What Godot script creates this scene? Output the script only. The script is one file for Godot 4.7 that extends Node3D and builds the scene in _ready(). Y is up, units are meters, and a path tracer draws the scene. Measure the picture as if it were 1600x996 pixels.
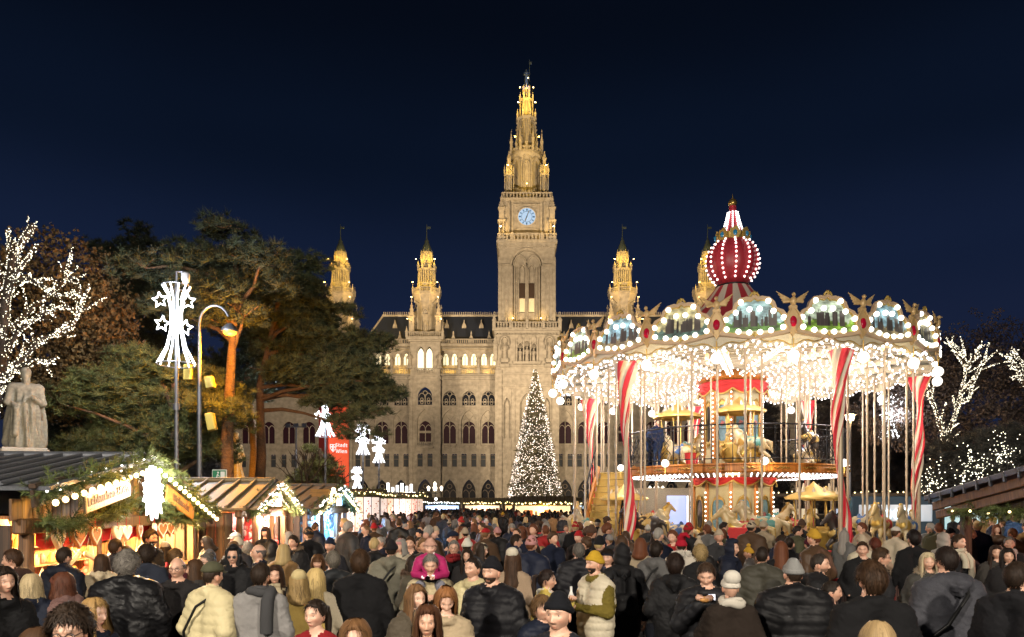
extends Node3D
# A christmas market in front of a gothic town hall at night, with a two-storey carousel.  Units are metres, y is up, the viewer looks along -z.

var rng := RandomNumberGenerator.new()
var used_names := {}
var M := {}
var T := {}

# ------------------------------------------------------------------ mesh builder
class MB:
	var v := PackedVector3Array()
	var n := PackedVector3Array()
	var uv := PackedVector2Array()
	var c := PackedColorArray()
	var ix := PackedInt32Array()
	var t := Transform3D()
	var col := Color(1, 1, 1)

	func at(p: Vector3, yaw := 0.0) -> MB:
		t = Transform3D(Basis(Vector3.UP, yaw), p)
		return self

	func quad(a: Vector3, b: Vector3, cc: Vector3, d: Vector3) -> void:
		var p := t * a
		var q := t * b
		var r := t * cc
		var s := t * d
		var nn := (r - p).cross(s - q)
		nn = nn.normalized() if nn.length_squared() > 1e-14 else Vector3.UP
		var k := v.size()
		v.append(p); v.append(q); v.append(r); v.append(s)
		for i in 4:
			n.append(nn); c.append(col)
		uv.append(Vector2(0, 1)); uv.append(Vector2(1, 1)); uv.append(Vector2(1, 0)); uv.append(Vector2(0, 0))
		ix.append_array([k, k + 2, k + 1, k, k + 3, k + 2])

	func tri(a: Vector3, b: Vector3, cc: Vector3) -> void:
		var p := t * a
		var q := t * b
		var r := t * cc
		var nn := (q - p).cross(r - p)
		nn = nn.normalized() if nn.length_squared() > 1e-14 else Vector3.UP
		var k := v.size()
		v.append(p); v.append(q); v.append(r)
		for i in 3:
			n.append(nn); c.append(col)
		uv.append(Vector2(0, 1)); uv.append(Vector2(1, 1)); uv.append(Vector2(.5, 0))
		ix.append_array([k, k + 2, k + 1])

	func box(ctr: Vector3, s: Vector3) -> void:
		var h := s * .5
		var a := ctr + Vector3(-h.x, -h.y, h.z)
		var b := ctr + Vector3(h.x, -h.y, h.z)
		var d := ctr + Vector3(h.x, h.y, h.z)
		var e := ctr + Vector3(-h.x, h.y, h.z)
		var z := Vector3(0, 0, -s.z)
		quad(a, b, d, e)
		quad(b + z, a + z, e + z, d + z)
		quad(b, b + z, d + z, d)
		quad(a + z, a, e, e + z)
		quad(e, d, d + z, e + z)
		quad(a + z, b + z, b, a)

	func bbox(ctr: Vector3, s: Vector3, bev := .01) -> void:      # a box with chamfered edges
		var h := s * .5
		var i := h - Vector3(bev, bev, bev)
		for sg: float in [-1.0, 1.0]:
			var f := func(p: Vector3, q: Vector3, r: Vector3, w: Vector3) -> void:
				if sg > 0: quad(ctr + p, ctr + q, ctr + r, ctr + w)
				else: quad(ctr + w, ctr + r, ctr + q, ctr + p)
			f.call(Vector3(-i.x, -i.y, sg * h.z), Vector3(i.x, -i.y, sg * h.z), Vector3(i.x, i.y, sg * h.z), Vector3(-i.x, i.y, sg * h.z))
			f.call(Vector3(sg * h.x, -i.y, i.z), Vector3(sg * h.x, -i.y, -i.z), Vector3(sg * h.x, i.y, -i.z), Vector3(sg * h.x, i.y, i.z))
			f.call(Vector3(-i.x, sg * h.y, i.z), Vector3(i.x, sg * h.y, i.z), Vector3(i.x, sg * h.y, -i.z), Vector3(-i.x, sg * h.y, -i.z))
			for s2: float in [-1.0, 1.0]:
				var g := func(p: Vector3, q: Vector3, r: Vector3, w: Vector3) -> void:
					if sg * s2 > 0: quad(ctr + p, ctr + q, ctr + r, ctr + w)
					else: quad(ctr + w, ctr + r, ctr + q, ctr + p)
				g.call(Vector3(sg * i.x, -i.y, s2 * h.z), Vector3(sg * h.x, -i.y, s2 * i.z), Vector3(sg * h.x, i.y, s2 * i.z), Vector3(sg * i.x, i.y, s2 * h.z))
				g.call(Vector3(-i.x, sg * i.y, s2 * h.z), Vector3(i.x, sg * i.y, s2 * h.z), Vector3(i.x, sg * h.y, s2 * i.z), Vector3(-i.x, sg * h.y, s2 * i.z))
				g.call(Vector3(sg * i.x, s2 * h.y, i.z), Vector3(sg * h.x, s2 * i.y, i.z), Vector3(sg * h.x, s2 * i.y, -i.z), Vector3(sg * i.x, s2 * h.y, -i.z))

	# a smooth grid of (nu+1) x (nv+1) points; seen from the front u runs right and w runs up
	func surf(nu: int, nv: int, f: Variant, closed := false, cf: Variant = null) -> void:
		var k := v.size()
		var pts := PackedVector3Array()
		for j in nv + 1:
			for i in nu + 1:
				pts.append(f.call(float(i) / nu, float(j) / nv))
				uv.append(Vector2(float(i) / nu, 1.0 - float(j) / nv))
				c.append(cf.call(float(i) / nu, float(j) / nv) if cf != null else col)
		var nm := PackedVector3Array()
		nm.resize(pts.size())
		for j in nv:
			for i in nu:
				var a := j * (nu + 1) + i
				var b := a + 1
				var d := a + nu + 1
				var e := d + 1
				var nn := (pts[e] - pts[a]).cross(pts[d] - pts[b])
				nm[a] += nn; nm[b] += nn; nm[d] += nn; nm[e] += nn
				ix.append_array([k + a, k + e, k + b, k + a, k + d, k + e])
		if closed:
			for j in nv + 1:
				var a := j * (nu + 1)
				var s := nm[a] + nm[a + nu]
				nm[a] = s; nm[a + nu] = s
		var nb := t.basis.inverse().transposed()
		for i in nm.size():
			var q := nb * nm[i]
			nm[i] = q.normalized() if q.length_squared() > 1e-18 else Vector3.UP
		v.append_array(t * pts)
		n.append_array(nm)

	func lathe(prof: Array, segs := 16, a0 := 0.0, a1 := TAU) -> void:      # prof: Vector2(radius, height) from the bottom up; every ring pair smooth round, creased in height
		var full: bool = absf(a1 - a0 - TAU) < .001
		for j in prof.size() - 1:
			var p: Vector2 = prof[j]
			var q: Vector2 = prof[j + 1]
			if p.is_equal_approx(q): continue
			surf(segs, 1, func(u: float, w: float) -> Vector3:
				var a := lerpf(a0, a1, u)
				var r := p.lerp(q, w)
				return Vector3(sin(a) * r.x, r.y, cos(a) * r.x), full)

	func lathe_s(prof: Array, segs := 16, bulge: Variant = null) -> void:     # the same, smooth in height too
		var m := prof.size() - 1
		surf(segs, m, func(u: float, w: float) -> Vector3:
			var p: Vector2 = prof[roundi(w * m)]
			var r: float = p.x * (bulge.call(u, w) if bulge != null else 1.0)
			return Vector3(sin(u * TAU) * r, p.y, cos(u * TAU) * r), true)

	func ball(p: Vector3, r: float, su := 10, sv := 6, sc := Vector3.ONE) -> void:
		surf(su, sv, func(u: float, w: float) -> Vector3:
			var la := (w - .5) * PI
			return p + Vector3(sin(u * TAU) * cos(la), sin(la), cos(u * TAU) * cos(la)) * r * sc, true)

	func tube(pts: Array, rad: Variant, sides := 8, caps := true) -> void:
		var k0 := v.size()
		var m := pts.size()
		var dir: Vector3 = (pts[1] - pts[0]).normalized()
		var up := Vector3.UP if absf(dir.y) < .9 else Vector3.RIGHT
		var sx := dir.cross(up).normalized()
		for j in m:
			var d: Vector3
			if j == 0: d = pts[1] - pts[0]
			elif j == m - 1: d = pts[m - 1] - pts[m - 2]
			else: d = pts[j + 1] - pts[j - 1]
			d = d.normalized()
			sx = (sx - d * sx.dot(d)).normalized()
			var sy := sx.cross(d)
			var r: float = rad[j] if rad is Array else rad
			for i in sides + 1:
				var a := TAU * i / sides
				var o := sx * cos(a) + sy * sin(a)
				v.append(t * (pts[j] + o * r))
				n.append((t.basis * o).normalized())
				uv.append(Vector2(float(i) / sides, float(j)))
				c.append(col)
		for j in m - 1:
			for i in sides:
				var a := k0 + j * (sides + 1) + i
				ix.append_array([a, a + 1, a + sides + 1, a + 1, a + sides + 2, a + sides + 1])
		if caps:
			for e in 2:
				var j := 0 if e == 0 else m - 1
				var k := v.size()
				var d: Vector3 = (pts[0] - pts[1]) if e == 0 else (pts[m - 1] - pts[m - 2])
				d = (t.basis * d).normalized()
				v.append(t * (pts[j] as Vector3)); n.append(d); uv.append(Vector2(.5, .5)); c.append(col)
				for i in sides + 1:
					v.append(v[k0 + j * (sides + 1) + i]); n.append(d); uv.append(Vector2(.5, .5)); c.append(col)
				for i in sides:
					if e == 0: ix.append_array([k, k + 2 + i, k + 1 + i])
					else: ix.append_array([k, k + 1 + i, k + 2 + i])

	# an outline (x, y) extruded from z0 to z1
	func prism(poly: PackedVector2Array, z0: float, z1: float) -> void:
		var tr := Geometry2D.triangulate_polygon(poly)
		var area := 0.0
		for i in poly.size():
			area += poly[i].cross(poly[(i + 1) % poly.size()])
		var pts := poly.duplicate()
		if area < 0:
			pts.reverse()
			tr = Geometry2D.triangulate_polygon(pts)
		for e in 2:
			var k := v.size()
			var z := z1 if e == 0 else z0
			var nn := (t.basis * Vector3(0, 0, 1 if e == 0 else -1)).normalized()
			for p in pts:
				v.append(t * Vector3(p.x, p.y, z)); n.append(nn); uv.append(p); c.append(col)
			for i in range(0, tr.size(), 3):
				var a := pts[tr[i]]
				var ccw := (pts[tr[i + 1]] - a).cross(pts[tr[i + 2]] - a) > 0
				if ccw == (e == 0): ix.append_array([k + tr[i], k + tr[i + 2], k + tr[i + 1]])
				else: ix.append_array([k + tr[i], k + tr[i + 1], k + tr[i + 2]])
		for i in pts.size():
			var a := pts[i]
			var b := pts[(i + 1) % pts.size()]
			quad(Vector3(a.x, a.y, z0), Vector3(b.x, b.y, z0), Vector3(b.x, b.y, z1), Vector3(a.x, a.y, z1))

	func ring_of(outer: PackedVector2Array, inner: PackedVector2Array, z0: float, z1: float, closed := true) -> void:   # a band between two outlines with as many points
		var m := outer.size()
		for i in (m if closed else m - 1):
			var a := outer[i]
			var b := outer[(i + 1) % m]
			var d := inner[i]
			var e := inner[(i + 1) % m]
			var fl := (b - a).cross(d - a) < 0
			if fl:
				var x := a; a = b; b = x
				x = d; d = e; e = x
			quad(Vector3(a.x, a.y, z1), Vector3(b.x, b.y, z1), Vector3(e.x, e.y, z1), Vector3(d.x, d.y, z1))
			quad(Vector3(b.x, b.y, z0), Vector3(b.x, b.y, z1), Vector3(a.x, a.y, z1), Vector3(a.x, a.y, z0))
			quad(Vector3(d.x, d.y, z1), Vector3(e.x, e.y, z1), Vector3(e.x, e.y, z0), Vector3(d.x, d.y, z0))

	func add(o: MB, x := Transform3D(), tint := Color(1, 1, 1)) -> void:
		var k := v.size()
		var y := t * x
		v.append_array(y * o.v)
		var nb := Transform3D(y.basis.inverse().transposed(), Vector3.ZERO)
		var q: PackedVector3Array = nb * o.n
		for i in q.size():
			q[i] = q[i].normalized()
		n.append_array(q)
		uv.append_array(o.uv)
		if tint == Color(1, 1, 1):
			c.append_array(o.c)
		else:
			for i in o.c.size():
				c.append(o.c[i] * tint)
		var w := o.ix.duplicate()
		for i in w.size():
			w[i] += k
		ix.append_array(w)

	func mesh() -> ArrayMesh:
		var m := ArrayMesh.new()
		surface(m)
		return m

	func surface(m: ArrayMesh, mat: Material = null) -> void:
		if ix.is_empty(): return
		var a := []
		a.resize(Mesh.ARRAY_MAX)
		a[Mesh.ARRAY_VERTEX] = v
		a[Mesh.ARRAY_NORMAL] = n
		a[Mesh.ARRAY_TEX_UV] = uv
		a[Mesh.ARRAY_COLOR] = c
		a[Mesh.ARRAY_INDEX] = ix
		m.add_surface_from_arrays(Mesh.PRIMITIVE_TRIANGLES, a)
		if mat: m.surface_set_material(m.get_surface_count() - 1, mat)


# ------------------------------------------------------------------ scene tree helpers
func numbered(called: String) -> String:
	var k: int = used_names.get(called, 0)
	used_names[called] = k + 1
	return called if k == 0 else "%s_%03d" % [called, k]

func tag(o: Node, label := "", category := "", group := "", kind := "") -> Node:
	if label: o.set_meta("label", label)
	if category: o.set_meta("category", category)
	if group: o.set_meta("group", group)
	if kind: o.set_meta("kind", kind)
	return o

func thing(called: String, label: String, category: String, at := Vector3.ZERO, yaw := 0.0, group := "") -> Node3D:
	var o := Node3D.new()
	o.name = numbered(called)
	add_child(o, true)
	o.position = at
	o.rotation.y = yaw
	tag(o, label, category, group)
	return o

func part(called: String, mb: Variant, mat: Material, parent: Node3D = null, at := Vector3.ZERO, kind := "") -> MeshInstance3D:
	var o := MeshInstance3D.new()
	o.name = called if parent else numbered(called)
	o.mesh = (mb as MB).mesh() if mb is MB else mb
	if mat: o.material_override = mat
	o.position = at
	(parent if parent else self).add_child(o, true)
	if kind: o.set_meta("kind", kind)
	return o

func many(called: String, mb: Variant, mat: Material, xs: Array, parent: Node3D = null, cols := PackedColorArray(), kind := "stuff") -> MultiMeshInstance3D:
	var mm := MultiMesh.new()
	mm.transform_format = MultiMesh.TRANSFORM_3D
	mm.use_colors = cols.size() > 0
	mm.mesh = (mb as MB).mesh() if mb is MB else mb
	mm.instance_count = xs.size()
	for i in xs.size():
		mm.set_instance_transform(i, xs[i])
		if cols.size(): mm.set_instance_color(i, cols[i])
	var o := MultiMeshInstance3D.new()
	o.name = called if parent else numbered(called)
	o.multimesh = mm
	o.material_override = mat
	(parent if parent else self).add_child(o, true)
	if kind: o.set_meta("kind", kind)
	return o

func lin(r: float, g: float, b: float) -> Color:
	return Color(r, g, b).linear_to_srgb()

func omni(at: Vector3, col: Color, e: float, size := .1, parent: Node3D = null) -> OmniLight3D:
	var l := OmniLight3D.new()
	l.name = "lamp_light"
	l.light_color = col
	l.light_energy = e
	l.light_size = size
	l.omni_range = 80.0
	l.omni_attenuation = 2.0
	l.shadow_enabled = true
	(parent if parent else self).add_child(l, true)
	l.position = at
	return l

func spot(at: Vector3, to: Vector3, col: Color, e: float, angle: float, size := .3, soft := .6) -> SpotLight3D:
	var l := SpotLight3D.new()
	l.name = "flood_light"
	l.light_color = col
	l.light_energy = e
	l.light_size = size
	l.spot_angle = angle
	l.spot_angle_attenuation = soft
	l.spot_range = 260.0
	l.spot_attenuation = 2.0
	l.shadow_enabled = true
	add_child(l, true)
	l.look_at_from_position(at, to, Vector3.UP)
	return l

func rf(a: float, b: float) -> float:
	return rng.randf_range(a, b)

# ------------------------------------------------------------------ materials
func noise_tex(seed_: int, freq: float, lo: float, hi: float, normal := false, strength := 6.0, kind := FastNoiseLite.TYPE_SIMPLEX_SMOOTH, octaves := 5, side := 512) -> NoiseTexture2D:
	var f := FastNoiseLite.new()
	f.seed = seed_
	f.noise_type = kind
	f.frequency = freq
	f.fractal_octaves = octaves
	var x := NoiseTexture2D.new()
	x.width = side
	x.height = side
	x.seamless = true
	x.noise = f
	if normal:
		x.as_normal_map = true
		x.bump_strength = strength
	else:
		var g := Gradient.new()
		g.set_color(0, Color(lo, lo, lo))
		g.set_color(1, Color(hi, hi, hi))
		x.color_ramp = g
	return x

func streak_tex(seed_: int, fx: float, fy: float, lo: float, hi: float, side := 256) -> ImageTexture:     # grain that runs along v
	var f := FastNoiseLite.new()
	f.seed = seed_
	f.frequency = 1.0
	f.fractal_octaves = 3
	var im := Image.create(side, side, false, Image.FORMAT_RGB8)
	for y in side:
		for x in side:
			var a := TAU * x / side
			var q := clampf(.5 + .75 * f.get_noise_3d(cos(a) * fx, sin(a) * fx, absf(float(y) / side - .5) * fy), 0, 1)
			q = lerpf(lo, hi, q)
			im.set_pixel(x, y, Color(q, q, q))
	return ImageTexture.create_from_image(im)

func mat(col: Color, rough := .7, metal := 0.0, tex := "", scale := 1.0, nrm := "", nstr := 1.0, vcol := false) -> StandardMaterial3D:
	var m := StandardMaterial3D.new()
	m.albedo_color = col.linear_to_srgb()
	m.roughness = rough
	m.metallic = metal
	if tex or nrm:
		m.uv1_triplanar = true
		m.uv1_scale = Vector3.ONE * scale
		m.uv1_triplanar_sharpness = 4.0
	if tex: m.albedo_texture = T[tex]
	if nrm:
		m.normal_enabled = true
		m.normal_texture = T[nrm]
		m.normal_scale = nstr
	m.vertex_color_use_as_albedo = vcol
	return m

func glow(col: Color, e: float, base := Color(.8, .8, .8)) -> StandardMaterial3D:
	var m := StandardMaterial3D.new()
	m.albedo_color = base.linear_to_srgb()
	m.emission_enabled = true
	m.emission = col.linear_to_srgb()
	m.emission_energy_multiplier = e
	m.roughness = .4
	return m

func make_materials() -> void:
	T.mottle = noise_tex(3, .012, .78, 1.0)
	T.fine = noise_tex(5, .06, .75, 1.0)
	T.rough_n = noise_tex(7, .05, 0, 1, true, 5.0)
	T.cloth_n = noise_tex(9, .018, 0, 1, true, 9.0, FastNoiseLite.TYPE_SIMPLEX_SMOOTH, 4)
	T.weave_n = noise_tex(11, .2, 0, 1, true, 4.0, FastNoiseLite.TYPE_SIMPLEX, 2)
	T.wood = streak_tex(13, 9.0, 1.3, .45, 1.0)
	T.hair = streak_tex(17, 14.0, .7, .68, 1.0)
	T.bark_n = noise_tex(19, .03, 0, 1, true, 14.0, FastNoiseLite.TYPE_CELLULAR, 3)
	M.stone = mat(Color(.40, .368, .31), .85, 0, "mottle", .11, "rough_n", .6)
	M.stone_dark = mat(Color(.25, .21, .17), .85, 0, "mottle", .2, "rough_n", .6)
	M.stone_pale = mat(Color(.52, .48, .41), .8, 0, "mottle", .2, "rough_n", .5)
	M.slate = mat(Color(.028, .042, .085), .6, 0, "fine", .3)
	M.copper = mat(Color(.05, .075, .085), .6, .2, "fine", .5)
	M.gold = mat(Color(.62, .42, .12), .32, .85, "fine", 3.0)
	M.gold_paint = mat(Color(.58, .40, .10), .4, .25, "fine", 3.0)
	M.iron = mat(Color(.015, .015, .017), .45, .6)
	M.steel = mat(Color(.22, .22, .23), .45, .8, "fine", 2.0)
	M.glass_dark = mat(Color(.014, .016, .024), .35)
	M.wood = mat(Color(.21, .10, .035), .6, 0, "wood", 1.1)
	M.wood_dark = mat(Color(.075, .04, .02), .65, 0, "wood", 1.1)
	M.wood_gold = mat(Color(.48, .25, .05), .55, 0, "wood", 1.1)
	M.asphalt = mat(Color(.055, .053, .05), .85, 0, "mottle", .35, "rough_n", .5)
	M.bark = mat(Color(.085, .06, .042), .9, 0, "mottle", .6, "bark_n", 1.0)
	M.bark_pine = mat(Color(.16, .095, .05), .9, 0, "mottle", .6, "bark_n", 1.0)

# ------------------------------------------------------------------ smooth bodies: tapered capsules joined by a smooth minimum, meshed as surface nets
class Field:
	var A: Array[Vector3] = []
	var B: Array[Vector3] = []
	var ra := PackedFloat32Array()
	var rb := PackedFloat32Array()
	var sz := PackedFloat32Array()      # how much thinner front to back than side to side
	var mt := PackedInt32Array()
	var kk := PackedFloat32Array()
	var V := PackedVector3Array()
	var N := PackedVector3Array()
	var IX := PackedInt32Array()
	var bone := PackedInt32Array()

	func cap(a: Vector3, b: Vector3, r0: float, r1: float, mat_ := 0, k := .035, flat := 1.0) -> int:
		A.append(a); B.append(b); ra.append(r0); rb.append(r1); sz.append(flat); mt.append(mat_); kk.append(k)
		return A.size() - 1

	func build(cell: float) -> void:
		var lo := Vector3(1e9, 1e9, 1e9)
		var hi := -lo
		for i in A.size():
			var r := maxf(ra[i], rb[i]) + cell * 2.5
			lo = lo.min(A[i] - Vector3(r, r, r)).min(B[i] - Vector3(r, r, r))
			hi = hi.max(A[i] + Vector3(r, r, r)).max(B[i] + Vector3(r, r, r))
		var nx := int((hi.x - lo.x) / cell) + 2
		var ny := int((hi.y - lo.y) / cell) + 2
		var nz := int((hi.z - lo.z) / cell) + 2
		var f := PackedFloat32Array()
		f.resize(nx * ny * nz)
		f.fill(9.0)
		var bd := f.duplicate()
		var bi := PackedInt32Array()
		bi.resize(nx * ny * nz)
		for q in A.size():
			var a := A[q]
			var ba := B[q] - a
			var s := sz[q]
			ba.z *= s
			var L := maxf(ba.length_squared(), 1e-9)
			var r0 := ra[q]
			var dr := rb[q] - r0
			var k := kk[q]
			var m := maxf(r0, rb[q]) + k + cell * 2.0
			var p0 := (A[q].min(B[q]) - Vector3(m, m, m) - lo) / cell
			var p1 := (A[q].max(B[q]) + Vector3(m, m, m) - lo) / cell
			var x0 := maxi(0, int(p0.x)); var x1 := mini(nx - 1, int(p1.x) + 1)
			var y0 := maxi(0, int(p0.y)); var y1 := mini(ny - 1, int(p1.y) + 1)
			var z0 := maxi(0, int(p0.z)); var z1 := mini(nz - 1, int(p1.z) + 1)
			for z in range(z0, z1 + 1):
				var pz := (lo.z + z * cell - a.z) * s
				for y in range(y0, y1 + 1):
					var py := lo.y + y * cell - a.y
					var o := (z * ny + y) * nx
					for x in range(x0, x1 + 1):
						var pa := Vector3(lo.x + x * cell - a.x, py, pz)
						var h := clampf(pa.dot(ba) / L, 0.0, 1.0)
						var d := (pa - ba * h).length() - r0 - dr * h
						var i := o + x
						if d < bd[i]:
							bd[i] = d
							bi[i] = q
						var e := f[i]
						var w := k - absf(d - e)
						f[i] = minf(d, e) - (w * w / (4.0 * k) if w > 0.0 else 0.0)
		# one vertex in each cell that the surface crosses
		var vm := PackedInt32Array()
		vm.resize(nx * ny * nz)
		vm.fill(-1)
		var sl := nx * ny
		var offs := PackedInt32Array([0, 1, nx, nx + 1, sl, sl + 1, sl + nx, sl + nx + 1])
		for z in nz - 1:
			for y in ny - 1:
				var o := (z * ny + y) * nx
				for x in nx - 1:
					var i := o + x
					var f0 := f[i]
					if f0 > cell * 2.0: continue
					var neg := 0
					for c in 8:
						if f[i + offs[c]] < 0.0: neg += 1
					if neg == 0 or neg == 8: continue
					var acc := Vector3.ZERO
					var cnt := 0
					for ax in 3:
						var st: int = [1, nx, sl][ax]
						for c in 4:
							var base: int = i
							var off := Vector3.ZERO
							if ax == 0: off = Vector3(0, c & 1, c >> 1)
							elif ax == 1: off = Vector3(c & 1, 0, c >> 1)
							else: off = Vector3(c & 1, c >> 1, 0)
							base += int(off.x) + int(off.y) * nx + int(off.z) * sl
							var g0 := f[base]
							var g1 := f[base + st]
							if (g0 < 0.0) != (g1 < 0.0):
								off[ax] = g0 / (g0 - g1)
								acc += off
								cnt += 1
					vm[i] = V.size()
					V.append(lo + (Vector3(x, y, z) + acc / cnt) * cell)
					bone.append(bi[i + (7 if f[i] > f[i + offs[7]] else 0)])
		for z in range(1, nz - 1):
			for y in range(1, ny - 1):
				var o := (z * ny + y) * nx
				for x in range(1, nx - 1):
					var i := o + x
					var f0 := f[i]
					if absf(f0) > cell * 2.5: continue
					for ax in 3:
						var st := 1 if ax == 0 else (nx if ax == 1 else sl)
						var f1 := f[i + st]
						if (f0 < 0.0) == (f1 < 0.0): continue
						var u := nx if ax == 0 else (sl if ax == 1 else 1)
						var w := sl if ax == 0 else (1 if ax == 1 else nx)
						var a := vm[i - u - w]
						var b := vm[i - w]
						var c := vm[i]
						var d := vm[i - u]
						if a < 0 or b < 0 or c < 0 or d < 0: continue
						if f0 < 0.0: IX.append_array([a, c, b, a, d, c])
						else: IX.append_array([a, b, c, a, c, d])

	func normals() -> void:
		N = PackedVector3Array()
		N.resize(V.size())
		for i in range(0, IX.size(), 3):
			var a := IX[i]; var b := IX[i + 1]; var c := IX[i + 2]
			var n := (V[c] - V[a]).cross(V[b] - V[a])
			N[a] += n; N[b] += n; N[c] += n
		for i in N.size():
			N[i] = N[i].normalized()

	func smooth_once(amt := .5) -> void:
		var s := PackedVector3Array()
		s.resize(V.size())
		var k := PackedInt32Array()
		k.resize(V.size())
		for i in range(0, IX.size(), 3):
			var a := IX[i]; var b := IX[i + 1]; var c := IX[i + 2]
			s[a] += V[b] + V[c]; s[b] += V[a] + V[c]; s[c] += V[a] + V[b]
			k[a] += 2; k[b] += 2; k[c] += 2
		for i in V.size():
			if k[i]: V[i] = V[i].lerp(s[i] / k[i], amt)

	# one mesh whose surfaces are the materials of the bones
	func mesh(mats: Array, extra: Dictionary = {}) -> ArrayMesh:
		var m := ArrayMesh.new()
		for q in mats.size():
			var o := MB.new()
			var seen := {}
			for i in range(0, IX.size(), 3):
				if mt[bone[IX[i]]] != q: continue
				for k in 3:
					var a := IX[i + k]
					if not seen.has(a):
						seen[a] = o.v.size()
						o.v.append(V[a]); o.n.append(N[a]); o.uv.append(Vector2.ZERO); o.c.append(Color.WHITE)
					o.ix.append(seen[a])
			if extra.has(q): o.add(extra[q])
			o.surface(m, mats[q])
		return m

# ------------------------------------------------------------------ town hall
func ogive(cx: float, hw: float, spring: float, top: float, k := 6) -> PackedVector2Array:    # a pointed arch, left springing to right
	var rise := top - spring
	var R := (hw * hw + rise * rise) / (2.0 * hw)
	var a1 := acos(clampf((R - hw) / R, -1, 1))
	var p := PackedVector2Array()
	for i in k + 1:
		var a := a1 * i / k
		p.append(Vector2(cx + (R - hw) - R * cos(a), spring + R * sin(a)))
	for i in range(k - 1, -1, -1):
		var a := a1 * i / k
		p.append(Vector2(cx - (R - hw) + R * cos(a), spring + R * sin(a)))
	return p

func bay(mb: MB, x0: float, x1: float, y0: float, y1: float, holes: Array, depth: float) -> void:      # wall x0..x1, y0..y1 at z = 0 with arched holes [cx, half width, sill, springing, top] side by side
	var x := x0
	for h in holes:
		var cx: float = h[0]
		var hw: float = h[1]
		var o := ogive(cx, hw, h[3], h[4])
		mb.quad(Vector3(x, y0, 0), Vector3(cx - hw, y0, 0), Vector3(cx - hw, y1, 0), Vector3(x, y1, 0))
		if h[2] > y0 + .01: mb.quad(Vector3(cx - hw, y0, 0), Vector3(cx + hw, y0, 0), Vector3(cx + hw, h[2], 0), Vector3(cx - hw, h[2], 0))
		for i in o.size() - 1:
			mb.quad(Vector3(o[i].x, o[i].y, 0), Vector3(o[i + 1].x, o[i + 1].y, 0), Vector3(o[i + 1].x, y1, 0), Vector3(o[i].x, y1, 0))
			mb.quad(Vector3(o[i].x, o[i].y, 0), Vector3(o[i].x, o[i].y, -depth), Vector3(o[i + 1].x, o[i + 1].y, -depth), Vector3(o[i + 1].x, o[i + 1].y, 0))
		mb.quad(Vector3(cx - hw, h[2], -depth), Vector3(cx - hw, h[3], -depth), Vector3(cx - hw, h[3], 0), Vector3(cx - hw, h[2], 0))
		mb.quad(Vector3(cx + hw, h[2], 0), Vector3(cx + hw, h[3], 0), Vector3(cx + hw, h[3], -depth), Vector3(cx + hw, h[2], -depth))
		mb.quad(Vector3(cx - hw, h[2], 0), Vector3(cx + hw, h[2], 0), Vector3(cx + hw, h[2], -depth), Vector3(cx - hw, h[2], -depth))
		x = cx + hw
	mb.quad(Vector3(x, y0, 0), Vector3(x1, y0, 0), Vector3(x1, y1, 0), Vector3(x, y1, 0))

func arch_trim(mb: MB, cx: float, hw: float, y0: float, spring: float, top: float, w: float, z0: float, z1: float) -> void:      # a moulding round an arch and down its jambs
	var a := PackedVector2Array([Vector2(cx - hw, y0)])
	a.append_array(ogive(cx, hw, spring, top))
	a.append(Vector2(cx + hw, y0))
	var b := PackedVector2Array([Vector2(cx - hw - w, y0)])
	b.append_array(ogive(cx, hw + w, spring, top + w * 1.25))
	b.append(Vector2(cx + hw + w, y0))
	mb.ring_of(b, a, z0, z1, false)

func pinnacle(mb: MB, p: Vector3, w: float, h: float) -> void:     # square shaft, gablets, crocketed spirelet and finial
	var s := mb.t
	mb.t = s * Transform3D(Basis(), p)
	mb.box(Vector3(0, h * .25, 0), Vector3(w, h * .5, w))
	mb.box(Vector3(0, h * .5, 0), Vector3(w * 1.35, h * .05, w * 1.35))
	var b := h * .52
	var r := w * .55
	for i in 4:
		var a := TAU * i / 4 + PI / 4
		var e := TAU * (i + 1) / 4 + PI / 4
		mb.tri(Vector3(sin(a) * r * 1.2, b, cos(a) * r * 1.2), Vector3(sin(e) * r * 1.2, b, cos(e) * r * 1.2), Vector3(0, h * .95, 0))
		for k in 3:
			var q := .2 + k * .25
			mb.box(Vector3(sin(a) * r * 1.25 * (1 - q), b + (h * .95 - b) * q, cos(a) * r * 1.25 * (1 - q)), Vector3(w, w, w) * .22)
	mb.box(Vector3(0, h * .96, 0), Vector3(w * .34, h * .045, w * .34))
	mb.box(Vector3(0, h, 0), Vector3(w * .14, h * .09, w * .14))
	mb.t = s

func balustrade(mb: MB, a: Vector3, b: Vector3, h: float, pitch := .55) -> void:
	var l := a.distance_to(b)
	var s := mb.t
	mb.t = s * Transform3D(Basis(Vector3.UP, atan2(-(b.z - a.z), b.x - a.x)), a)
	mb.box(Vector3(l / 2, h * .92, 0), Vector3(l, h * .16, .36))
	mb.box(Vector3(l / 2, h * .07, 0), Vector3(l, h * .14, .36))
	var k := maxi(1, int(l / pitch))
	for i in k:
		mb.box(Vector3((i + .5) * l / k, h * .5, 0), Vector3(pitch * .42, h * .74, .2))
	mb.t = s

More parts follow.
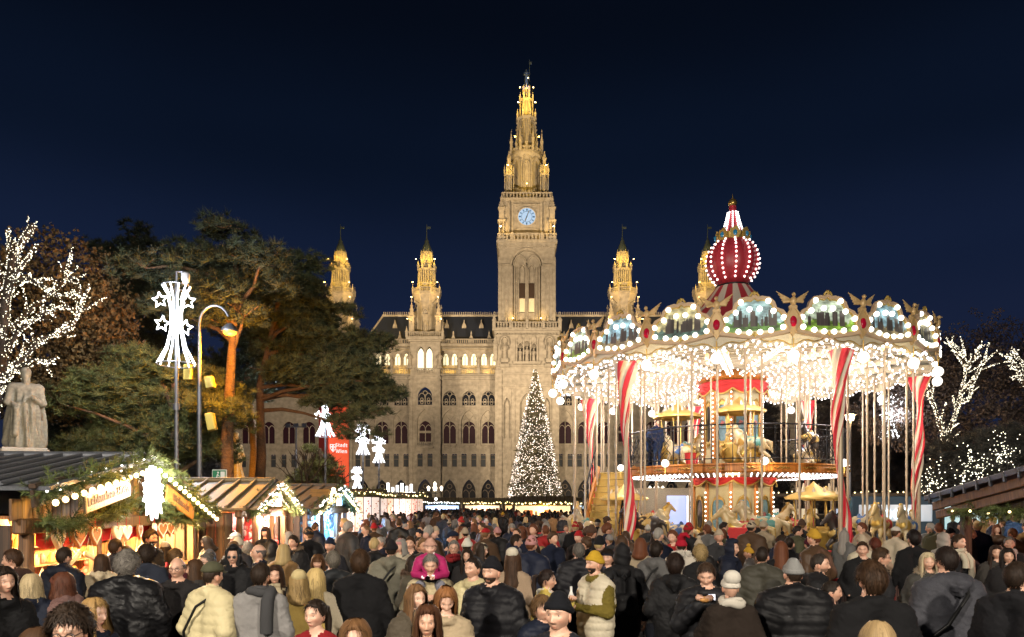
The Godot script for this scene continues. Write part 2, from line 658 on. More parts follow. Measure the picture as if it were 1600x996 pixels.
func octa(mb: MB, p: Vector3, r0: float, r1: float, y0: float, y1: float, ribs := 0.0, sides := 8) -> void:
	var s := mb.t
	mb.t = s * Transform3D(Basis(), p)
	for i in sides:
		var a := TAU * (i + .5) / sides
		var b := TAU * (i + 1.5) / sides
		var A := Vector3(sin(a), 0, cos(a))
		var B := Vector3(sin(b), 0, cos(b))
		mb.quad(A * r0 + Vector3.UP * y0, B * r0 + Vector3.UP * y0, B * r1 + Vector3.UP * y1, A * r1 + Vector3.UP * y1)
		mb.tri(A * r1 + Vector3.UP * y1, B * r1 + Vector3.UP * y1, Vector3.UP * y1)
		if ribs > 0:
			mb.tube([A * (r0 + ribs * .3) + Vector3.UP * y0, A * (r1 + ribs * .3) + Vector3.UP * y1], ribs, 5, false)
	mb.t = s

func figure(mb: MB, p: Vector3, h: float, yaw := 0.0) -> void:     # a robed stone figure a few pixels tall
	var s := mb.t
	mb.t = s * Transform3D(Basis(Vector3.UP, yaw), p)
	mb.lathe_s([Vector2(.17 * h, 0), Vector2(.15 * h, .1 * h), Vector2(.12 * h, .45 * h), Vector2(.15 * h, .68 * h), Vector2(.13 * h, .8 * h), Vector2(.05 * h, .84 * h), Vector2(.075 * h, .9 * h), Vector2(.07 * h, .96 * h), Vector2(0, h)], 8)
	mb.tube([Vector3(.14 * h, .76 * h, 0), Vector3(.2 * h, .6 * h, .04 * h), Vector3(.06 * h, .52 * h, .15 * h)], .045 * h, 5)
	mb.tube([Vector3(-.14 * h, .76 * h, 0), Vector3(-.2 * h, .58 * h, .02 * h), Vector3(-.1 * h, .5 * h, .14 * h)], .045 * h, 5)
	mb.t = s

func tracery(hw: float, y0: float, spring: float, top: float, mullions: int, rose := true) -> MB:     # stone bars in an arched opening, centred on x = 0
	var mb := MB.new()
	var w := hw * 2 / (mullions + 1)
	for i in mullions:
		mb.box(Vector3(-hw + w * (i + 1), (y0 + spring) / 2, 0), Vector3(.16, spring - y0, .2))
	for i in mullions + 1:
		var c := -hw + w * (i + .5)
		arch_trim(mb, c, w / 2 - .1, spring, spring, spring + w * .62, .1, -.1, .1)
	if rose:
		var r := hw * .36
		var cy := spring + (top - spring) * .56
		var o := PackedVector2Array()
		var q := PackedVector2Array()
		for i in 14:
			var a := TAU * i / 14
			o.append(Vector2(cos(a), sin(a)) * r + Vector2(0, cy))
			q.append(Vector2(cos(a), sin(a)) * (r - .13) + Vector2(0, cy))
		mb.ring_of(o, q, -.1, .1)
	return mb

func pane(hw: float, y0: float, spring: float, top: float) -> MB:
	var p := ogive(0, hw, spring, top)
	p.append(Vector2(hw, y0))
	p.insert(0, Vector2(-hw, y0))
	var mb := MB.new()
	mb.prism(p, -.03, .03)
	return mb

func hall_window(hall: Node3D, at: Vector3, frame: Mesh, glass: Mesh, fm: Material, gm: Material) -> void:
	var w := part("window", frame, fm, hall, at)
	part("pane", glass, gm, w, Vector3(0, 0, -.16))

func town_hall() -> void:
	var hall := thing("town_hall", "gothic town hall of pale stone, floodlit, with a tall clock tower", "town hall", Vector3(3.3, 0, -165))
	var warm := Color(1.0, .80, .52)
	var gold := Color(1.0, .78, .28)
	var wall := MB.new()
	# --- windows shared by all bays
	var f_big := tracery(1.38, 0, 3.2, 5.0, 1, false)
	var p_big := pane(1.38, 0, 3.4, 5.0)
	var f_tr := tracery(1.5, 0, 1.6, 3.4, 1)
	f_tr.box(Vector3(0, .8, 0), Vector3(3.0, .14, .2))
	for q in [-.75, .75]:
		for y in [.45, 1.2]:
			var oo := PackedVector2Array()
			var ii := PackedVector2Array()
			for i in 10:
				var a := TAU * i / 10
				oo.append(Vector2(cos(a), sin(a)) * .36 + Vector2(q, y))
				ii.append(Vector2(cos(a), sin(a)) * .24 + Vector2(q, y))
			f_tr.ring_of(oo, ii, -.08, .08)
	var p_tr := pane(1.5, 0, 1.6, 3.4)
	var f_door := tracery(1.5, 0, 4.4, 7.6, 1)
	f_door.box(Vector3(0, 2.6, 0), Vector3(3.0, .16, .2))
	var p_door := pane(1.5, 0, 4.6, 7.6)
	var f_small := MB.new()
	for q: float in [-.56, .56]: f_small.box(Vector3(q, 1.35, 0), Vector3(.1, 2.7, .14))
	for y: float in [.05, 1.75, 2.65]: f_small.box(Vector3(0, y, 0), Vector3(1.02, .1, .12))
	var p_small := MB.new()
	p_small.box(Vector3(0, 1.35, 0), Vector3(1.2, 2.7, .04))
	var f_log := tracery(.62, 0, 1.75, 2.65, 1, false)
	var p_log := pane(.62, 0, 1.75, 2.65)
	var g_big := mat(Color(.022, .012, .02), .4)
	g_big.emission_enabled = true
	g_big.emission = Color(.30, .12, .13)
	g_big.emission_energy_multiplier = .10
	var g_small := mat(Color(.05, .06, .075), .5)
	g_big.metallic_specular = .15
	g_small.metallic_specular = .2
	M.glass_dark.metallic_specular = .15
	var g_log := glow(Color(1.0, .93, .55), .85)
	var ms: Array = [f_big.mesh(), p_big.mesh(), f_tr.mesh(), p_tr.mesh(), f_door.mesh(), p_door.mesh(), f_small.mesh(), p_small.mesh(), f_log.mesh(), p_log.mesh()]
	# --- the wings between the towers: bays of 4.3 m; negative x is left of the clock tower
	var bays := [-8.65, -12.95, -17.3, -28.2, -32.5, -36.8, 8.65, 12.95, 17.3, 28.2, 32.5, 36.8]
	for bx: float in bays:
		var x0 := bx - 2.17
		var x1 := bx + 2.17
		wall.t = Transform3D()
		bay(wall, x0, x1, 0, 9.6, [[bx, 1.5, 0.25, 5.0, 8.0]], .9)
		bay(wall, x0, x1, 9.6, 15.2, [[bx - 1.1, .6, 10.8, 13.4, 13.52], [bx + 1.1, .6, 10.8, 13.4, 13.52]], .35)
		bay(wall, x0, x1, 15.2, 24.3, [[bx, 1.75, 16.0, 20.6, 23.6]], .45)
		bay(wall, x0, x1, 24.3, 31.6, [[bx, 1.5, 24.6, 26.0, 27.9]], .5)
		wall.t = Transform3D(Basis(), Vector3(0, 0, -.45))
		bay(wall, bx - 1.75, bx + 1.75, 16.0, 23.6, [[bx, 1.38, 16.1, 19.5, 21.1]], .4)
		wall.t = Transform3D()
		arch_trim(wall, bx, 1.75, 16.0, 20.6, 23.6, .22, -.05, .16)
		arch_trim(wall, bx, 1.5, 24.6, 26.0, 27.9, .3, -.05, .14)
		arch_trim(wall, bx, 1.5, .25, 5.0, 8.0, .3, -.05, .18)
		# Y-shaped blind tracery over the window and a little balcony under it
		wall.tube([Vector3(bx, 21.2, -.4), Vector3(bx - .95, 22.4, -.4)], .09, 5)
		wall.tube([Vector3(bx, 21.2, -.4), Vector3(bx + .95, 22.4, -.4)], .09, 5)
		wall.tube([Vector3(bx, 19.6, -.35), Vector3(bx, 21.3, -.35)], .1, 5)
		wall.box(Vector3(bx, 15.75, .25), Vector3(3.2, .3, .6))
		for q in [-1.2, 0.0, 1.2]: wall.box(Vector3(bx + q, 15.4, .15), Vector3(.3, .4, .3))
		hall_window(hall, Vector3(bx, 16.12, -.6), ms[0], ms[1], M.stone_pale, g_big)
		hall_window(hall, Vector3(bx, 24.62, -.3), ms[2], ms[3], M.stone, M.glass_dark)
		hall_window(hall, Vector3(bx, .27, -.6), ms[4], ms[5], M.stone_dark, M.glass_dark)
		for q: float in [-1.1, 1.1]:
			hall_window(hall, Vector3(bx + q, 10.8, -.2), ms[6], ms[7], M.stone_dark, g_small)
		# loggia
		wall.t = Transform3D(Basis(), Vector3(0, 0, -1.5))
		bay(wall, x0, x1, 31.4, 38.0, [[bx - .98, .62, 33.9, 35.6, 36.6], [bx + .98, .62, 33.9, 35.6, 36.6]], .3)
		for q: float in [-.98, .98]:
			arch_trim(wall, bx + q, .62, 33.9, 35.6, 36.6, .16, -.02, .1)
			hall_window(hall, Vector3(bx + q, 33.9, -1.68), ms[8], ms[9], M.stone_pale, g_log)
		wall.t = Transform3D()
		balustrade(wall, Vector3(x0 + .35, 31.6, -.1), Vector3(x1 - .35, 31.6, -.1), 1.3, .5)
		wall.box(Vector3(x0, 32.3, -.1), Vector3(.7, 1.4, .6))
		figure(wall, Vector3(x0, 33.0, -.1), 2.5)
		balustrade(wall, Vector3(x0, 38.5, -.6), Vector3(x1, 38.5, -.6), 1.15, .42)
	for sg: float in [-1.0, 1.0]:
		for r in [[6.48, 19.47], [26.03, 38.97]]:
			var c: float = sg * (r[0] + r[1]) / 2
			var l: float = r[1] - r[0]
			for y in [[9.6, .3, .3], [15.0, .22, .2], [24.0, .2, .16], [29.2, .3, .2], [30.6, .5, .45], [31.45, .3, .7]]:
				wall.box(Vector3(c, y[0], y[2] / 2 - .05), Vector3(l, y[1], y[2] + .1))
			wall.box(Vector3(c, 31.5, -.9), Vector3(l, .12, 1.3))
			wall.box(Vector3(c, 38.2, -.8), Vector3(l, .5, 1.5))
			wall.box(Vector3(c, 37.6, -1.2), Vector3(l, .35, .7))
			for k in int(l / .45):
				wall.box(Vector3(c - l / 2 + (k + .5) * .45, 37.75, -.7), Vector3(.2, .35, .4))
	# --- side tower bays and the towers above them
	for cx: float in [-22.7, 21.8, -42.3, 41.2]:
		side_tower(hall, cx, gold, ms, g_big, g_small, g_log)
	# --- lower outer wings
	var low := MB.new()
	for sg: float in [-1.0, 1.0]:
		for k in 6:
			var bx := sg * (49.4 + k * 4.6)
			low.t = Transform3D(Basis(), Vector3(0, 0, -2))
			bay(low, bx - 2.3, bx + 2.3, 0, 9.6, [[bx, 1.5, .25, 5, 8]], .9)
			bay(low, bx - 2.3, bx + 2.3, 9.6, 15.2, [[bx - 1.1, .6, 10.8, 13.4, 13.52], [bx + 1.1, .6, 10.8, 13.4, 13.52]], .35)
			bay(low, bx - 2.3, bx + 2.3, 15.2, 27, [[bx, 1.4, 16.2, 19.6, 21.2]], .5)
			hall_window(hall, Vector3(bx, 16.2, -2.3), ms[0], ms[1], M.stone_pale, g_big)
			hall_window(hall, Vector3(bx, .27, -2.6), ms[4], ms[5], M.stone_dark, M.glass_dark)
			for q: float in [-1.1, 1.1]:
				hall_window(hall, Vector3(bx + q, 10.8, -2.2), ms[6], ms[7], M.stone_dark, g_small)
		low.t = Transform3D()
		for y in [9.6, 15.0, 24.0, 26.8]: low.box(Vector3(sg * 60.9, y, -1.9), Vector3(27.6, .35, .5))
	low.t = Transform3D()
	part("wing_wall", low, M.stone, hall)
	part("wall", wall, M.stone, hall)
	# --- roof
	var rf_ := MB.new()
	for sg: float in [-1.0, 1.0]:
		var a := sg * 6.0
		var b := sg * 37.4
		var e := sg * 33.7
		var p := [Vector3(a, 38.4, -1.6), Vector3(b, 38.4, -1.6), Vector3(e, 46.6, -8), Vector3(a, 46.6, -8)]
		if sg < 0: p = [p[1], p[0], p[3], p[2]]
		rf_.quad(p[0], p[1], p[2], p[3])
		rf_.quad(Vector3(b, 38.4, -1.6), Vector3(b, 38.4, -16), Vector3(e, 46.6, -10), Vector3(e, 46.6, -8))
		rf_.quad(Vector3(a, 46.6, -8), Vector3(e, 46.6, -8), Vector3(e, 46.6, -10), Vector3(a, 46.6, -10))
		rf_.quad(Vector3(a, 46.6, -10), Vector3(e, 46.6, -10), Vector3(b, 38.4, -16.4), Vector3(a, 38.4, -16.4))
		# lower wings' roofs
		rf_.quad(Vector3(sg * 47, 27, -2), Vector3(sg * 75, 27, -2), Vector3(sg * 75, 33, -8), Vector3(sg * 47, 33, -8))
		rf_.quad(Vector3(sg * 75, 33, -8), Vector3(sg * 47, 33, -8), Vector3(sg * 47, 26, -15), Vector3(sg * 75, 26, -15))
	var roof := part("roof", rf_, M.slate, hall)
	var ridge := MB.new()
	for sg: float in [-1.0, 1.0]:
		ridge.box(Vector3(sg * 19.9, 46.75, -8), Vector3(27.8, .45, .5))
		for k in 62:
			ridge.box(Vector3(sg * (6.3 + k * .445), 47.3, -8), Vector3(.16, .7, .12))
		ridge.tube([Vector3(sg * 33.7, 46.7, -8), Vector3(sg * 37.4, 38.4, -1.6)], .22, 5)
	part("ridge_crest", ridge, M.stone_pale, roof)
	var dm := MB.new()
	dm.prism(PackedVector2Array([Vector2(-.62, 0), Vector2(.62, 0), Vector2(.5, .9), Vector2(.16, 2.0), Vector2(.05, 3.0), Vector2(-.05, 3.0), Vector2(-.16, 2.0), Vector2(-.5, .9)]), -1.4, .12)
	dm.box(Vector3(0, .04, .1), Vector3(1.4, .12, .3))
	for sg: float in [-1.0, 1.0]: dm.tube([Vector3(sg * .6, 0, .14), Vector3(sg * .5, .95, .14), Vector3(0, 2.2, .14)], .1, 5)
	var dmm := dm.mesh()
	var eye := MB.new()
	eye.box(Vector3(0, .55, 0), Vector3(.42, .62, .04))
	var eyem := eye.mesh()
	var lit := glow(Color(1, .9, .6), .8)
	for sg: float in [-1.0, 1.0]:
		for k in 7:
			var x := sg * (8.5 + k * 4.05)
			if absf(absf(x) - 22.2) > 3.4:
				var d := part("dormer", dmm, M.stone_pale, roof, Vector3(x, 38.7, -1.75))
			var x2 := sg * (10.4 + k * 4.0)
			if absf(absf(x2) - 22.2) > 3.0 and absf(x2) < 34:
				var d2 := part("dormer", dmm, M.stone_pale, roof, Vector3(x2, 43.2, -5.3))
				d2.scale = Vector3(.8, .66, .8)
	# --- the clock tower
	clock_tower(hall, gold, warm)
	# warm lamps behind the loggia's balustrade
	var fix := MB.new()
	fix.box(Vector3.ZERO, Vector3(.5, .12, .16))
	var fixm := fix.mesh()
	for x: float in [-8.65, -12.95, -17.3, -28.2, -32.5, -36.8, 8.65, 12.95, 17.3]:
		part("loggia_lamp", fixm, lit, hall, Vector3(x, 31.75, -.62))
		omni(Vector3(x, 31.95, -.55), Color(1.0, .78, .34), 6.0, .2, hall)

func side_tower(hall: Node3D, cx: float, gold: Color, ms: Array, g_big: Material, g_small: Material, g_log: Material) -> void:
	var st := MB.new()
	var z := .9
	var B := Transform3D(Basis(), Vector3(cx, 0, z))
	# body with its openings
	st.t = B
	bay(st, -3.35, 3.35, 0, 9.6, [[0, 1.6, .25, 5, 8.1]], .9)
	bay(st, -3.35, 3.35, 9.6, 15.2, [[-1.1, .6, 10.8, 13.4, 13.52], [1.1, .6, 10.8, 13.4, 13.52]], .35)
	bay(st, -3.35, 3.35, 15.2, 24.3, [[0, 1.75, 15.6, 20.6, 23.6]], .5)
	bay(st, -3.35, 3.35, 24.3, 31.6, [[0, 1.6, 24.6, 26.4, 28.6]], .5)
	bay(st, -3.35, 3.35, 31.6, 39.0, [[-.95, .72, 32.4, 36.2, 37.6], [.95, .72, 32.4, 36.2, 37.6]], .4)
	st.t = B * Transform3D(Basis(), Vector3(0, 0, -.5))
	bay(st, -1.75, 1.75, 15.6, 23.6, [[0, 1.3, 16.1, 19.5, 21.1]], .4)
	st.t = B
	for sg: float in [-1.0, 1.0]:
		st.quad(Vector3(sg * 3.35, 0, 0 if sg > 0 else -4), Vector3(sg * 3.35, 0, -4 if sg > 0 else 0), Vector3(sg * 3.35, 39, -4 if sg > 0 else 0), Vector3(sg * 3.35, 39, 0 if sg > 0 else -4))
		st.box(Vector3(sg * 3.1, 15, .18), Vector3(.8, 30, .36))
		figure(st, Vector3(sg * 3.35, 33.2, .5), 3.0)
		st.box(Vector3(sg * 3.35, 32.9, .4), Vector3(1.0, .5, .9))
		arch_trim(st, sg * .95, .72, 32.4, 36.2, 37.6, .16, -.02, .12)
		part("lancet_light", ms[9], g_log, hall, Vector3(cx + sg * .95, 32.5, z - .3)).scale = Vector3(1.15, 1.8, 1)
	arch_trim(st, 0, 1.75, 15.6, 20.6, 23.6, .3, -.05, .2)
	arch_trim(st, 0, 1.6, 24.6, 26.4, 28.6, .4, -.05, .2)
	arch_trim(st, 0, 1.6, .25, 5, 8.1, .3, -.05, .18)
	st.box(Vector3(0, 18.6, -.55), Vector3(2.7, .5, .2))
	balustrade(st, Vector3(-1.7, 15.3, .5), Vector3(1.7, 15.3, .5), 1.0, .45)
	st.box(Vector3(0, 15.1, .3), Vector3(3.8, .35, .8))
	balustrade(st, Vector3(-2.2, 31.4, .35), Vector3(2.2, 31.4, .35), 1.3, .5)
	for y in [[9.6, .3, .2], [15.0, .2, .12], [24.0, .2, .1], [29.2, .3, .14], [30.6, .5, .35], [39.0, .6, .5]]:
		st.box(Vector3(0, y[0], y[2] / 2 - .05), Vector3(6.9 + y[2], y[1], y[2] + .1))
	hall_window(hall, Vector3(cx, 16.12, z - .75), ms[0], ms[1], M.stone_pale, g_big)
	hall_window(hall, Vector3(cx, 24.7, z - .3), ms[2], ms[3], M.stone, M.glass_dark)
	hall_window(hall, Vector3(cx, .27, z - .6), ms[4], ms[5], M.stone_dark, M.glass_dark)
	for q: float in [-1.1, 1.1]:
		hall_window(hall, Vector3(cx + q, 10.8, z - .2), ms[6], ms[7], M.stone_dark, g_small)
	# the turret
	var c := Vector3(0, 0, -3.2)
	st.box(Vector3(0, 39.25, -3.2), Vector3(8.3, .5, 8.3))
	for q in 4:
		st.t = B * Transform3D(Basis(), c) * Transform3D(Basis(Vector3.UP, q * PI / 2), Vector3.ZERO)
		balustrade(st, Vector3(-4, 39.5 + q % 2 * .02, 4), Vector3(4, 39.5 + q % 2 * .02, 4), 1.25, .45)
		pinnacle(st, Vector3(3.0, 40.2, 3.0), 1.15, 8.0)
		pinnacle(st, Vector3(4, 39.5, 4), .5, 2.4)
		st.box(Vector3(0, 42.5, 2.4), Vector3(1.1, 5.0, .5))
		figure(st, Vector3(0, 41.0, 2.85), 2.6)
		arch_trim(st, 0, .6, 43.6, 45.2, 46.2, .2, 2.0, 2.6)
	st.t = B
	octa(st, c, 2.2, 2.15, 39.5, 47.2, .16)
	octa(st, c, 2.15, 3.3, 47.2, 49.6)
	octa(st, c, 3.3, 3.3, 49.6, 50.0)
	for i in 8:
		var a := TAU * (i + .5) / 8
		var b := TAU * (i + 1.5) / 8
		balustrade(st, c + Vector3(sin(a) * 3.2, 50, cos(a) * 3.2), c + Vector3(sin(b) * 3.2, 50, cos(b) * 3.2), 1.1, .4)
		pinnacle(st, c + Vector3(sin(a) * 3.25, 50, cos(a) * 3.25), .35, 2.1)
		st.box(c + Vector3(sin(a) * 2.75, 48.6, cos(a) * 2.75), Vector3(.4, 1.2, .4))
		for k in 3:
			var d := TAU * (i + k / 3.0) / 8
			st.tube([c + Vector3(sin(d) * 1.95, 52.4, cos(d) * 1.95), c + Vector3(sin(d) * 1.85, 55.2, cos(d) * 1.85)], .17, 5)
		pinnacle(st, c + Vector3(sin(a) * 1.95, 55.5, cos(a) * 1.95), .5, 2.0)
		pinnacle(st, c + Vector3(sin(b) * 1.3, 57.4, cos(b) * 1.3), .3, 2.6)
		st.tube([c + Vector3(sin(a) * 1.22, 56.6, cos(a) * 1.22), c + Vector3(sin(a) * 1.1, 59.4, cos(a) * 1.1)], .15, 5)
	octa(st, c, 2.1, 2.1, 50, 52.2, .12)
	octa(st, c, 2.25, 2.25, 52.0, 52.4)
	octa(st, c, 1.6, 1.6, 52.4, 55.4)
	octa(st, c, 2.1, 2.2, 55.2, 55.7)
	octa(st, c, 1.3, 1.2, 55.7, 59.4)
	octa(st, c, 1.45, 1.3, 59.2, 59.7)
	part("side_tower", st, M.stone, hall)
	var cap := MB.new()
	cap.t = B * Transform3D(Basis(), c)
	cap.lathe_s([Vector2(.95, 59.7), Vector2(1.05, 60.3), Vector2(.8, 61.2), Vector2(.45, 61.9), Vector2(.5, 62.2), Vector2(.22, 62.6), Vector2(.1, 63.4), Vector2(.06, 66.0), Vector2(0, 66.2)], 8)
	cap.box(Vector3(.45, 65.3, 0), Vector3(.9, .5, .06))
	part("spire_cap", cap, M.copper, hall)
	# golden lamps on the galleries
	var fx := MB.new()
	fx.box(Vector3.ZERO, Vector3(.3, .14, .2))
	var lit := glow(gold, 1.2)
	for r in [[52.0, 4.4, 16.0], [57.4, 3.4, 22.0], [48.6, 4.8, 8.0], [43.5, 6.0, 8.0]]:
		for sg: float in [-1.0, 1.0]:
			var p := Vector3(cx + sg * r[1] * .62, r[0], z - 3.2 + r[1] * .8)
			part("gallery_lamp", fx, lit, hall, p + Vector3(0, -.12, 0))
			omni(p + Vector3(0, .2, .4), gold if (r[0] as float) > 50 else Color(1.0, .78, .42), r[2], .15, hall)
			var br := MB.new()
			br.tube([p + Vector3(0, -.2, 0), Vector3(lerpf(cx, p.x, .5), r[0] - .9, lerpf(z - 3.2, p.z, .45))], .05, 4)
			part("lamp_bracket", br, M.iron, hall)

func clock_tower(hall: Node3D, gold: Color, warm: Color) -> void:
	var tw := MB.new()
	var z := 2.5
	var B := Transform3D(Basis(), Vector3(0, 0, z))
	tw.t = B
	# lower body
	bay(tw, -6.9, 6.9, 0, 14, [[0, 2.4, .2, 6, 11]], 1.2)
	bay(tw, -6.9, 6.9, 14, 33.2, [[-4.4, .8, 17, 24, 26], [0, 1.6, 17, 24, 27], [4.4, .8, 17, 24, 26]], .5)
	bay(tw, -6.9, 6.9, 33.2, 40.2, [[-1.5, .58, 33.9, 37.0, 38.0], [0, .62, 33.9, 37.6, 38.6], [1.5, .58, 33.9, 37.0, 38.0]], .7)
	tw.quad(Vector3(-7, 0, -1.2), Vector3(7, 0, -1.2), Vector3(7, 40, -1.2), Vector3(-7, 40, -1.2))
	for sg: float in [-1.0, 1.0]:
		tw.quad(Vector3(sg * 6.9, 0, 0 if sg > 0 else -13), Vector3(sg * 6.9, 0, -13 if sg > 0 else 0), Vector3(sg * 6.9, 40.2, -13 if sg > 0 else 0), Vector3(sg * 6.9, 40.2, 0 if sg > 0 else -13))
		tw.box(Vector3(sg * 6.3, 16, .3), Vector3(1.5, 32, .6))
		tw.box(Vector3(sg * 3.0, 14, .14), Vector3(.7, 28, .28))
		figure(tw, Vector3(sg * 4.9, 34.4, .7), 3.6)
		tw.box(Vector3(sg * 4.9, 34.0, .6), Vector3(1.5, .8, 1.2))
		tw.box(Vector3(sg * 4.9, 33.0, .35), Vector3(2.0, .7, .7))
		arch_trim(tw, sg * 4.9, .8, 37.4, 38.2, 39.2, .2, .0, .9)
		arch_trim(tw, sg * 1.5, .58, 33.9, 37.0, 38.0, .2, -.02, .3)
		figure(tw, Vector3(sg * 1.5, 34.0, -.25), 2.9)
		tw.box(Vector3(sg * 2.3, 36.2, .25), Vector3(.26, 5.2, .5))
		tw.box(Vector3(sg * .77, 36.2, .25), Vector3(.24, 5.2, .5))
		pinnacle(tw, Vector3(sg * 7.0, 34, .2), .8, 7)
	figure(tw, Vector3(0, 34.0, -.2), 3.3)
	for q in [-1.5, 0.0, 1.5]:
		tw.tri(Vector3(q - .75, 38.4, .4), Vector3(q + .75, 38.4, .4), Vector3(q, 40.0, .4))
	tw.box(Vector3(0, 33.6, .4), Vector3(6.0, .6, .9))
	for y in [[14.0, .4, .35], [28.6, .4, .3], [31.2, .4, .35], [33.0, .3, .3]]:
		tw.box(Vector3(0, y[0], y[2] / 2 - .05), Vector3(13.9, y[1], y[2] + .1))
	# balcony
	tw.box(Vector3(0, 40.3, -6.2), Vector3(14.4, .5, 14.2))
	tw.box(Vector3(0, 40.8, -6.2), Vector3(15.2, .5, 15.0))
	for q in 4:
		tw.t = B * Transform3D(Basis(), Vector3(0, 0, -6.2)) * Transform3D(Basis(Vector3.UP, q * PI / 2), Vector3.ZERO)
		balustrade(tw, Vector3(-7.3, 41.05 + q % 2 * .02, 7.2), Vector3(7.3, 41.05 + q % 2 * .02, 7.2), 1.45, .62)
		for k in 5: tw.box(Vector3(-7.3 + k * 3.65, 41.9, 7.2), Vector3(.6, 1.9, .6))
		pinnacle(tw, Vector3(7.2, 41, 7.2), .7, 3.6)
		pinnacle(tw, Vector3(4.6, 41, 6.5), .4, 4.0)
		pinnacle(tw, Vector3(-4.6, 41, 6.5), .4, 4.0)
		for k in 22: tw.box(Vector3(-6.8 + k * .65, 39.95, 6.9), Vector3(.3, .4, .5))
	# belfry body: corner piers, recess with its great arch
	for q in 4:
		tw.t = B * Transform3D(Basis(), Vector3(0, 0, -6.2)) * Transform3D(Basis(Vector3.UP, q * PI / 2), Vector3.ZERO)
		tw.t = tw.t * Transform3D(Basis(), Vector3(0, 0, 6.1))
		bay(tw, -6.1, 6.1, 41, 59.6, [[0, 3.35, 42.4, 55.2, 58.6]], .9)
		arch_trim(tw, 0, 3.35, 55.2, 55.2, 58.6, .4, -.05, .25)
		tw.box(Vector3(-4.7, 55.3, .12), Vector3(2.6, .3, .34))
		tw.box(Vector3(4.7, 55.3, .12), Vector3(2.6, .3, .34))
		tw.t = tw.t * Transform3D(Basis(), Vector3(0, 0, -.9))
		bay(tw, -3.35, 3.35, 42.4, 58.6, [[-1.05, .68, 43.2, 54.2, 55.6], [1.05, .68, 43.2, 54.2, 55.6]], .5)
		tw.t = tw.t * Transform3D(Basis(), Vector3(0, 0, .9))
		for sg: float in [-1.0, 1.0]:
			arch_trim(tw, sg * 1.5, 1.45, 55.2, 55.2, 57.6, .22, -.9, -.45)
			arch_trim(tw, sg * 1.05, .68, 43.2, 54.2, 55.6, .18, -.95, -.7)
			tw.tube([Vector3(sg * 2.2, 43, -.7), Vector3(sg * 2.2, 55, -.7)], .16, 6)
			tw.tube([Vector3(sg * 2.75, 43, -.55), Vector3(sg * 2.75, 55, -.55)], .18, 6)
			tw.tube([Vector3(sg * 3.3, 42.4, -.2), Vector3(sg * 3.3, 55.2, -.2)], .2, 6)
			for k in 3: tw.box(Vector3(sg * (4.1 + k * .8), 48, .06), Vector3(.14, 13, .12))
			tw.box(Vector3(sg * 1.05, 44.1, -1.1), Vector3(1.3, 1.8, .5))
			tw.box(Vector3(sg * 6.0, 49, .0), Vector3(.7, 16, .5) if q % 2 else Vector3(.64, 15.7, .43))
		tw.tube([Vector3(0, 43, -.75), Vector3(0, 55.4, -.75)], .2, 6)
		tw.box(Vector3(0, 42.6, -.2), Vector3(6.6, .7, .9))
		for sg: float in [-1.0, 1.0]:
			part("belfry_louvre", _box_mesh(Vector3(1.3, 3.2, .12)), M.wood_dark, hall, tw.t * Vector3(sg * 1.05, 50.0, -1.2))
			if q == 0: part("belfry_screen", _box_mesh(Vector3(1.3, 3.0, .12)), mat(Color(.75, .66, .48), .6), hall, tw.t * Vector3(sg * 1.05, 46.7, -1.12))
	tw.t = B
	tw.box(Vector3(0, 50, -6.2), Vector3(9.2, 18.6, 9.2))
	# cornice and gallery
	tw.box(Vector3(0, 59.8, -6.2), Vector3(12.6, .5, 12.6))
	tw.box(Vector3(0, 60.4, -6.2), Vector3(13.4, .7, 13.4))
	for q in 4:
		tw.t = B * Transform3D(Basis(), Vector3(0, 0, -6.2)) * Transform3D(Basis(Vector3.UP, q * PI / 2), Vector3.ZERO)
		balustrade(tw, Vector3(-6.4, 60.7 + q % 2 * .02, 6.4), Vector3(6.4, 60.7 + q % 2 * .02, 6.4), 1.5, .8)
		for k in 16: tw.box(Vector3(-5.9 + k * .78, 59.4, 6.25), Vector3(.32, .5, .4))
		for k in [-3.3, 3.3]: tw.box(Vector3(k, 61.5, 6.4), Vector3(.5, 1.9, .5))
		# clock stage
		tw.box(Vector3(0, 65.4, 4.0), Vector3(7.6, 9.0, 1.2))
		for sg: float in [-1.0, 1.0]:
			if sg > 0: tw.box(Vector3(4.6, 66, 4.6), Vector3(1.7, 9.0, 1.7))
			for k in 2: tw.tube([Vector3(sg * 4.6 - .5 + k, 61, 5.5), Vector3(sg * 4.6 - .5 + k, 69.5, 5.5)], .17, 6)
			tw.box(Vector3(sg * 3.2, 65.4, 4.75), Vector3(.45, 9.0, .4))
			tw.box(Vector3(sg * 2.2, 66.5, 4.65), Vector3(.3, 5.2, .25))
		tw.box(Vector3(0, 63.9, 4.65), Vector3(4.7, .3, .25))
		tw.box(Vector3(0, 69.2, 4.7), Vector3(6.4, .35, .4))
		for k in 9: arch_trim(tw, -2.4 + k * .6, .17, 69.3, 69.6, 69.85, .08, 4.6, 4.85)
		# corner tabernacles beside the clock
		var cq := Vector3(5.6, 0, 5.6)
		for i in 4:
			var a := TAU * i / 4 + PI / 4
			tw.tube([cq + Vector3(sin(a) * .65, 61.5, cos(a) * .65), cq + Vector3(sin(a) * .65, 64.9, cos(a) * .65)], .17, 6)
		tw.box(cq + Vector3(0, 61.4, 0), Vector3(1.7, .5, 1.7))
		tw.box(cq + Vector3(0, 65.1, 0), Vector3(1.7, .4, 1.7))
		tw.box(cq + Vector3(-.5, 63, -.5), Vector3(.6, 3.6, .6))
		pinnacle(tw, cq + Vector3(0, 65.2, 0), 1.15, 5.6)
		# upper cornice and gallery
		balustrade(tw, Vector3(-5.5, 70.3 + q % 2 * .02, 5.5), Vector3(5.5, 70.3 + q % 2 * .02, 5.5), 1.35, .7)
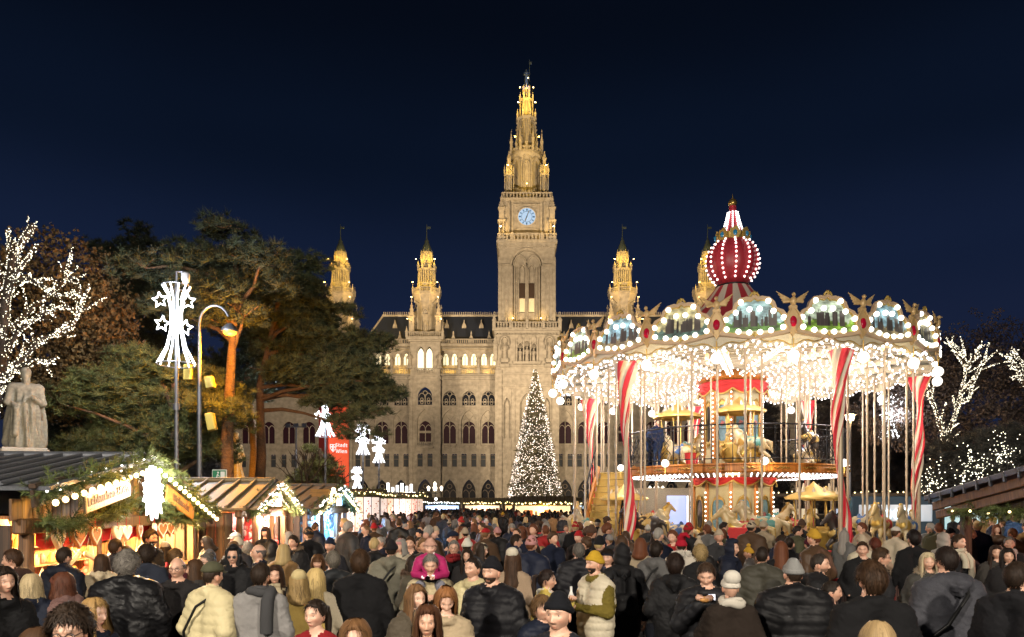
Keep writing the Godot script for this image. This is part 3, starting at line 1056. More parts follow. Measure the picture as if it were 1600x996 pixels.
		# turrets on the corners of the octagon
		var tq := Vector3(3.95, 0, 3.95)
		for i in 6:
			var a := TAU * i / 6
			tw.tube([tq + Vector3(sin(a) * .95, 71, cos(a) * .95), tq + Vector3(sin(a) * .95, 76.0, cos(a) * .95)], .15, 6)
			pinnacle(tw, tq + Vector3(sin(a) * 1.0, 75.9, cos(a) * 1.0), .3, 2.6)
		octa(tw, tq, .55, .55, 71, 76)
		octa(tw, tq, 1.1, 1.1, 75.7, 76.2)
		octa(tw, tq, .7, .6, 76.2, 78.4, .12)
		pinnacle(tw, tq + Vector3(0, 78.2, 0), .7, 3.2)
		# octagon face: niche with a tall light
		arch_trim(tw, 0, .55, 72.6, 78.6, 79.8, .22, 2.7, 3.1)
		tw.box(Vector3(0, 71.9, 3.0), Vector3(2.0, 1.3, .8))
		tw.tri(Vector3(-1.1, 72.6, 3.3), Vector3(1.1, 72.6, 3.3), Vector3(0, 73.7, 3.3))
	tw.t = B
	var c := Vector3(0, 0, -6.2)
	tw.box(c + Vector3(0, 70.1, 0), Vector3(11.8, .5, 11.8))
	octa(tw, c, 3.1, 2.95, 70, 80.8, .22)
	octa(tw, c, 3.0, 3.9, 80.4, 81.6)
	octa(tw, c, 3.9, 3.9, 81.6, 82.0)
	for i in 8:
		var a := TAU * (i + .5) / 8
		var b := TAU * (i + 1.5) / 8
		var m := (a + b) / 2
		balustrade(tw, c + Vector3(sin(a) * 3.7, 82, cos(a) * 3.7), c + Vector3(sin(b) * 3.7, 82, cos(b) * 3.7), 1.0, .5)
		pinnacle(tw, c + Vector3(sin(a) * 3.75, 82, cos(a) * 3.75), .55, 5.4)
		pinnacle(tw, c + Vector3(sin(m) * 3.2, 82, cos(m) * 3.2), .5, 4.0)
		arch_trim_at(tw, c, m, .75, 80.0, .35, 3.0)
		tw.tube([c + Vector3(sin(a) * 2.6, 82, cos(a) * 2.6), c + Vector3(sin(a) * 2.0, 90.2, cos(a) * 2.0)], .2, 6)
		for k in 5:
			var q := .1 + k * .2
			var r := lerpf(2.85, 2.25, q)
			tw.box(c + Vector3(sin(a) * r, 82 + 8.2 * q, cos(a) * r), Vector3(.38, .3, .38))
		tw.tri(c + Vector3(sin(m - .3) * 2.62, 82.5, cos(m - .3) * 2.62), c + Vector3(sin(m + .3) * 2.62, 82.5, cos(m + .3) * 2.62), c + Vector3(sin(m) * 2.35, 86.8, cos(m) * 2.35))
		tw.tube([c + Vector3(sin(m) * 2.45, 83, cos(m) * 2.45), c + Vector3(sin(m) * 1.95, 90.2, cos(m) * 1.95)], .12, 5)
		pinnacle(tw, c + Vector3(sin(a) * 2.2, 90.2, cos(a) * 2.2), .42, 2.4)
		# lantern
		tw.tube([c + Vector3(sin(a) * 1.55, 91, cos(a) * 1.55), c + Vector3(sin(a) * 1.5, 94.6, cos(a) * 1.5)], .2, 6)
		pinnacle(tw, c + Vector3(sin(a) * 1.55, 94.4, cos(a) * 1.55), .34, 2.2)
		tw.tube([c + Vector3(sin(m) * .8, 95, cos(m) * .8), c + Vector3(sin(m) * .75, 97.4, cos(m) * .75)], .12, 5)
		pinnacle(tw, c + Vector3(sin(m) * .8, 97.2, cos(m) * .8), .2, 1.3)
	octa(tw, c, 2.5, 1.85, 82, 90.5)
	octa(tw, c, 2.0, 2.5, 89.9, 90.5)
	octa(tw, c, 1.15, 1.1, 90.5, 94.8)
	octa(tw, c, 1.7, 1.75, 94.3, 94.9)
	octa(tw, c, .55, .5, 94.9, 97.4)
	octa(tw, c, .9, .95, 97.2, 97.6)
	var tower := part("clock_tower", tw, M.stone, hall)
	# statue on the top
	var sp := MB.new()
	sp.t = B * Transform3D(Basis(), c)
	sp.lathe_s([Vector2(.75, 97.6), Vector2(.5, 98.2), Vector2(.3, 98.7), Vector2(.45, 99.0), Vector2(.2, 99.2), Vector2(.2, 99.3)], 8)
	figure(sp, Vector3(0, 99.0, 0), 3.2)
	sp.tube([Vector3(.7, 99.2, .3), Vector3(.7, 104.2, .3)], .06, 5)
	sp.box(Vector3(.95, 103.4, .3), Vector3(.5, .6, .05))
	part("tower_statue", sp, M.copper, tower)
	part("statue_lamp", _box_mesh(Vector3(.3, .15, .2)), glow(Color(.3, .5, 1.0), 1.0), tower, B * (c + Vector3(.3, 98.6, 2.8)))
	omni(B * (c + Vector3(.3, 99.0, 3.0)), Color(.42, .62, 1.0), 14.0, .15, hall)
	# the clock
	var face := MB.new()
	face.t = Transform3D(Basis(Vector3.RIGHT, PI / 2), Vector3.ZERO)
	face.lathe([Vector2(0, -.08), Vector2(1.95, -.08), Vector2(1.95, .08), Vector2(0, .08)], 36)
	var fm := glow(Color(.42, .70, 1.0), .75, Color(.12, .13, .16))
	var cf := part("clock_face", face, fm, tower, Vector3(0, 66.5, z - 6.2 + 4.72))
	var ring := MB.new()
	var o1 := PackedVector2Array()
	var o2 := PackedVector2Array()
	var o3 := PackedVector2Array()
	var o4 := PackedVector2Array()
	for i in 36:
		var d := Vector2(cos(TAU * i / 36), sin(TAU * i / 36))
		o1.append(d * 2.12); o2.append(d * 1.94); o3.append(d * 1.22); o4.append(d * 1.14)
	ring.ring_of(o1, o2, 0, .3)
	part("clock_rim", ring, M.stone_pale, cf)
	var num := MB.new()
	num.ring_of(o3, o4, .09, .12)
	for i in 12:
		num.t = Transform3D(Basis(Vector3.BACK, TAU * i / 12), Vector3.ZERO)
		num.box(Vector3(0, 1.55, .1), Vector3(.24 if i % 3 == 0 else .13, .45, .05))
		num.box(Vector3(.16, 1.55, .1), Vector3(.05, .4, .05))
	part("clock_numerals", num, mat(Color(.02, .08, .25), .5), cf)
	for h in [[-.35, 1.5, .14], [2.75, 1.05, .2]]:
		var hm := MB.new()
		hm.box(Vector3(0, h[1] * .42, .17), Vector3(h[2], h[1] * 1.2, .05))
		part("clock_hand", hm, M.gold, cf).rotation.z = h[0]
	# golden lamps
	var fx := MB.new()
	fx.box(Vector3.ZERO, Vector3(.35, .16, .22))
	var fxm := fx.mesh()
	var lit := glow(gold, 1.2)
	var zc := z - 6.2
	for r in [[1.9, 92.6, 4.0, 42.0], [-1.9, 92.6, 4.0, 42.0], [1.5, 96.4, 3.2, 22.0], [-1.5, 96.4, 3.2, 22.0], [-4.2, 77.0, 7.4, 26.0], [4.2, 77.0, 7.4, 26.0], [-5.8, 63.2, 8.4, 20.0], [5.8, 63.2, 8.4, 20.0], [-2.6, 83.6, 6.6, 9.0], [2.6, 83.6, 6.6, 9.0], [-3.1, 43.6, 6.9, 5.0], [3.1, 43.6, 6.9, 5.0], [0.0, 73.5, 6.2, 6.0]]:
		part("gallery_lamp", fxm, lit, tower, Vector3(r[0], r[1] - .3, zc + r[2] + .2))
		var br := MB.new()
		br.tube([Vector3(r[0] * .5, r[1] - 1.2, zc + r[2] * .4), Vector3(r[0], r[1] - .4, zc + r[2])], .05, 4)
		part("lamp_bracket", br, M.iron, tower)
		omni(Vector3(r[0], r[1] - .05, zc + r[2] + .4), gold if (r[1] as float) > 70 else Color(1.0, .78, .40), r[3], .15, hall)

func _box_mesh(s: Vector3) -> Mesh:
	var b := MB.new()
	b.box(Vector3.ZERO, s)
	return b.mesh()

func arch_trim_at(mb: MB, c: Vector3, ang: float, hw: float, spring: float, w: float, r: float) -> void:
	var s := mb.t
	mb.t = s * Transform3D(Basis(Vector3.UP, ang), c)
	arch_trim(mb, 0, hw, spring - .2, spring, spring + 1.0, w, r - .3, r + .3)
	mb.t = s

# ------------------------------------------------------------------ carousel
func pol(r: float, a: float, y: float) -> Vector3:
	return Vector3(sin(a) * r, y, cos(a) * r)

func dot_mesh(r: float) -> Mesh:
	var b := MB.new()
	b.ball(Vector3.ZERO, r, 6, 4)
	return b.mesh()

func horse_mesh(mats: Array) -> Mesh:      # a galloping carousel horse, 1.5 m long, facing +x, its pole through x = 0
	var f := Field.new()
	f.cap(Vector3(-.38, 1.02, 0), Vector3(.02, .98, 0), .21, .19, 0, .08)
	f.cap(Vector3(.02, .98, 0), Vector3(.36, 1.06, 0), .19, .22, 0, .08)
	f.cap(Vector3(.42, 1.12, 0), Vector3(.66, 1.52, 0), .19, .105, 0, .08, 1.5)
	f.cap(Vector3(.66, 1.54, 0), Vector3(.93, 1.32, 0), .105, .06, 0, .05, 1.25)
	f.cap(Vector3(.62, 1.6, .05), Vector3(.61, 1.71, .06), .03, .008, 0, .02)
	f.cap(Vector3(.62, 1.6, -.05), Vector3(.61, 1.71, -.06), .03, .008, 0, .02)
	for s: float in [-1.0, 1.0]:
		var up := s > 0
		# hind legs: thigh, gaskin back to the hock, shank
		f.cap(Vector3(-.42, .98, s * .1), Vector3(-.36 - (.14 if up else .0), .66, s * .12), .15, .085, 0, .06)
		f.cap(Vector3(-.36 - (.14 if up else .0), .66, s * .12), Vector3(-.66 - (.08 if up else .0), .52 - (.04 if up else .06), s * .12), .08, .05, 0, .04)
		f.cap(Vector3(-.66 - (.08 if up else .0), .52 - (.04 if up else .06), s * .12), Vector3(-.72 - (.2 if up else .0), .2, s * .12), .045, .035, 0, .03)
		f.cap(Vector3(-.72 - (.2 if up else .0), .2, s * .12), Vector3(-.76 - (.22 if up else .0), .1, s * .12), .05, .06, 1, .02)
		# fore legs
		f.cap(Vector3(.36, .92, s * .1), Vector3(.64 if up else .5, .68 if up else .6, s * .11), .11, .055, 0, .06)
		f.cap(Vector3(.64 if up else .5, .68 if up else .6, s * .11), Vector3(.56 if up else .34, .42 if up else .36, s * .11), .05, .035, 0, .03)
		f.cap(Vector3(.56 if up else .34, .42 if up else .36, s * .11), Vector3(.6 if up else .3, .34 if up else .3, s * .11), .045, .055, 1, .02)
	# mane and tail
	for k in 6:
		var q := k / 5.0
		var p := Vector3(.30, 1.26, 0).lerp(Vector3(.60, 1.68, 0), q)
		f.cap(p, p + Vector3(-.13, -.05 - .06 * sin(k * 2.0), .06 * sin(k * 1.7)), .065, .03, 1, .03)
	f.cap(Vector3(-.56, 1.08, 0), Vector3(-.78, .98, .02), .07, .08, 1, .04)
	f.cap(Vector3(-.78, .98, .02), Vector3(-.86, .6, .03), .085, .03, 1, .04)
	# saddle, blanket, harness
	f.cap(Vector3(-.16, 1.13, 0), Vector3(.12, 1.1, 0), .135, .13, 2, .02)
	f.cap(Vector3(-.22, 1.26, 0), Vector3(-.2, 1.3, 0), .07, .05, 2, .03)
	f.cap(Vector3(.1, 1.22, 0), Vector3(.12, 1.3, 0), .05, .03, 2, .03)
	f.cap(Vector3(-.02, 1.0, -.14), Vector3(-.02, 1.0, .14), .13, .13, 2, .02)
	f.cap(Vector3(.5, 1.0, -.05), Vector3(.5, 1.0, .05), .12, .12, 1, .02)
	f.build(.034)
	f.normals()
	return f.mesh(mats)

func swag_ring(mb: MB, r: float, top: float, h: float, k: int) -> void:     # gathered cloth swags round a ring
	mb.surf(k * 10, 8, func(u: float, w: float) -> Vector3:
		var a := u * TAU
		var q := fposmod(u * k, 1.0)
		var sag := sin(q * PI)
		var y := top - h * (1.0 - w) * (.62 + .38 * sag)
		var fold := .05 * sin((1.0 - w) * 5.0 * PI) * sag + .05 * sag
		return pol(r + fold, a, y), true)

func carousel() -> void:
	var ca := thing("carousel", "two-storey carousel with lit canopy, red onion dome and painted panels", "carousel", Vector3(8.34, 0, -27.8), -.291)
	var cream := mat(Color(.62, .55, .40), .5, 0, "fine", 1.2)
	var cream_dull := mat(Color(.66, .59, .42), .5, 0, "fine", 1.2)
	var red := mat(Color(.52, .035, .055), .45, 0, "fine", 2.0)
	var red_cloth := mat(Color(.60, .02, .02), .7, 0, "fine", 2.0, "cloth_n", .4)
	var orange := mat(Color(.80, .30, .05), .45, 0, "wood", .8)
	var bulb := glow(Color(1.0, .92, .93), 3.6)
	var bulb_soft := glow(Color(1.0, .95, .82), 3.2)
	var globe := glow(Color(1.0, .93, .80), 1.7)
	var N := 20
	var off := .09           # the panel nearest to the viewer stands a little to the right
	var R := 6.67
	# --- platform
	var b := MB.new()
	b.lathe([Vector2(0, .2), Vector2(7.0, .2), Vector2(7.05, .28), Vector2(7.05, .5), Vector2(6.98, .56), Vector2(0, .56)], 80)
	part("platform", b, mat(Color(.30, .20, .11), .6, 0, "wood", .6), ca)
	b = MB.new()
	b.lathe([Vector2(7.06, .0), Vector2(7.06, .5)], 80)
	part("platform_skirt", b, cream_dull, ca)
	# --- striped tent
	b = MB.new()
	var prof := [Vector2(6.5, 7.55), Vector2(5.2, 7.75), Vector2(3.6, 8.15), Vector2(2.2, 8.8), Vector2(1.25, 9.6), Vector2(.62, 10.42)]
	for i in 24:
		var q := MB.new()
		q.col = Color(.42, .02, .035) if i % 2 else Color(.62, .56, .44)
		for j in prof.size() - 1:
			var p0: Vector2 = prof[j]
			var p1: Vector2 = prof[j + 1]
			q.surf(2, 2, func(u: float, w: float) -> Vector3:
				var p := p0.lerp(p1, w)
				return pol(p.x + .05 * sin(u * PI) * p.x / 3.0, (i + u) / 24.0 * TAU, p.y))
		b.add(q)
	part("canopy_tent", b, mat(Color(1, 1, 1), .7, 0, "fine", 1.0, "", 1.0, true), ca)
	# --- onion dome, crown, spire
	b = MB.new()
	var on := []
	for i in 19:
		var a := -PI * .40 + i / 18.0 * PI * .83
		on.append(Vector2(.95 * cos(a) + .02, 11.36 + .96 * sin(a)))
	b.lathe_s(on, 96, func(u: float, _w: float) -> float: return .955 + .055 * absf(sin(u * 8 * PI * 1.5)))
	var dome := part("onion_dome", b, red, ca)
	b = MB.new()
	b.lathe([Vector2(.58, 10.34), Vector2(.64, 10.40), Vector2(.64, 10.46), Vector2(.5, 10.5)], 32)
	part("dome_neck", b, M.iron, ca)
	var xs := []
	for i in 12:
		for k in 10:
			var p: Vector2 = (on[3 + int(k * 1.3)] as Vector2).lerp(on[4 + int(k * 1.3)], fposmod(k * 1.3, 1.0))
			xs.append(Transform3D(Basis(), pol(p.x * .985 + .035, (i + .25) * TAU / 12, p.y)))
	many("bulb", dot_mesh(.042), glow(Color(1.0, .74, .70), 3.6), xs, dome)
	b = MB.new()
	b.lathe_s([Vector2(.48, 12.2), Vector2(.36, 12.5), Vector2(.25, 12.8), Vector2(.17, 13.1), Vector2(.13, 13.3), Vector2(.13, 13.5)], 20)
	var spire := part("dome_spire", b, red, ca)
	xs = []
	for i in 10:
		for k in 11:
			var q := k / 10.0
			xs.append(Transform3D(Basis(), pol(lerpf(.41, .17, pow(q, .8)) + .02, i * TAU / 10, lerpf(12.42, 13.24, q))))
	many("bulb", dot_mesh(.03), glow(Color(1.0, .93, .92), 4.0), xs, spire)
	b = MB.new()
	b.ball(Vector3(0, 13.62, 0), .165, 16, 10)
	b.tube([Vector3(0, 13.75, 0), Vector3(0, 13.95, 0)], [.04, .01], 6)
	part("finial_ball", b, M.gold, ca)
	b = MB.new()
	b.lathe([Vector2(.50, 12.14), Vector2(.56, 12.14), Vector2(.60, 12.38), Vector2(.53, 12.38)], 32)
	var crown := part("dome_crown", b, M.gold, ca)
	for i in 8:
		var cr := MB.new()
		var oo := PackedVector2Array()
		for k in 20:
			var a := TAU * k / 20
			oo.append(Vector2(cos(a) * .19, sin(a) * .24) * (1.0 + .12 * cos(a * 5.0)))
		cr.prism(oo, -.03, .03)
		var cp := part("crown_plate", cr, M.gold_paint, crown, pol(.58, i * TAU / 8 + .15, 12.3))
		cp.rotation.y = i * TAU / 8 + .15
		var je := MB.new()
		je.ball(Vector3.ZERO, .1, 10, 6, Vector3(.8, 1.1, .4))
		part("crown_jewel", je, mat(Color(.03, .22, .42), .15), crown, pol(.615, i * TAU / 8 + .15, 12.3))
	# --- rounding boards
	var op := PackedVector2Array()
	for p in [[-.98, 0.0], [-.4, -.1], [0, -.16], [.4, -.1], [.98, 0], [1.0, .25], [.92, .5], [.80, .66], [.62, .74], [.56, .92], [.42, 1.06], [.22, 1.10], [.1, 1.08], [0, 1.17], [-.1, 1.08], [-.22, 1.10], [-.42, 1.06], [-.56, .92], [-.62, .74], [-.80, .66], [-.92, .5], [-1.0, .25]]:
		op.append(Vector2(p[0], p[1]))
	var inner := PackedVector2Array()
	var pic := PackedVector2Array()
	for p in op:
		inner.append((p - Vector2(0, .48)) * Vector2(.88, .84) + Vector2(0, .48))
		pic.append((p - Vector2(0, .48)) * Vector2(.9, .86) + Vector2(0, .48))
	var pf := MB.new()
	pf.ring_of(op, inner, -.04, .08)
	var inner2 := PackedVector2Array()
	for p in inner: inner2.append((p - Vector2(0, .48)) * .95 + Vector2(0, .48))
	var pfm := pf.mesh()
	var pg := MB.new()
	pg.ring_of(inner, inner2, -.02, .05)
	pg.tube([Vector3(-.12, 1.1, .06), Vector3(-.06, 1.2, .08), Vector3(0, 1.14, .1), Vector3(.06, 1.2, .08), Vector3(.12, 1.1, .06)], .035, 6)
	pg.ball(Vector3(0, 1.2, .06), .06, 8, 5)
	pg.ball(Vector3(0, -.02, .08), .07, 8, 5, Vector3(.7, 1.2, .6))
	var pgm := pg.mesh()
	var pp := MB.new()
	pp.prism(pic, -.03, 0.0)
	var ppm := pp.mesh()
	var bm := MB.new()
	bm.ball(Vector3.ZERO, .080, 10, 6)
	var bmm := bm.mesh()
	var frame_m := mat(Color(.62, .44, .27), .5, 0, "fine", 2.0)
	var spots := [[-.78, .14], [-.45, .06], [-.15, .02], [.15, .02], [.45, .06], [.78, .14], [-.8, .42], [.8, .42], [-.52, .62], [.52, .62], [-.38, .92], [.38, .92], [-.14, .7], [.14, .7]]
	for i in N:
		var a := off + i * TAU / N
		var pn := part("rounding_board", pfm, frame_m, ca, pol(R, a, 7.14))
		pn.rotation.y = a
		pn.rotation_order = EULER_ORDER_YXZ
		pn.rotation.x = -.06
		part("gilt_border", pgm, M.gold_paint, pn)
		part("painted_scene", ppm, scene_mat(i), pn)
		for s in spots:
			part("bulb", bmm, bulb_soft, pn, Vector3(s[0], s[1] + .02, .075))
	# eagles with a red jewel between the boards
	var eg := MB.new()
	var sh := PackedVector2Array()
	for p in [[0, -.45], [.1, -.28], [.22, -.1], [.2, .12], [.1, .28], [.12, .42], [.0, .5], [-.12, .42], [-.1, .28], [-.2, .12], [-.22, -.1], [-.1, -.28]]:
		sh.append(Vector2(p[0], p[1]))
	eg.prism(sh, -.03, .05)
	eg.ball(Vector3(0, .56, .06), .1, 10, 7, Vector3(1, 1.3, .8))
	eg.ball(Vector3(0, .74, .09), .06, 8, 6)
	eg.tube([Vector3(0, .74, .13), Vector3(0, .72, .19)], [.025, .005], 5)
	for sg: float in [-1.0, 1.0]:
		for k in 5:
			eg.tube([Vector3(sg * .06, .56, .04), Vector3(sg * (.2 + k * .02), .66 - k * .03, .03), Vector3(sg * (.46 - k * .05), .86 - k * .085, -.02)], [.05, .045, .01], 5)
		eg.tube([Vector3(sg * .08, -.3, .07), Vector3(sg * .24, -.05, .07), Vector3(sg * .16, .2, .07), Vector3(sg * .05, .36, .07)], .026, 5)
	var egm := eg.mesh()
	var jw := MB.new()
	jw.ball(Vector3.ZERO, .13, 10, 8, Vector3(.78, 1.2, .5))
	var jwm := jw.mesh()
	var jm := mat(Color(.38, .005, .03), .12)
	var gm := MB.new()
	gm.ball(Vector3.ZERO, .165, 16, 10)
	var gmm := gm.mesh()
	var hang := MB.new()
	hang.tube([Vector3(0, .16, 0), Vector3(0, .5, 0)], .02, 6)
	var hm := hang.mesh()
	var eagle_m := mat(Color(.66, .45, .2), .42, .15, "fine", 3.0)
	for i in N:
		var a := off + (i + .5) * TAU / N
		var e := part("gilt_eagle", egm, eagle_m, ca, pol(R + .06, a, 7.48))
		e.rotation.y = a
		part("red_jewel", jwm, jm, e, Vector3(0, -.02, .06))
		var gl := part("globe_lamp", gmm, globe, ca, pol(R + .12, a, 6.48))
		part("lamp_rod", hm, M.gold, gl)
		if i % 2 == 0: omni(pol(R + .12, a, 6.48), Color(1.0, .90, .74), 3.5, .165, ca)
	# --- wavy cream valance under the boards, gilt edge, bulbs along its lower edge
	b = MB.new()
	var low := func(u: float) -> float:
		var q := fposmod(u * N - off * N / TAU, 1.0)
		return 6.86 + .14 * cos(q * TAU * 1.0) * .5 + .06 * cos(q * TAU * 3.0)
	b.surf(N * 12, 3, func(u: float, w: float) -> Vector3: return pol(R + .02 - .05 * (1 - w), u * TAU, lerpf(low.call(u), 7.24, w)), true)
	b.surf(N * 12, 1, func(u: float, w: float) -> Vector3: return pol(R - .1, -u * TAU, lerpf(low.call(-u), 7.24, w)), true)
	part("valance", b, cream_dull, ca)
	b = MB.new()
	for e in 2:
		var ring := []
		for i in N * 12 + 1:
			var u := float(i) / (N * 12)
			var q := fposmod(u * N - off * N / TAU, 1.0)
			ring.append(pol(R + .05, u * TAU, (7.2 - .1 * absf(cos(q * PI)) + .03 * cos(q * TAU * 4)) if e == 0 else float(low.call(u)) + .07))
		b.tube(ring, .034 if e == 0 else .018, 6, false)
	part("gilt_moulding", b, M.gold, ca)
	xs = []
	for i in N * 13:
		var u := (i + .5) / (N * 13.0)
		xs.append(Transform3D(Basis(), pol(R, u * TAU, float(low.call(u)) - .03)))
	many("valance_bulb", dot_mesh(.04), bulb, xs, ca)
	# --- ceiling: panels, beams and their rows of bulbs
	b = MB.new()
	b.lathe([Vector2(R - .05, 7.1), Vector2(1.2, 7.24)], 80)
	part("ceiling", b, mat(Color(.42, .44, .38), .55, 0, "fine", .8), ca)
	xs = []
	var xo := []
	for i in N:
		var a := off + (i + .5) * TAU / N
		var bm2 := MB.new()
		bm2.bbox(Vector3(0, 0, (R + 1.0) / 2), Vector3(.14, .2, R - 1.2), .02)
		part("canopy_beam", bm2, cream, ca, Vector3(0, 6.98, 0)).rotation.y = a
		for k in 22:
			var r := 1.4 + k * .235
			for sg: float in [-1.0, 1.0]:
				xs.append(Transform3D(Basis(), pol(r, a, 6.93) + Vector3(cos(a), 0, -sin(a)) * .095 * sg))
			if k % 2 == 0: xs.append(Transform3D(Basis(), pol(r, a, 6.86)))
		var ac := off + i * TAU / N
		for k in 11:
			var r := 1.9 + k * .42
			var hw := r * tan(PI / N) - .16
			var cnt := int(hw * 2 / .29) + 1
			for m in cnt:
				var s := 0.0 if cnt == 1 else -hw + 2 * hw * m / (cnt - 1)
				if rng.randf() < .07: xo.append(Transform3D(Basis(), pol(r, ac, 6.98) + Vector3(cos(ac), 0, -sin(ac)) * s))
				else: xs.append(Transform3D(Basis(), pol(r, ac, 6.98) + Vector3(cos(ac), 0, -sin(ac)) * s))
	many("ceiling_bulb", dot_mesh(.030), bulb, xs, ca)
	many("orange_ceiling_bulb", dot_mesh(.075), glow(Color(1.0, .38, .07), 1.6), xo, ca)
	b = MB.new()
	for i in N:
		var ac := off + i * TAU / N
		for k in 11:
			var r := 1.9 + k * .42
			var hw := r * tan(PI / N) - .09
			b.t = Transform3D(Basis(Vector3.UP, ac), pol(r, ac, 7.04))
			b.box(Vector3.ZERO, Vector3(hw * 2, .07, .06))
	part("ceiling_batten", b, cream, ca, Vector3.ZERO, "stuff")
	# --- centre column with painted panels, in two storeys
	column_storey(ca, 1.36, .56, 3.2, .27, cream, orange)
	column_storey(ca, .98, 3.55, 6.9, .27, cream, orange)
	for r in [[1.5, 3.42, .52, 10], [1.2, 6.76, .5, 10]]:
		b = MB.new()
		swag_ring(b, r[0], r[1], r[2], r[3])
		var sw := part("red_swag", b, red_cloth, ca)
		b = MB.new()
		var ring := []
		for i in 101:
			var q := fposmod(i / 10.0, 1.0)
			ring.append(pol(r[0] + .07, i / 100.0 * TAU, r[1] - r[2] * (.62 + .38 * sin(q * PI))))
		b.tube(ring, .035, 6, false)
		part("gold_fringe", b, M.gold_paint, sw)
	b = MB.new()
	b.lathe([Vector2(1.05, 6.78), Vector2(1.35, 6.86), Vector2(1.3, 7.1)], 40)
	part("column_cornice", b, orange, ca)
	# --- upper deck
	b = MB.new()
	b.lathe([Vector2(1.0, 3.5), Vector2(3.92, 3.56), Vector2(3.92, 3.57), Vector2(1.0, 3.57)], 72)
	b.lathe([Vector2(3.86, 3.30), Vector2(2.6, 3.24), Vector2(1.3, 3.2)], 72)
	part("upper_deck", b, mat(Color(.34, .18, .08), .55, 0, "wood", .8), ca)
	b = MB.new()
	b.lathe([Vector2(3.86, 3.28), Vector2(3.98, 3.26), Vector2(4.02, 3.31), Vector2(3.99, 3.33), Vector2(3.99, 3.5), Vector2(4.05, 3.53), Vector2(4.05, 3.58), Vector2(3.92, 3.58)], 96)
	var rim := part("deck_rim", b, orange, ca)
	var orn := MB.new()
	for sg: float in [-1.0, 1.0]:
		orn.tube([Vector3(0, .0, .02), Vector3(sg * .08, .035, .03), Vector3(sg * .17, -.02, .02), Vector3(sg * .26, .03, .01), Vector3(sg * .3, .0, .0)], [.03, .026, .022, .016, .006], 5)
	orn.ball(Vector3(0, .0, .02), .04, 8, 5)
	var ornm := orn.mesh()
	for i in 24:
		var a := (i + .5) * TAU / 24
		part("gilt_scroll", ornm, M.gold, rim, pol(4.0, a, 3.415)).rotation.y = a
	xs = []
	for k in 4:
		var r := 3.72 - k * .36
		var cnt := int(TAU * r / .2)
		for i in cnt:
			xs.append(Transform3D(Basis(), pol(r, i * TAU / cnt, 3.245 - k * .015)))
	many("soffit_bulb", dot_mesh(.032), bulb, xs, ca)
	# railing in sections
	var rails := MB.new()
	var a0 := TAU / 18
	rails.tube([pol(3.9, -a0 / 2, 4.86) - Vector3(0, 0, 3.9), pol(3.9, 0, 4.86) - Vector3(0, 0, 3.9), pol(3.9, a0 / 2, 4.86) - Vector3(0, 0, 3.9)], .028, 6)
	rails.tube([pol(3.9, -a0 / 2, 3.74) - Vector3(0, 0, 3.9), pol(3.9, 0, 3.74) - Vector3(0, 0, 3.9), pol(3.9, a0 / 2, 3.74) - Vector3(0, 0, 3.9)], .02, 6)
	rails.tube([pol(3.9, -a0 / 2, 4.72) - Vector3(0, 0, 3.9), pol(3.9, a0 / 2, 4.72) - Vector3(0, 0, 3.9)], .012, 5)
	var plain := MB.new()
	plain.add(rails)
	for k in 3:
		plain.tube([Vector3(-.44 + k * .44, 3.58, -.03), Vector3(-.44 + k * .44, 4.86, -.03)], .014, 5)
	rails.tube([Vector3(-.66, 3.58, -.05), Vector3(-.66, 4.9, -.05)], .022, 6)
	plain.tube([Vector3(-.66, 3.58, -.05), Vector3(-.66, 4.9, -.05)], .022, 6)
	for sg: float in [-1.0, 1.0]:
		for k in 3:
			var x := -.4 + k * .4
			rails.tube([Vector3(x + sg * .03, 3.74, -.03), Vector3(x + sg * .19, 3.95, -.03), Vector3(x - sg * .12, 4.25, -.03), Vector3(x + sg * .19, 4.52, -.03), Vector3(x + sg * .02, 4.72, -.03)], .013, 5)
			rails.tube([Vector3(x, 4.0, -.03), Vector3(x + sg * .1, 3.92, -.03), Vector3(x + sg * .14, 4.02, -.03), Vector3(x + sg * .07, 4.07, -.03)], .011, 5)
			rails.tube([Vector3(x, 4.5, -.03), Vector3(x + sg * .1, 4.58, -.03), Vector3(x + sg * .14, 4.48, -.03), Vector3(x + sg * .07, 4.42, -.03)], .011, 5)
	var rlm := rails.mesh()
	var plm := plain.mesh()
	for i in 18:
		if i == 13: continue
		var a := i * a0
		part("deck_railing", plm if i in [0, 17, 1] else rlm, M.iron, ca, pol(3.9, a, 0)).rotation.y = a
	for i in 8:       # round lamps on the deck's rim
		var a := -.55 + i * TAU / 8
		var gl := part("globe_lamp", gmm, globe, ca, pol(4.2, a, 3.62))
		gl.scale = Vector3.ONE * .8
		part("lamp_rod", _box_mesh(Vector3(.04, .3, .04)), M.gold, gl, Vector3(0, -.28, 0))
		if i < 3: omni(pol(4.2, a, 3.62), Color(1.0, .88, .7), 2.0, .13, ca)
	# --- staircase at the left, gilt risers between orange strings
	var sx := -4.55
	for i in 12:
		var s := MB.new()
		s.bbox(Vector3(0, .13, 0), Vector3(1.25, .05, .30), .012)
		s.bbox(Vector3(0, -.01, .11), Vector3(1.2, .22, .03), .008)
		part("step", s, M.gold_paint, ca, Vector3(sx + .02 * i * i * .1, .62 + i * .245, 2.9 - i * .21)).rotation.y = -.12
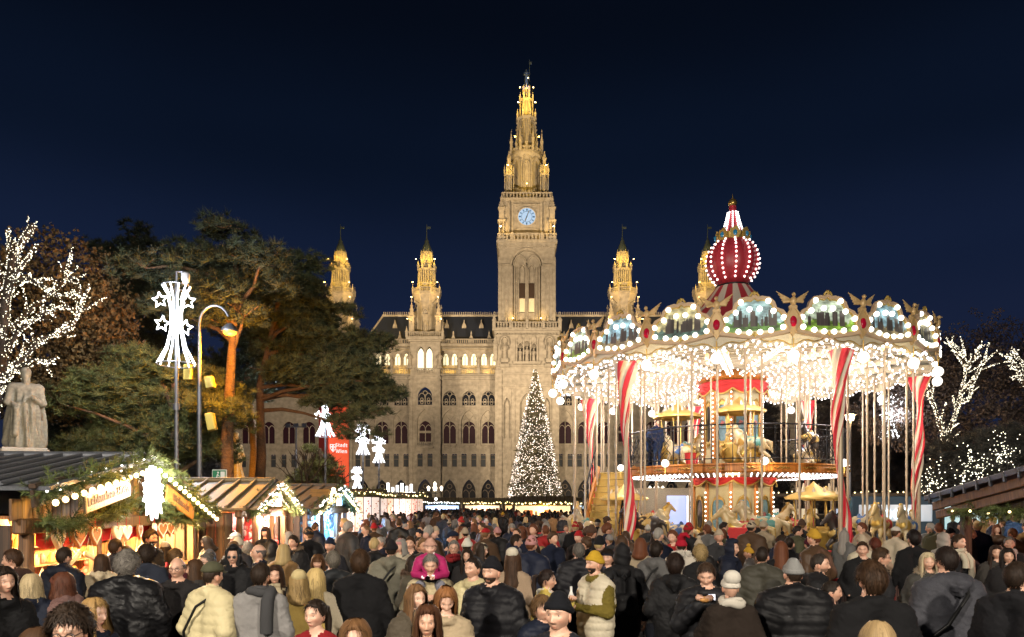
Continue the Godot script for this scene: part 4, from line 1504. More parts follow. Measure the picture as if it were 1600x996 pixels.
	for sg: float in [-1.0, 1.0]:
		var s := MB.new()
		for k in 3:
			s.tube([Vector3(sx + sg * .68, .6 + k * .09, 3.1), Vector3(sx + sg * (.62 + .03 * k), 1.7 + k * .09, 2.1), Vector3(sx + sg * .66 + .1, 2.9 + k * .09, 1.0), Vector3(sx + sg * .7 + .2, 3.5 + k * .09, .4)], .075, 6)
		part("stair_string", s, orange, ca)
		var h := MB.new()
		h.tube([Vector3(sx + sg * .72, 1.55, 3.15), Vector3(sx + sg * .72, 2.6, 2.1), Vector3(sx + sg * .75 + .1, 3.8, 1.0), Vector3(sx + sg * .78 + .2, 4.6, .3)], .03, 6)
		for k in 9:
			var q := k / 8.0
			var p := Vector3(sx + sg * .72 + .15 * q, .65 + 2.95 * q, 3.1 - 2.7 * q)
			h.tube([p, p + Vector3(0, .9, 0)], .016, 5)
			for m in 2:
				var y := .25 + m * .38
				h.tube([p + Vector3(0, y, 0), p + Vector3(0, y + .12, -.12), p + Vector3(0, y + .26, -.06), p + Vector3(0, y + .2, .05), p + Vector3(0, y + .08, -.02)], .014, 5)
		part("stair_railing", h, M.iron, ca)
	# --- brass poles
	var pm := MB.new()
	pm.surf(10, 60, func(u: float, w: float) -> Vector3:
		var a := u * TAU
		return pol(.036 + .006 * sin(a * 2.0 - w * 120.0), a, w * 6.4), true)
	var pmm := pm.mesh()
	var brass := mat(Color(.36, .29, .20), .4, .25)
	for i in 24:
		var a := .06 + i * TAU / 24
		part("brass_pole", pmm, brass, ca, pol(6.0, a, .5))
		if i % 3 != 1: part("brass_pole", pmm, brass, ca, pol(5.1, a + .11, .5))
	var pu := MB.new()
	pu.tube([Vector3.ZERO, Vector3(0, 3.4, 0)], .03, 8)
	var pum := pu.mesh()
	for i in 14:
		part("upper_pole", pum, brass, ca, pol(2.9, .2 + i * TAU / 14, 3.56))
	# outer posts with candy-striped cloths gathered round them
	var post := MB.new()
	post.tube([Vector3.ZERO, Vector3(0, 6.5, 0)], .07, 12)
	var postm := post.mesh()
	for deg in [-31.0, 28.5, 92.0, -112.0, 150.0, -165.0]:
		var a := deg_to_rad(deg)
		var o := part("canopy_post", postm, brass, ca, pol(6.35, a, .5))
		var cl := MB.new()
		var wild := rng.randf() * TAU
		cl.surf(60, 60, func(u: float, w: float) -> Vector3:
			var an := u * TAU
			var tw := w * 7.0 + wild
			var r := .115 + .045 * sin(w * 9.0 + wild) + .24 * pow(maxf(0, (w - .78) / .22), 1.5)
			r *= 1.0 + .2 * sin(an * 5.0 + w * 3.0) + .08 * sin(an * 9.0 - w * 7.0)
			var c := Vector3(sin(w * 5.0 + wild), 0, cos(w * 4.0 + wild)) * .17 * (1 - w)
			return pol(r, an + tw, .6 + w * 5.65) + c, true, func(u: float, w: float) -> Color:
			var s := fposmod(u * 4.0 + w * .4, 1.0)
			return Color(.50, .012, .03) if s < .58 else (Color(.55, .44, .26) if s < .68 else Color(.66, .6, .48)))
		part("striped_cloth", cl, mat(Color(1, 1, 1), .6, 0, "", 1.0, "cloth_n", .5, true), o)
	# --- horses and coaches
	var hc := [[Color(.58, .44, .20), Color(.60, .38, .07), Color(.35, .02, .02)], [Color(.50, .40, .22), Color(.42, .25, .06), Color(.05, .18, .16)], [Color(.05, .04, .035), Color(.6, .42, .12), Color(.42, .3, .1)], [Color(.60, .50, .30), Color(.62, .42, .10), Color(.04, .10, .25)]]
	var hms := []
	for q in hc:
		hms.append(horse_mesh([mat(q[0], .3, .05, "fine", 2.0), mat(q[1], .35, .5, "fine", 2.0), mat(q[2], .4)]))
	var k2 := 0
	for i in 12:
		var a := .06 + i * TAU / 12
		for r in [6.0, 5.1]:
			if r < 5.5 and i % 3 == 1: continue
			var h := part("horse", hms[k2 % 4], null, ca, pol(r, a + (0.0 if r > 5.5 else .11), .32 + .32 * (.5 + .5 * sin(k2 * 2.2))))
			h.rotation.y = a + PI
			k2 += 1
	for i in 7:
		var a := .2 + i * 2 * TAU / 14
		var h := part("horse", hms[(i + 1) % 4], null, ca, pol(2.9, a, 3.46 + .25 * sin(i * 1.9)))
		h.rotation.y = a + PI
		h.scale = Vector3.ONE * .86
	for q in [[.62, 4.3, .56], [2.2, 4.4, .56], [-1.1, 4.3, .56], [.1, 2.3, 3.57], [-.95, 2.4, 3.57]]:
		coach(ca, pol(q[1], q[0], q[2]), q[0])
	# flower tub on the deck and the red ticket box on the platform
	b = MB.new()
	b.lathe([Vector2(.14, 0), Vector2(.2, .4), Vector2(.22, .42), Vector2(.0, .42)], 16)
	part("red_tub", b, red_cloth, ca, pol(3.4, -.42, 3.57))
	b = MB.new()
	b.bbox(Vector3(0, .62, 0), Vector3(.56, .75, .4), .03)
	b.box(Vector3(0, .28, 0), Vector3(.1, .55, .1))
	part("red_box", b, red_cloth, ca, pol(6.7, .02, .56))
	# light of the many bulbs under the canopy and the deck
	for i in 8:
		omni(pol(4.3, i * TAU / 8 + .3, 5.8), Color(1.0, .94, .92), 7.5, .3, ca)
	for i in 5:
		omni(pol(2.6, i * TAU / 5, 3.05), Color(1.0, .88, .72), 1.6, .2, ca)

func column_storey(ca: Node3D, r: float, y0: float, y1: float, off: float, cream: Material, orange: Material) -> void:
	var k := 10
	var h := y1 - y0
	var w := 2 * r * tan(PI / k)
	var face := MB.new()
	face.bbox(Vector3(0, h / 2, -.04), Vector3(w, h, .08), .01)
	face.bbox(Vector3(0, h * .1, .02), Vector3(w * .8, h * .12, .05), .015)
	var fm := face.mesh()
	var pil := MB.new()
	pil.bbox(Vector3(0, h / 2, .02), Vector3(.13, h, .1), .02)
	var pm := pil.mesh()
	var oval := PackedVector2Array()
	var ov2 := PackedVector2Array()
	for i in 24:
		var a := TAU * i / 24
		var q := Vector2(signf(cos(a)) * pow(absf(cos(a)), .55) * w * .26, signf(sin(a)) * pow(absf(sin(a)), .55) * h * .2)
		oval.append(q)
		ov2.append(q * (1.16 + .07 * cos(a * 4)) )
	var fr := MB.new()
	fr.ring_of(ov2, oval, .0, .06)
	for s: float in [-1.0, 1.0]:
		fr.tube([Vector3(-.14, s * h * .22, .05), Vector3(0, s * h * .26, .07), Vector3(.14, s * h * .22, .05)], .03, 5)
	var frm := fr.mesh()
	var pn := MB.new()
	pn.prism(oval, -.01, .015)
	var pnm := pn.mesh()
	var rose := MB.new()
	for i in 9:
		var a := i * 2.4
		rose.ball(Vector3(cos(a) * .022 * sqrt(i), sin(a) * .03 * sqrt(i) - .01, .02), .032, 6, 4)
	var rm := rose.mesh()
	var blue := mat(Color(.16, .30, .36), .5, 0, "mottle", 1.5)
	var pink := mat(Color(.50, .17, .16), .5)
	var mirror := mat(Color(.10, .10, .11), .06, .6)
	var bulb := glow(Color(1.0, .90, .76), 3.0)
	var yellow := mat(Color(.58, .52, .30), .5, 0, "fine", 1.5)
	for i in k:
		var a := off + i * TAU / k
		var f := part("column_panel", fm, yellow, ca, pol(r, a, y0))
		f.rotation.y = a
		var o := part("oval_frame", frm, M.gold, f, Vector3(0, h * .5, .02))
		if i % 3 == 2: part("oval_mirror", pnm, mirror, f, Vector3(0, h * .5, .015))
		else:
			part("oval_painting", pnm, blue, f, Vector3(0, h * .5, .015))
			part("painted_rose", rm, pink, f, Vector3(0, h * .5, .03))
		var e := a + PI / k
		var p := part("pilaster", pm, orange, ca, pol(r / cos(PI / k), e, y0))
		p.rotation.y = e
		var xs := []
		for q in int(h / .17) - 4: xs.append(Transform3D(Basis(), Vector3(0, .4 + q * .17, .1)))
		many("pilaster_bulb", dot_mesh(.036), bulb, xs, p)

func coach(ca: Node3D, p: Vector3, a: float) -> void:      # a gilded round coach under a little crown roof
	var b := MB.new()
	b.lathe_s([Vector2(.3, .05), Vector2(.55, .2), Vector2(.66, .45), Vector2(.62, .7), Vector2(.66, .78), Vector2(.58, .78), Vector2(.55, .5), Vector2(.3, .3), Vector2(0, .3)], 24, func(u: float, _w: float) -> float: return 1.0 + .05 * absf(sin(u * TAU * 4)))
	var o := part("coach", b, M.gold_paint, ca, p)
	o.rotation.y = a
	b = MB.new()
	for i in 4:
		var q := i * PI / 2 + PI / 4
		b.tube([pol(.56, q, .75), pol(.54, q, 1.3), pol(.6, q, 1.85)], .028, 6)
	part("coach_post", b, M.gold, o)
	b = MB.new()
	b.lathe_s([Vector2(.86, 1.82), Vector2(.9, 1.9), Vector2(.7, 2.0), Vector2(.4, 2.12), Vector2(.12, 2.3), Vector2(.0, 2.42)], 24)
	part("coach_roof", b, mat(Color(.60, .42, .12), .4, .3), o)
	b = MB.new()
	for i in 9:
		var q := i * TAU / 9
		b.tube([pol(.5, q, 2.0), pol(.46, q, 2.22 + .12 * (i % 2))], [.07, .02], 6)
	part("coach_crest", b, mat(Color(.6, .54, .42), .5), o)
	b = MB.new()
	for i in 6:
		var q := i * TAU / 6
		b.tube([pol(.68, q, .3), pol(.78, q + .2, .5), pol(.7, q + .35, .62)], [.07, .06, .02], 6)
		b.ball(pol(.7, q, .7), .07, 7, 5)
	part("coach_scroll", b, M.gold, o)

func scene_mat(i: int) -> Material:     # the pictures on the rounding boards: a skyline of houses in front of trees
	if not T.has("scene%d" % (i % 4)):
		var im := Image.create(128, 96, false, Image.FORMAT_RGB8)
		var r := RandomNumberGenerator.new()
		r.seed = 77 + i
		var f := FastNoiseLite.new()
		f.seed = i
		f.frequency = .04
		var skyc := [Color(.60, .74, .78), Color(.70, .78, .72), Color(.56, .72, .80), Color(.76, .74, .58)][i % 4] as Color
		var land := [Color(.30, .44, .22), Color(.42, .56, .20), Color(.48, .44, .34), Color(.30, .40, .38)][i % 4] as Color
		for y in 96:
			for x in 128:
				var q := f.get_noise_2d(x * 1.2, y * 2.0)
				im.set_pixel(x, y, skyc * (.9 + .5 * q) if y < 58 + 12 * f.get_noise_2d(x * 2.0, 7) else land * (1.0 + .8 * q))
		for k in 15:
			var w := r.randi_range(4, 10)
			var h := r.randi_range(12, 34)
			var x := 24 + r.randi_range(0, 74)
			im.fill_rect(Rect2i(x, 66 - h, w, h), Color(.22, .20, .19) * r.randf_range(.7, 1.4))
			im.fill_rect(Rect2i(x + w / 2, 60 - h, 1, 7), Color(.2, .2, .2))
		T["scene%d" % (i % 4)] = ImageTexture.create_from_image(im)
		var m := mat(Color(1, 1, 1), .5)
		m.albedo_texture = T["scene%d" % (i % 4)]
		m.uv1_scale = Vector3(.5, -.75, 1)
		m.uv1_offset = Vector3(.5, .86, 0)
		m.texture_repeat = false
		M["scene%d" % (i % 4)] = m
	return M["scene%d" % (i % 4)]

# ------------------------------------------------------------------ trees
func blade_tuft(k: int, l: float, w: float, up := .25, seed_ := 1) -> MB:       # needles round a twig end
	var r := RandomNumberGenerator.new()
	r.seed = seed_
	var b := MB.new()
	for i in k:
		var d := Vector3(r.randf_range(-1, 1), r.randf_range(-.6, 1) + up, r.randf_range(-1, 1)).normalized()
		var s := d.cross(Vector3(r.randf_range(-1, 1), r.randf_range(-1, 1), r.randf_range(-1, 1))).normalized() * w
		var e := l * r.randf_range(.6, 1.0)
		b.tri(d * e * .05 - s, d * e * .05 + s, d * e)
	return b

func leaf_cluster(k: int, rad: float, size: float, seed_ := 1) -> MB:
	var r := RandomNumberGenerator.new()
	r.seed = seed_
	var b := MB.new()
	for i in k:
		var p := Vector3(r.randf_range(-1, 1), r.randf_range(-1, 1), r.randf_range(-1, 1)) * rad
		var a := Vector3(r.randf_range(-1, 1), r.randf_range(-1, .3), r.randf_range(-1, 1)).normalized() * size
		var s := a.cross(Vector3(r.randf_range(-1, 1), r.randf_range(-1, 1), r.randf_range(-1, 1))).normalized() * size * .45
		b.quad(p, p + a * .5 + s, p + a, p + a * .5 - s)
	return b

func fir_spray(seed_ := 3) -> MB:       # a flat branch one unit long along x, its tip drooping
	var r := RandomNumberGenerator.new()
	r.seed = seed_
	var b := MB.new()
	b.tube([Vector3.ZERO, Vector3(.5, .02, 0), Vector3(1, -.1, 0)], [.02, .014, .004], 4, false)
	for i in 46:
		var q := .12 + .88 * i / 45.0
		var s := 1.0 if i % 2 else -1.0
		var p := Vector3(q, .02 - .12 * q * q, 0)
		var l := .30 * (1.1 - q) + .09
		var d := Vector3(.75, r.randf_range(-.25, .35), s * r.randf_range(.5, 1)).normalized()
		for k in 3:
			var o := p + d * l * k * .3
			var e := (d + Vector3(r.randf_range(-.5, .5), r.randf_range(-.4, .5), r.randf_range(-.5, .5))).normalized() * l * .6
			var w := e.cross(Vector3(r.randf_range(-1, 1), 1, r.randf_range(-1, 1))).normalized() * .016
			b.tri(o - w, o + w, o + e)
	return b

func grow(mb: MB, p: Vector3, d: Vector3, l: float, r: float, depth: int, tips: Array, lines: Array, spread := .75, lift := .15, kids := 3) -> void:
	var pts := [p]
	var rad := [r]
	var q := p
	var dir := d
	for i in 4:
		dir = (dir + Vector3(rf(-.22, .22), rf(-.1, .16) + lift * .3, rf(-.22, .22))).normalized()
		q += dir * l / 4
		pts.append(q)
		rad.append(lerpf(r, r * .62, (i + 1) / 4.0))
	mb.tube(pts, rad, 7 if depth > 1 else 5, false)
	lines.append([pts, r, depth])
	if depth == 0:
		tips.append([q, dir])
		return
	for i in kids:
		var a := TAU * (i + rf(-.25, .25)) / kids
		var sx := dir.cross(Vector3.UP if absf(dir.y) < .95 else Vector3.RIGHT).normalized()
		var sy := dir.cross(sx)
		var nd := (dir + (sx * cos(a) + sy * sin(a)) * spread * rf(.7, 1.2) + Vector3.UP * lift).normalized()
		var from: Vector3 = q if i < 2 else pts[3]
		grow(mb, from, nd, l * rf(.62, .82), r * .58, depth - 1, tips, lines, spread, lift, kids)
	if depth == 1: tips.append([q, dir])

func deco_tree(called: String, label: String, at: Vector3, h: float, depth: int, leaf: Color, density: int, lit_r: float, per_m: float, lean := Vector3.UP, group := "") -> void:
	var o := thing(called, label, "tree", at, 0.0, group)
	var w := MB.new()
	var tips := []
	var lines := []
	var base := MB.new()
	grow(w, Vector3.ZERO, lean.normalized(), h * .32, h * .022, depth, tips, lines, .72, .12)
	part("trunk", w, M.bark, o)
	if density > 0:
		var xs := []
		var cs := PackedColorArray()
		for t in tips:
			for i in density:
				var p: Vector3 = t[0] + Vector3(rf(-1, 1), rf(-.8, .8), rf(-1, 1)) * h * .075
				xs.append(Transform3D(Basis.from_euler(Vector3(rf(0, TAU), rf(0, TAU), rf(0, TAU))) * rf(.7, 1.3), p))
				cs.append(leaf * rf(.55, 1.35))
		var lm := mat(Color(1, 1, 1), .8, 0, "", 1, "", 1, true)
		lm.backlight_enabled = true
		lm.backlight = Color(.35, .3, .2)
		many("crown", leaf_cluster(12, .34, .2, 5), lm, xs, o, cs)
	if per_m > 0:
		var xs := []
		var cs := PackedColorArray()
		for ln in lines:
			if ln[1] < lit_r: continue
			var pts: Array = ln[0]
			for i in pts.size() - 1:
				var a: Vector3 = pts[i]
				var b: Vector3 = pts[i + 1]
				var r: float = ln[1] * .95 + .05
				for k in int(a.distance_to(b) * per_m):
					var d := Vector3(rf(-1, 1), rf(-1, 1), rf(-1, 1)).normalized()
					xs.append(Transform3D(Basis() * rf(.7, 1.2), a.lerp(b, rf(0, 1)) + d * r))
		many("fairy_light", dot_mesh(.024), glow(Color(1.0, .90, .62), 3.0), xs, o)

func lit_tree(called: String, label: String, z: float, limbs: Array, r0: float, leaf: Color, k: int, ctr: Vector3, size: Vector3, per_m: int) -> void:
	var o := thing(called, label, "tree", Vector3(0, 0, z))
	var w := MB.new()
	var xs := []
	for n in limbs.size():
		var pts: Array = limbs[n]
		var rad := []
		for i in pts.size(): rad.append(lerpf(r0 if n == 0 else r0 * .42, r0 * (.4 if n == 0 else .12), float(i) / (pts.size() - 1)))
		w.tube(pts, rad, 8, false)
		for i in pts.size() - 1:
			var a: Vector3 = pts[i]
			var b: Vector3 = pts[i + 1]
			if n == 0 and i == 0: continue
			var tw := []
			for q in 3:      # twigs
				var f := a.lerp(b, rf(.1, 1))
				var e := f + (b - a).rotated(Vector3(rf(-1, 1), rf(-1, 1), rf(-1, 1)).normalized(), rf(.5, 1.1)) * rf(.4, .9)
				w.tube([f, f.lerp(e, .5) + Vector3(0, .06, 0), e], [r0 * .13, r0 * .09, .01], 5, false)
				tw.append([f, e])
			tw.append([a, b])
			for s in tw:
				for m in int((s[0] as Vector3).distance_to(s[1]) * per_m * (1.0 if s[0] == a else .4)):
					var d := Vector3(rf(-1, 1), rf(-1, 1), rf(-1, 1)).normalized()
					xs.append(Transform3D(Basis() * rf(.6, 1.25), (s[0] as Vector3).lerp(s[1], rf(0, 1)) + d * ((rad[i] as float) * .95 + .02 if s[0] == a else .05)))
	part("trunk", w, M.bark, o)
	many("fairy_light", dot_mesh(.021), glow(Color(1.0, .91, .66), 2.8), xs, o)
	xs = []
	var cs := PackedColorArray()
	for i in k:
		var u := Vector3(rf(-1, 1), rf(-1, 1), rf(-1, 1))
		if u.length() > 1: u = u.normalized() * rf(.3, 1)
		xs.append(Transform3D(Basis.from_euler(Vector3(rf(0, TAU), rf(0, TAU), rf(0, TAU))) * rf(.7, 1.3), ctr + u * size))
		cs.append(leaf * rf(.5, 1.4))
	for i in 40:
		var a: Vector3 = limbs[rng.randi() % limbs.size()].back()
		var e := ctr + Vector3(rf(-.8, .8), rf(-.3, .9), rf(-.8, .8)) * size
		w.tube([a, a.lerp(e, .5) + Vector3(0, .3, 0), e], [.035, .025, .008], 4, false)
	var lm := mat(Color(1, 1, 1), .8, 0, "", 1, "", 1, true)
	lm.backlight_enabled = true
	lm.backlight = Color(.35, .3, .2)
	many("crown", leaf_cluster(12, .34, .17, 5), lm, xs, o, cs)

func pine(called: String, label: String, at: Vector3, limbs: Array, trunk: Array, leaf: Color, pad := Vector3(1.5, .5, 1.5), dens := 60, tuft := .42) -> void:      # limbs: [height on the trunk 0..1, end offset from the trunk's foot]
	var o := thing(called, label, "pine tree", at)
	var w := MB.new()
	var rad := []
	for i in trunk.size(): rad.append(lerpf(.34, .12, float(i) / (trunk.size() - 1)))
	w.tube(trunk, rad, 10, false)
	var xs := []
	var cs := PackedColorArray()
	for l in limbs:
		var f: float = l[0] * (trunk.size() - 1)
		var i := mini(int(f), trunk.size() - 2)
		var a: Vector3 = (trunk[i] as Vector3).lerp(trunk[i + 1], f - i)
		var e: Vector3 = l[1]
		var m := a.lerp(e, .5) + Vector3(rf(-.4, .4), rf(.1, .7), rf(-.4, .4))
		w.tube([a, a.lerp(m, .5) + Vector3(0, .15, 0), m, m.lerp(e, .5) + Vector3(0, .1, 0), e], [.13, .11, .085, .06, .03], 6, false)
		for c in [[e, 1.0], [m.lerp(e, .55) + Vector3(rf(-1, 1), .3, rf(-1, 1)), .8], [m + Vector3(rf(-1.2, 1.2), .4, rf(-1.2, 1.2)), .65]]:
			var s := pad * (c[1] as float) * rf(.8, 1.2)
			for k in int(dens * (c[1] as float)):
				var u := Vector3(rf(-1, 1), rf(-.7, 1), rf(-1, 1))
				if u.length() > 1: u = u.normalized() * rf(.5, 1)
				xs.append(Transform3D(Basis.from_euler(Vector3(rf(-.5, .5), rf(0, TAU), rf(-.5, .5))) * rf(.7, 1.25), (c[0] as Vector3) + u * s))
				cs.append(leaf * rf(.5, 1.4))
			for k in 5:
				w.tube([c[0], (c[0] as Vector3) + Vector3(rf(-.8, .8), rf(.1, .5), rf(-.8, .8)) * s], .018, 4, false)
	for i in limbs.size() * 3:
		var c: Vector3 = (limbs[rng.randi() % limbs.size()][1] as Vector3).lerp(limbs[rng.randi() % limbs.size()][1], rf(.15, .85)) + Vector3(rf(-.8, .8), rf(-.6, .6), rf(-1, 1))
		for k in int(dens * .8):
			var u := Vector3(rf(-1, 1), rf(-.8, 1), rf(-1, 1))
			if u.length() > 1: u = u.normalized() * rf(.4, 1)
			xs.append(Transform3D(Basis.from_euler(Vector3(rf(-.5, .5), rf(0, TAU), rf(-.5, .5))) * rf(.7, 1.25), c + u * pad))
			cs.append(leaf * rf(.4, 1.4))
	part("trunk", w, M.bark_pine, o)
	many("crown", blade_tuft(34, tuft, .016, .3, 7), mat(Color(1, 1, 1), .7, 0, "", 1, "", 1, true), xs, o, cs)

func christmas_tree() -> void:
	var o := thing("christmas_tree", "huge christmas tree covered in white lights before the clock tower", "christmas tree", Vector3(4.1, 0, -130))
	var t := MB.new()
	t.tube([Vector3.ZERO, Vector3(0, 12, 0), Vector3(0, 26, 0)], [.4, .25, .04], 10)
	part("trunk", t, M.bark, o)
	var xs := []
	var cs := PackedColorArray()
	var li := []
	var y := 2.0
	while y < 26.2:
		var r := 5.1 * pow(1.0 - (y - 2) / 24.6, .86) + .12
		var k := int(7 + r * 5.0)
		for i in k:
			var a := TAU * (i + rf(-.4, .4)) / k
			var l := r * rf(.78, 1.12)
			xs.append(Transform3D(Basis(Vector3.UP, a) * Basis(Vector3.BACK, rf(-.28, .1)) * Basis(Vector3.RIGHT, rf(-.4, .4)) * Basis().scaled(Vector3(l, l * .9 + .5, l * .75 + .6)), Vector3(0, y + rf(-.2, .2), 0)))
			cs.append(Color(.12, .11, .065) * rf(.5, 1.5))
		y += .36 + .012 * r
	many("crown", fir_spray(), mat(Color(1, 1, 1), .7, 0, "", 1, "", 1, true), xs, o, cs)
	for i in 3300:
		var q := 1.0 - sqrt(rf(0, 1))
		var yy := 2.0 + 24.6 * q
		var r := (5.1 * pow(1.0 - (yy - 2) / 24.6, .86)) * rf(.82, 1.04) + .1
		var a := rf(0, TAU)
		li.append(Transform3D(Basis() * rf(.55, 1.25), Vector3(sin(a) * r, yy - .12 * r, cos(a) * r)))
	many("fairy_light", dot_mesh(.07), glow(Color(1.0, .84, .74), 2.2), li, o)
	omni(Vector3(-3, 10, 8.5), Color(1, .88, .74), 45.0, .3, o)

# ------------------------------------------------------------------ poles with light ornaments, lamps, signs
func star_outline(r: float, r2: float) -> Array:
	var p := []
	for i in 11:
		var a := PI / 2 + TAU * i / 10
		var q := r if i % 2 == 0 else r2
		p.append(Vector3(cos(a) * q, sin(a) * q, 0))
	return p

func light_ornament(at: Vector3, top: float, h: float, label: String, camera_box := false, e := 3.0) -> void:
	var o := thing("light_ornament", label, "light decoration", at, 0.0, "star ornaments on the lamp poles")
	var p := MB.new()
	p.tube([Vector3.ZERO, Vector3(0, 3, 0), Vector3(0, top + .1, 0)], [.1, .085, .06], 10)
	p.tube([Vector3(0, top * .55, 0), Vector3(0, top * .55 + .25, 0)], .14, 8)
	part("pole", p, M.steel, o)
	var m := glow(Color(.93, .96, 1.0), e)
	for i in 11:
		var a := TAU * i / 11
		var s := MB.new()
		s.tube([pol(.17 * h, a, top), pol(.10 * h, a, top - .12 * h), pol(.065 * h, a, top - .35 * h), pol(.07 * h, a, top - .55 * h), pol(.12 * h, a, top - .78 * h), pol(.23 * h, a, top - h)], .0085 * h, 5)
		part("light_strand", s, m, o)
	for r in [[.17, 0.0], [.23, 1.0]]:
		var c := MB.new()
		var ring := []
		for i in 25: ring.append(pol(r[0] * h, TAU * i / 24, top - r[1] * h))
		c.tube(ring, .008 * h, 5, false)
		part("hoop", c, M.steel, o)
	var st := MB.new()
	st.tube(star_outline(.10 * h, .046 * h), .009 * h, 5, false)
	var stm := st.mesh()
	var sp := .72
	for q in [[-.24, .2], [.25, .22], [-.2, .5], [.2, .55]]:
		var sn := part("light_star", stm, m, o, Vector3(q[0] * h * sp, top - q[1] * h, .08 * h))
		sn.rotation.z = rf(-.3, .3)
	if camera_box:
		var c := MB.new()
		c.tube([Vector3(0, top, 0), Vector3(0, top + .55, 0), Vector3(.35, top + .55, 0)], .045, 6)
		part("camera_arm", c, M.steel, o)
		c = MB.new()
		c.lathe_s([Vector2(0, -.28), Vector2(.12, -.24), Vector2(.16, -.12), Vector2(.16, .1), Vector2(.1, .16), Vector2(0, .17)], 14)
		part("dome_camera", c, mat(Color(.5, .5, .5), .4), o, Vector3(.36, top + .36, 0))
	omni(at + Vector3(0, top - h * .5, h * .42), Color(.92, .95, 1.0), 55.0 if at.x < 0 else 8.0, .3)

func street_lamp() -> void:
	var o := thing("street_lamp", "curved grey street lamp glowing orange beside the pine trunk", "street lamp", Vector3(-12.75, 0, -30))
	var p := MB.new()
	var pts := [Vector3.ZERO, Vector3(0, 4, 0), Vector3(0, 8.6, 0)]
	var rad := [.12, .1, .08]
	for i in 9:
		var a := PI * i / 9 * .98
		pts.append(Vector3(.62 - .62 * cos(a), 9.6 + .75 * sin(a), 0))
		rad.append(.055)
	p.tube(pts, rad, 10)
	part("pole", p, M.steel, o)
	var l := MB.new()
	l.lathe_s([Vector2(.12, .3), Vector2(.3, .12), Vector2(.34, 0), Vector2(.3, -.03)], 20)
	part("lamp_shade", l, M.steel, o, Vector3(1.24, 9.3, 0))
	l = MB.new()
	l.ball(Vector3.ZERO, .27, 16, 8, Vector3(1, .5, 1))
	part("lamp_glass", l, glow(Color(1.0, .56, .09), 1.6, Color(.2, .1, .02)), o, Vector3(1.24, 9.25, 0))
	omni(Vector3(1.24, 8.55, 0), Color(1.0, .64, .12), 70.0, .25, o)
	var s := MB.new()
	s.bbox(Vector3(0, 0, 0), Vector3(.34, .8, .3), .04)
	for q in [[-.42, 7.6, .8], [.45, 7.2, .6], [.5, 5.6, .9]]:
		var b := part("signal_box", s, mat(Color(.45, .33, .06), .5), o, Vector3(q[0], q[1], .05))
		b.scale.y = q[2]
		b.rotation.z = .2 if q[0] > 0 else 0.0

func letters(text: String, size: float, depth: float) -> TextMesh:
	var t := TextMesh.new()
	var f := SystemFont.new()
	f.font_names = PackedStringArray(["Droid Sans"])
	f.font_weight = 700
	t.font = f
	t.text = text
	t.font_size = 32
	t.pixel_size = size / 32.0
	t.depth = depth
	return t

func statue(label: String, at: Vector3, base_h: float, h: float, yaw: float, m: Material, crown := false) -> void:
	var o := thing("statue", label, "statue", at, yaw)
	var p := MB.new()
	p.bbox(Vector3(0, .2, 0), Vector3(1.9, .4, 1.9), .05)
	p.bbox(Vector3(0, base_h / 2 + .1, 0), Vector3(1.35, base_h - .5, 1.35), .05)
	p.bbox(Vector3(0, base_h - .12, 0), Vector3(1.6, .24, 1.6), .06)
	part("pedestal", p, M.stone_pale, o)
	var f := Field.new()
	var s := h / 3.2
	f.cap(Vector3(0, .12, 0), Vector3(0, 1.3, 0), .56, .36, 0, .15, 1.15)
	f.cap(Vector3(-.12, 1.3, 0), Vector3(-.16, 2.2, 0), .3, .26, 0, .15, 1.1)
	f.cap(Vector3(.12, 1.3, 0), Vector3(.16, 2.2, 0), .3, .26, 0, .15, 1.1)
	f.cap(Vector3(-.4, 2.34, 0), Vector3(.4, 2.34, 0), .17, .17, 0, .14)
	f.cap(Vector3(0, 2.4, .02), Vector3(0, 2.66, .03), .13, .11, 0, .06)
	f.cap(Vector3(0, 2.78, .06), Vector3(0, 2.94, .05), .17, .19, 0, .04)
	f.cap(Vector3(0, 2.93, .2), Vector3(0, 2.93, .22), .05, .04, 0, .03)
	f.cap(Vector3(0, 2.68, .13), Vector3(0, 2.5, .17), .1, .05, 0, .06)
	f.cap(Vector3(0, 2.82, .2), Vector3(0, 2.76, .24), .035, .035, 0, .04)
	for q: float in [-1.0, 1.0]:
		f.cap(Vector3(q * .46, 2.3, 0), Vector3(q * .56, 1.75, .08), .15, .13, 0, .1)
		f.cap(Vector3(q * .56, 1.75, .08), Vector3(q * .22, 1.72 + q * .2, .42), .12, .08, 0, .06)
	f.cap(Vector3(-.36, 2.32, -.15), Vector3(-.42, .25, -.3), .16, .33, 0, .12)
	f.cap(Vector3(.36, 2.32, -.15), Vector3(.38, .25, -.26), .16, .3, 0, .12)
	f.cap(Vector3(.34, 2.3, .16), Vector3(-.3, 1.5, .34), .07, .09, 0, .08)
	f.cap(Vector3(-.3, 1.45, .3), Vector3(-.4, .5, .36), .1, .13, 0, .08)
	if crown: f.cap(Vector3(0, 2.98, .03), Vector3(0, 3.16, .03), .17, .2, 0, .02)
	else: f.cap(Vector3(0, 2.95, -.04), Vector3(0, 2.5, -.14), .16, .14, 0, .06)
	f.build(.042)
	f.normals()
	for i in f.V.size():
		var v := f.V[i]
		var a := atan2(v.x, v.z)
		var q := clampf((2.3 - v.y) / 1.2, 0, 1)
		f.V[i] += Vector3(f.N[i].x, 0, f.N[i].z) * q * (.07 * sin(a * 9.0 + v.y * 1.3 + v.x) + .035 * sin(a * 17.0 - v.y)) + f.N[i] * .02 * wrinkle.get_noise_3dv(v * 9.0)
	f.normals()
	var g := part("figure", f.mesh([m]), null, o, Vector3(0, base_h, 0))
	g.scale = Vector3.ONE * s

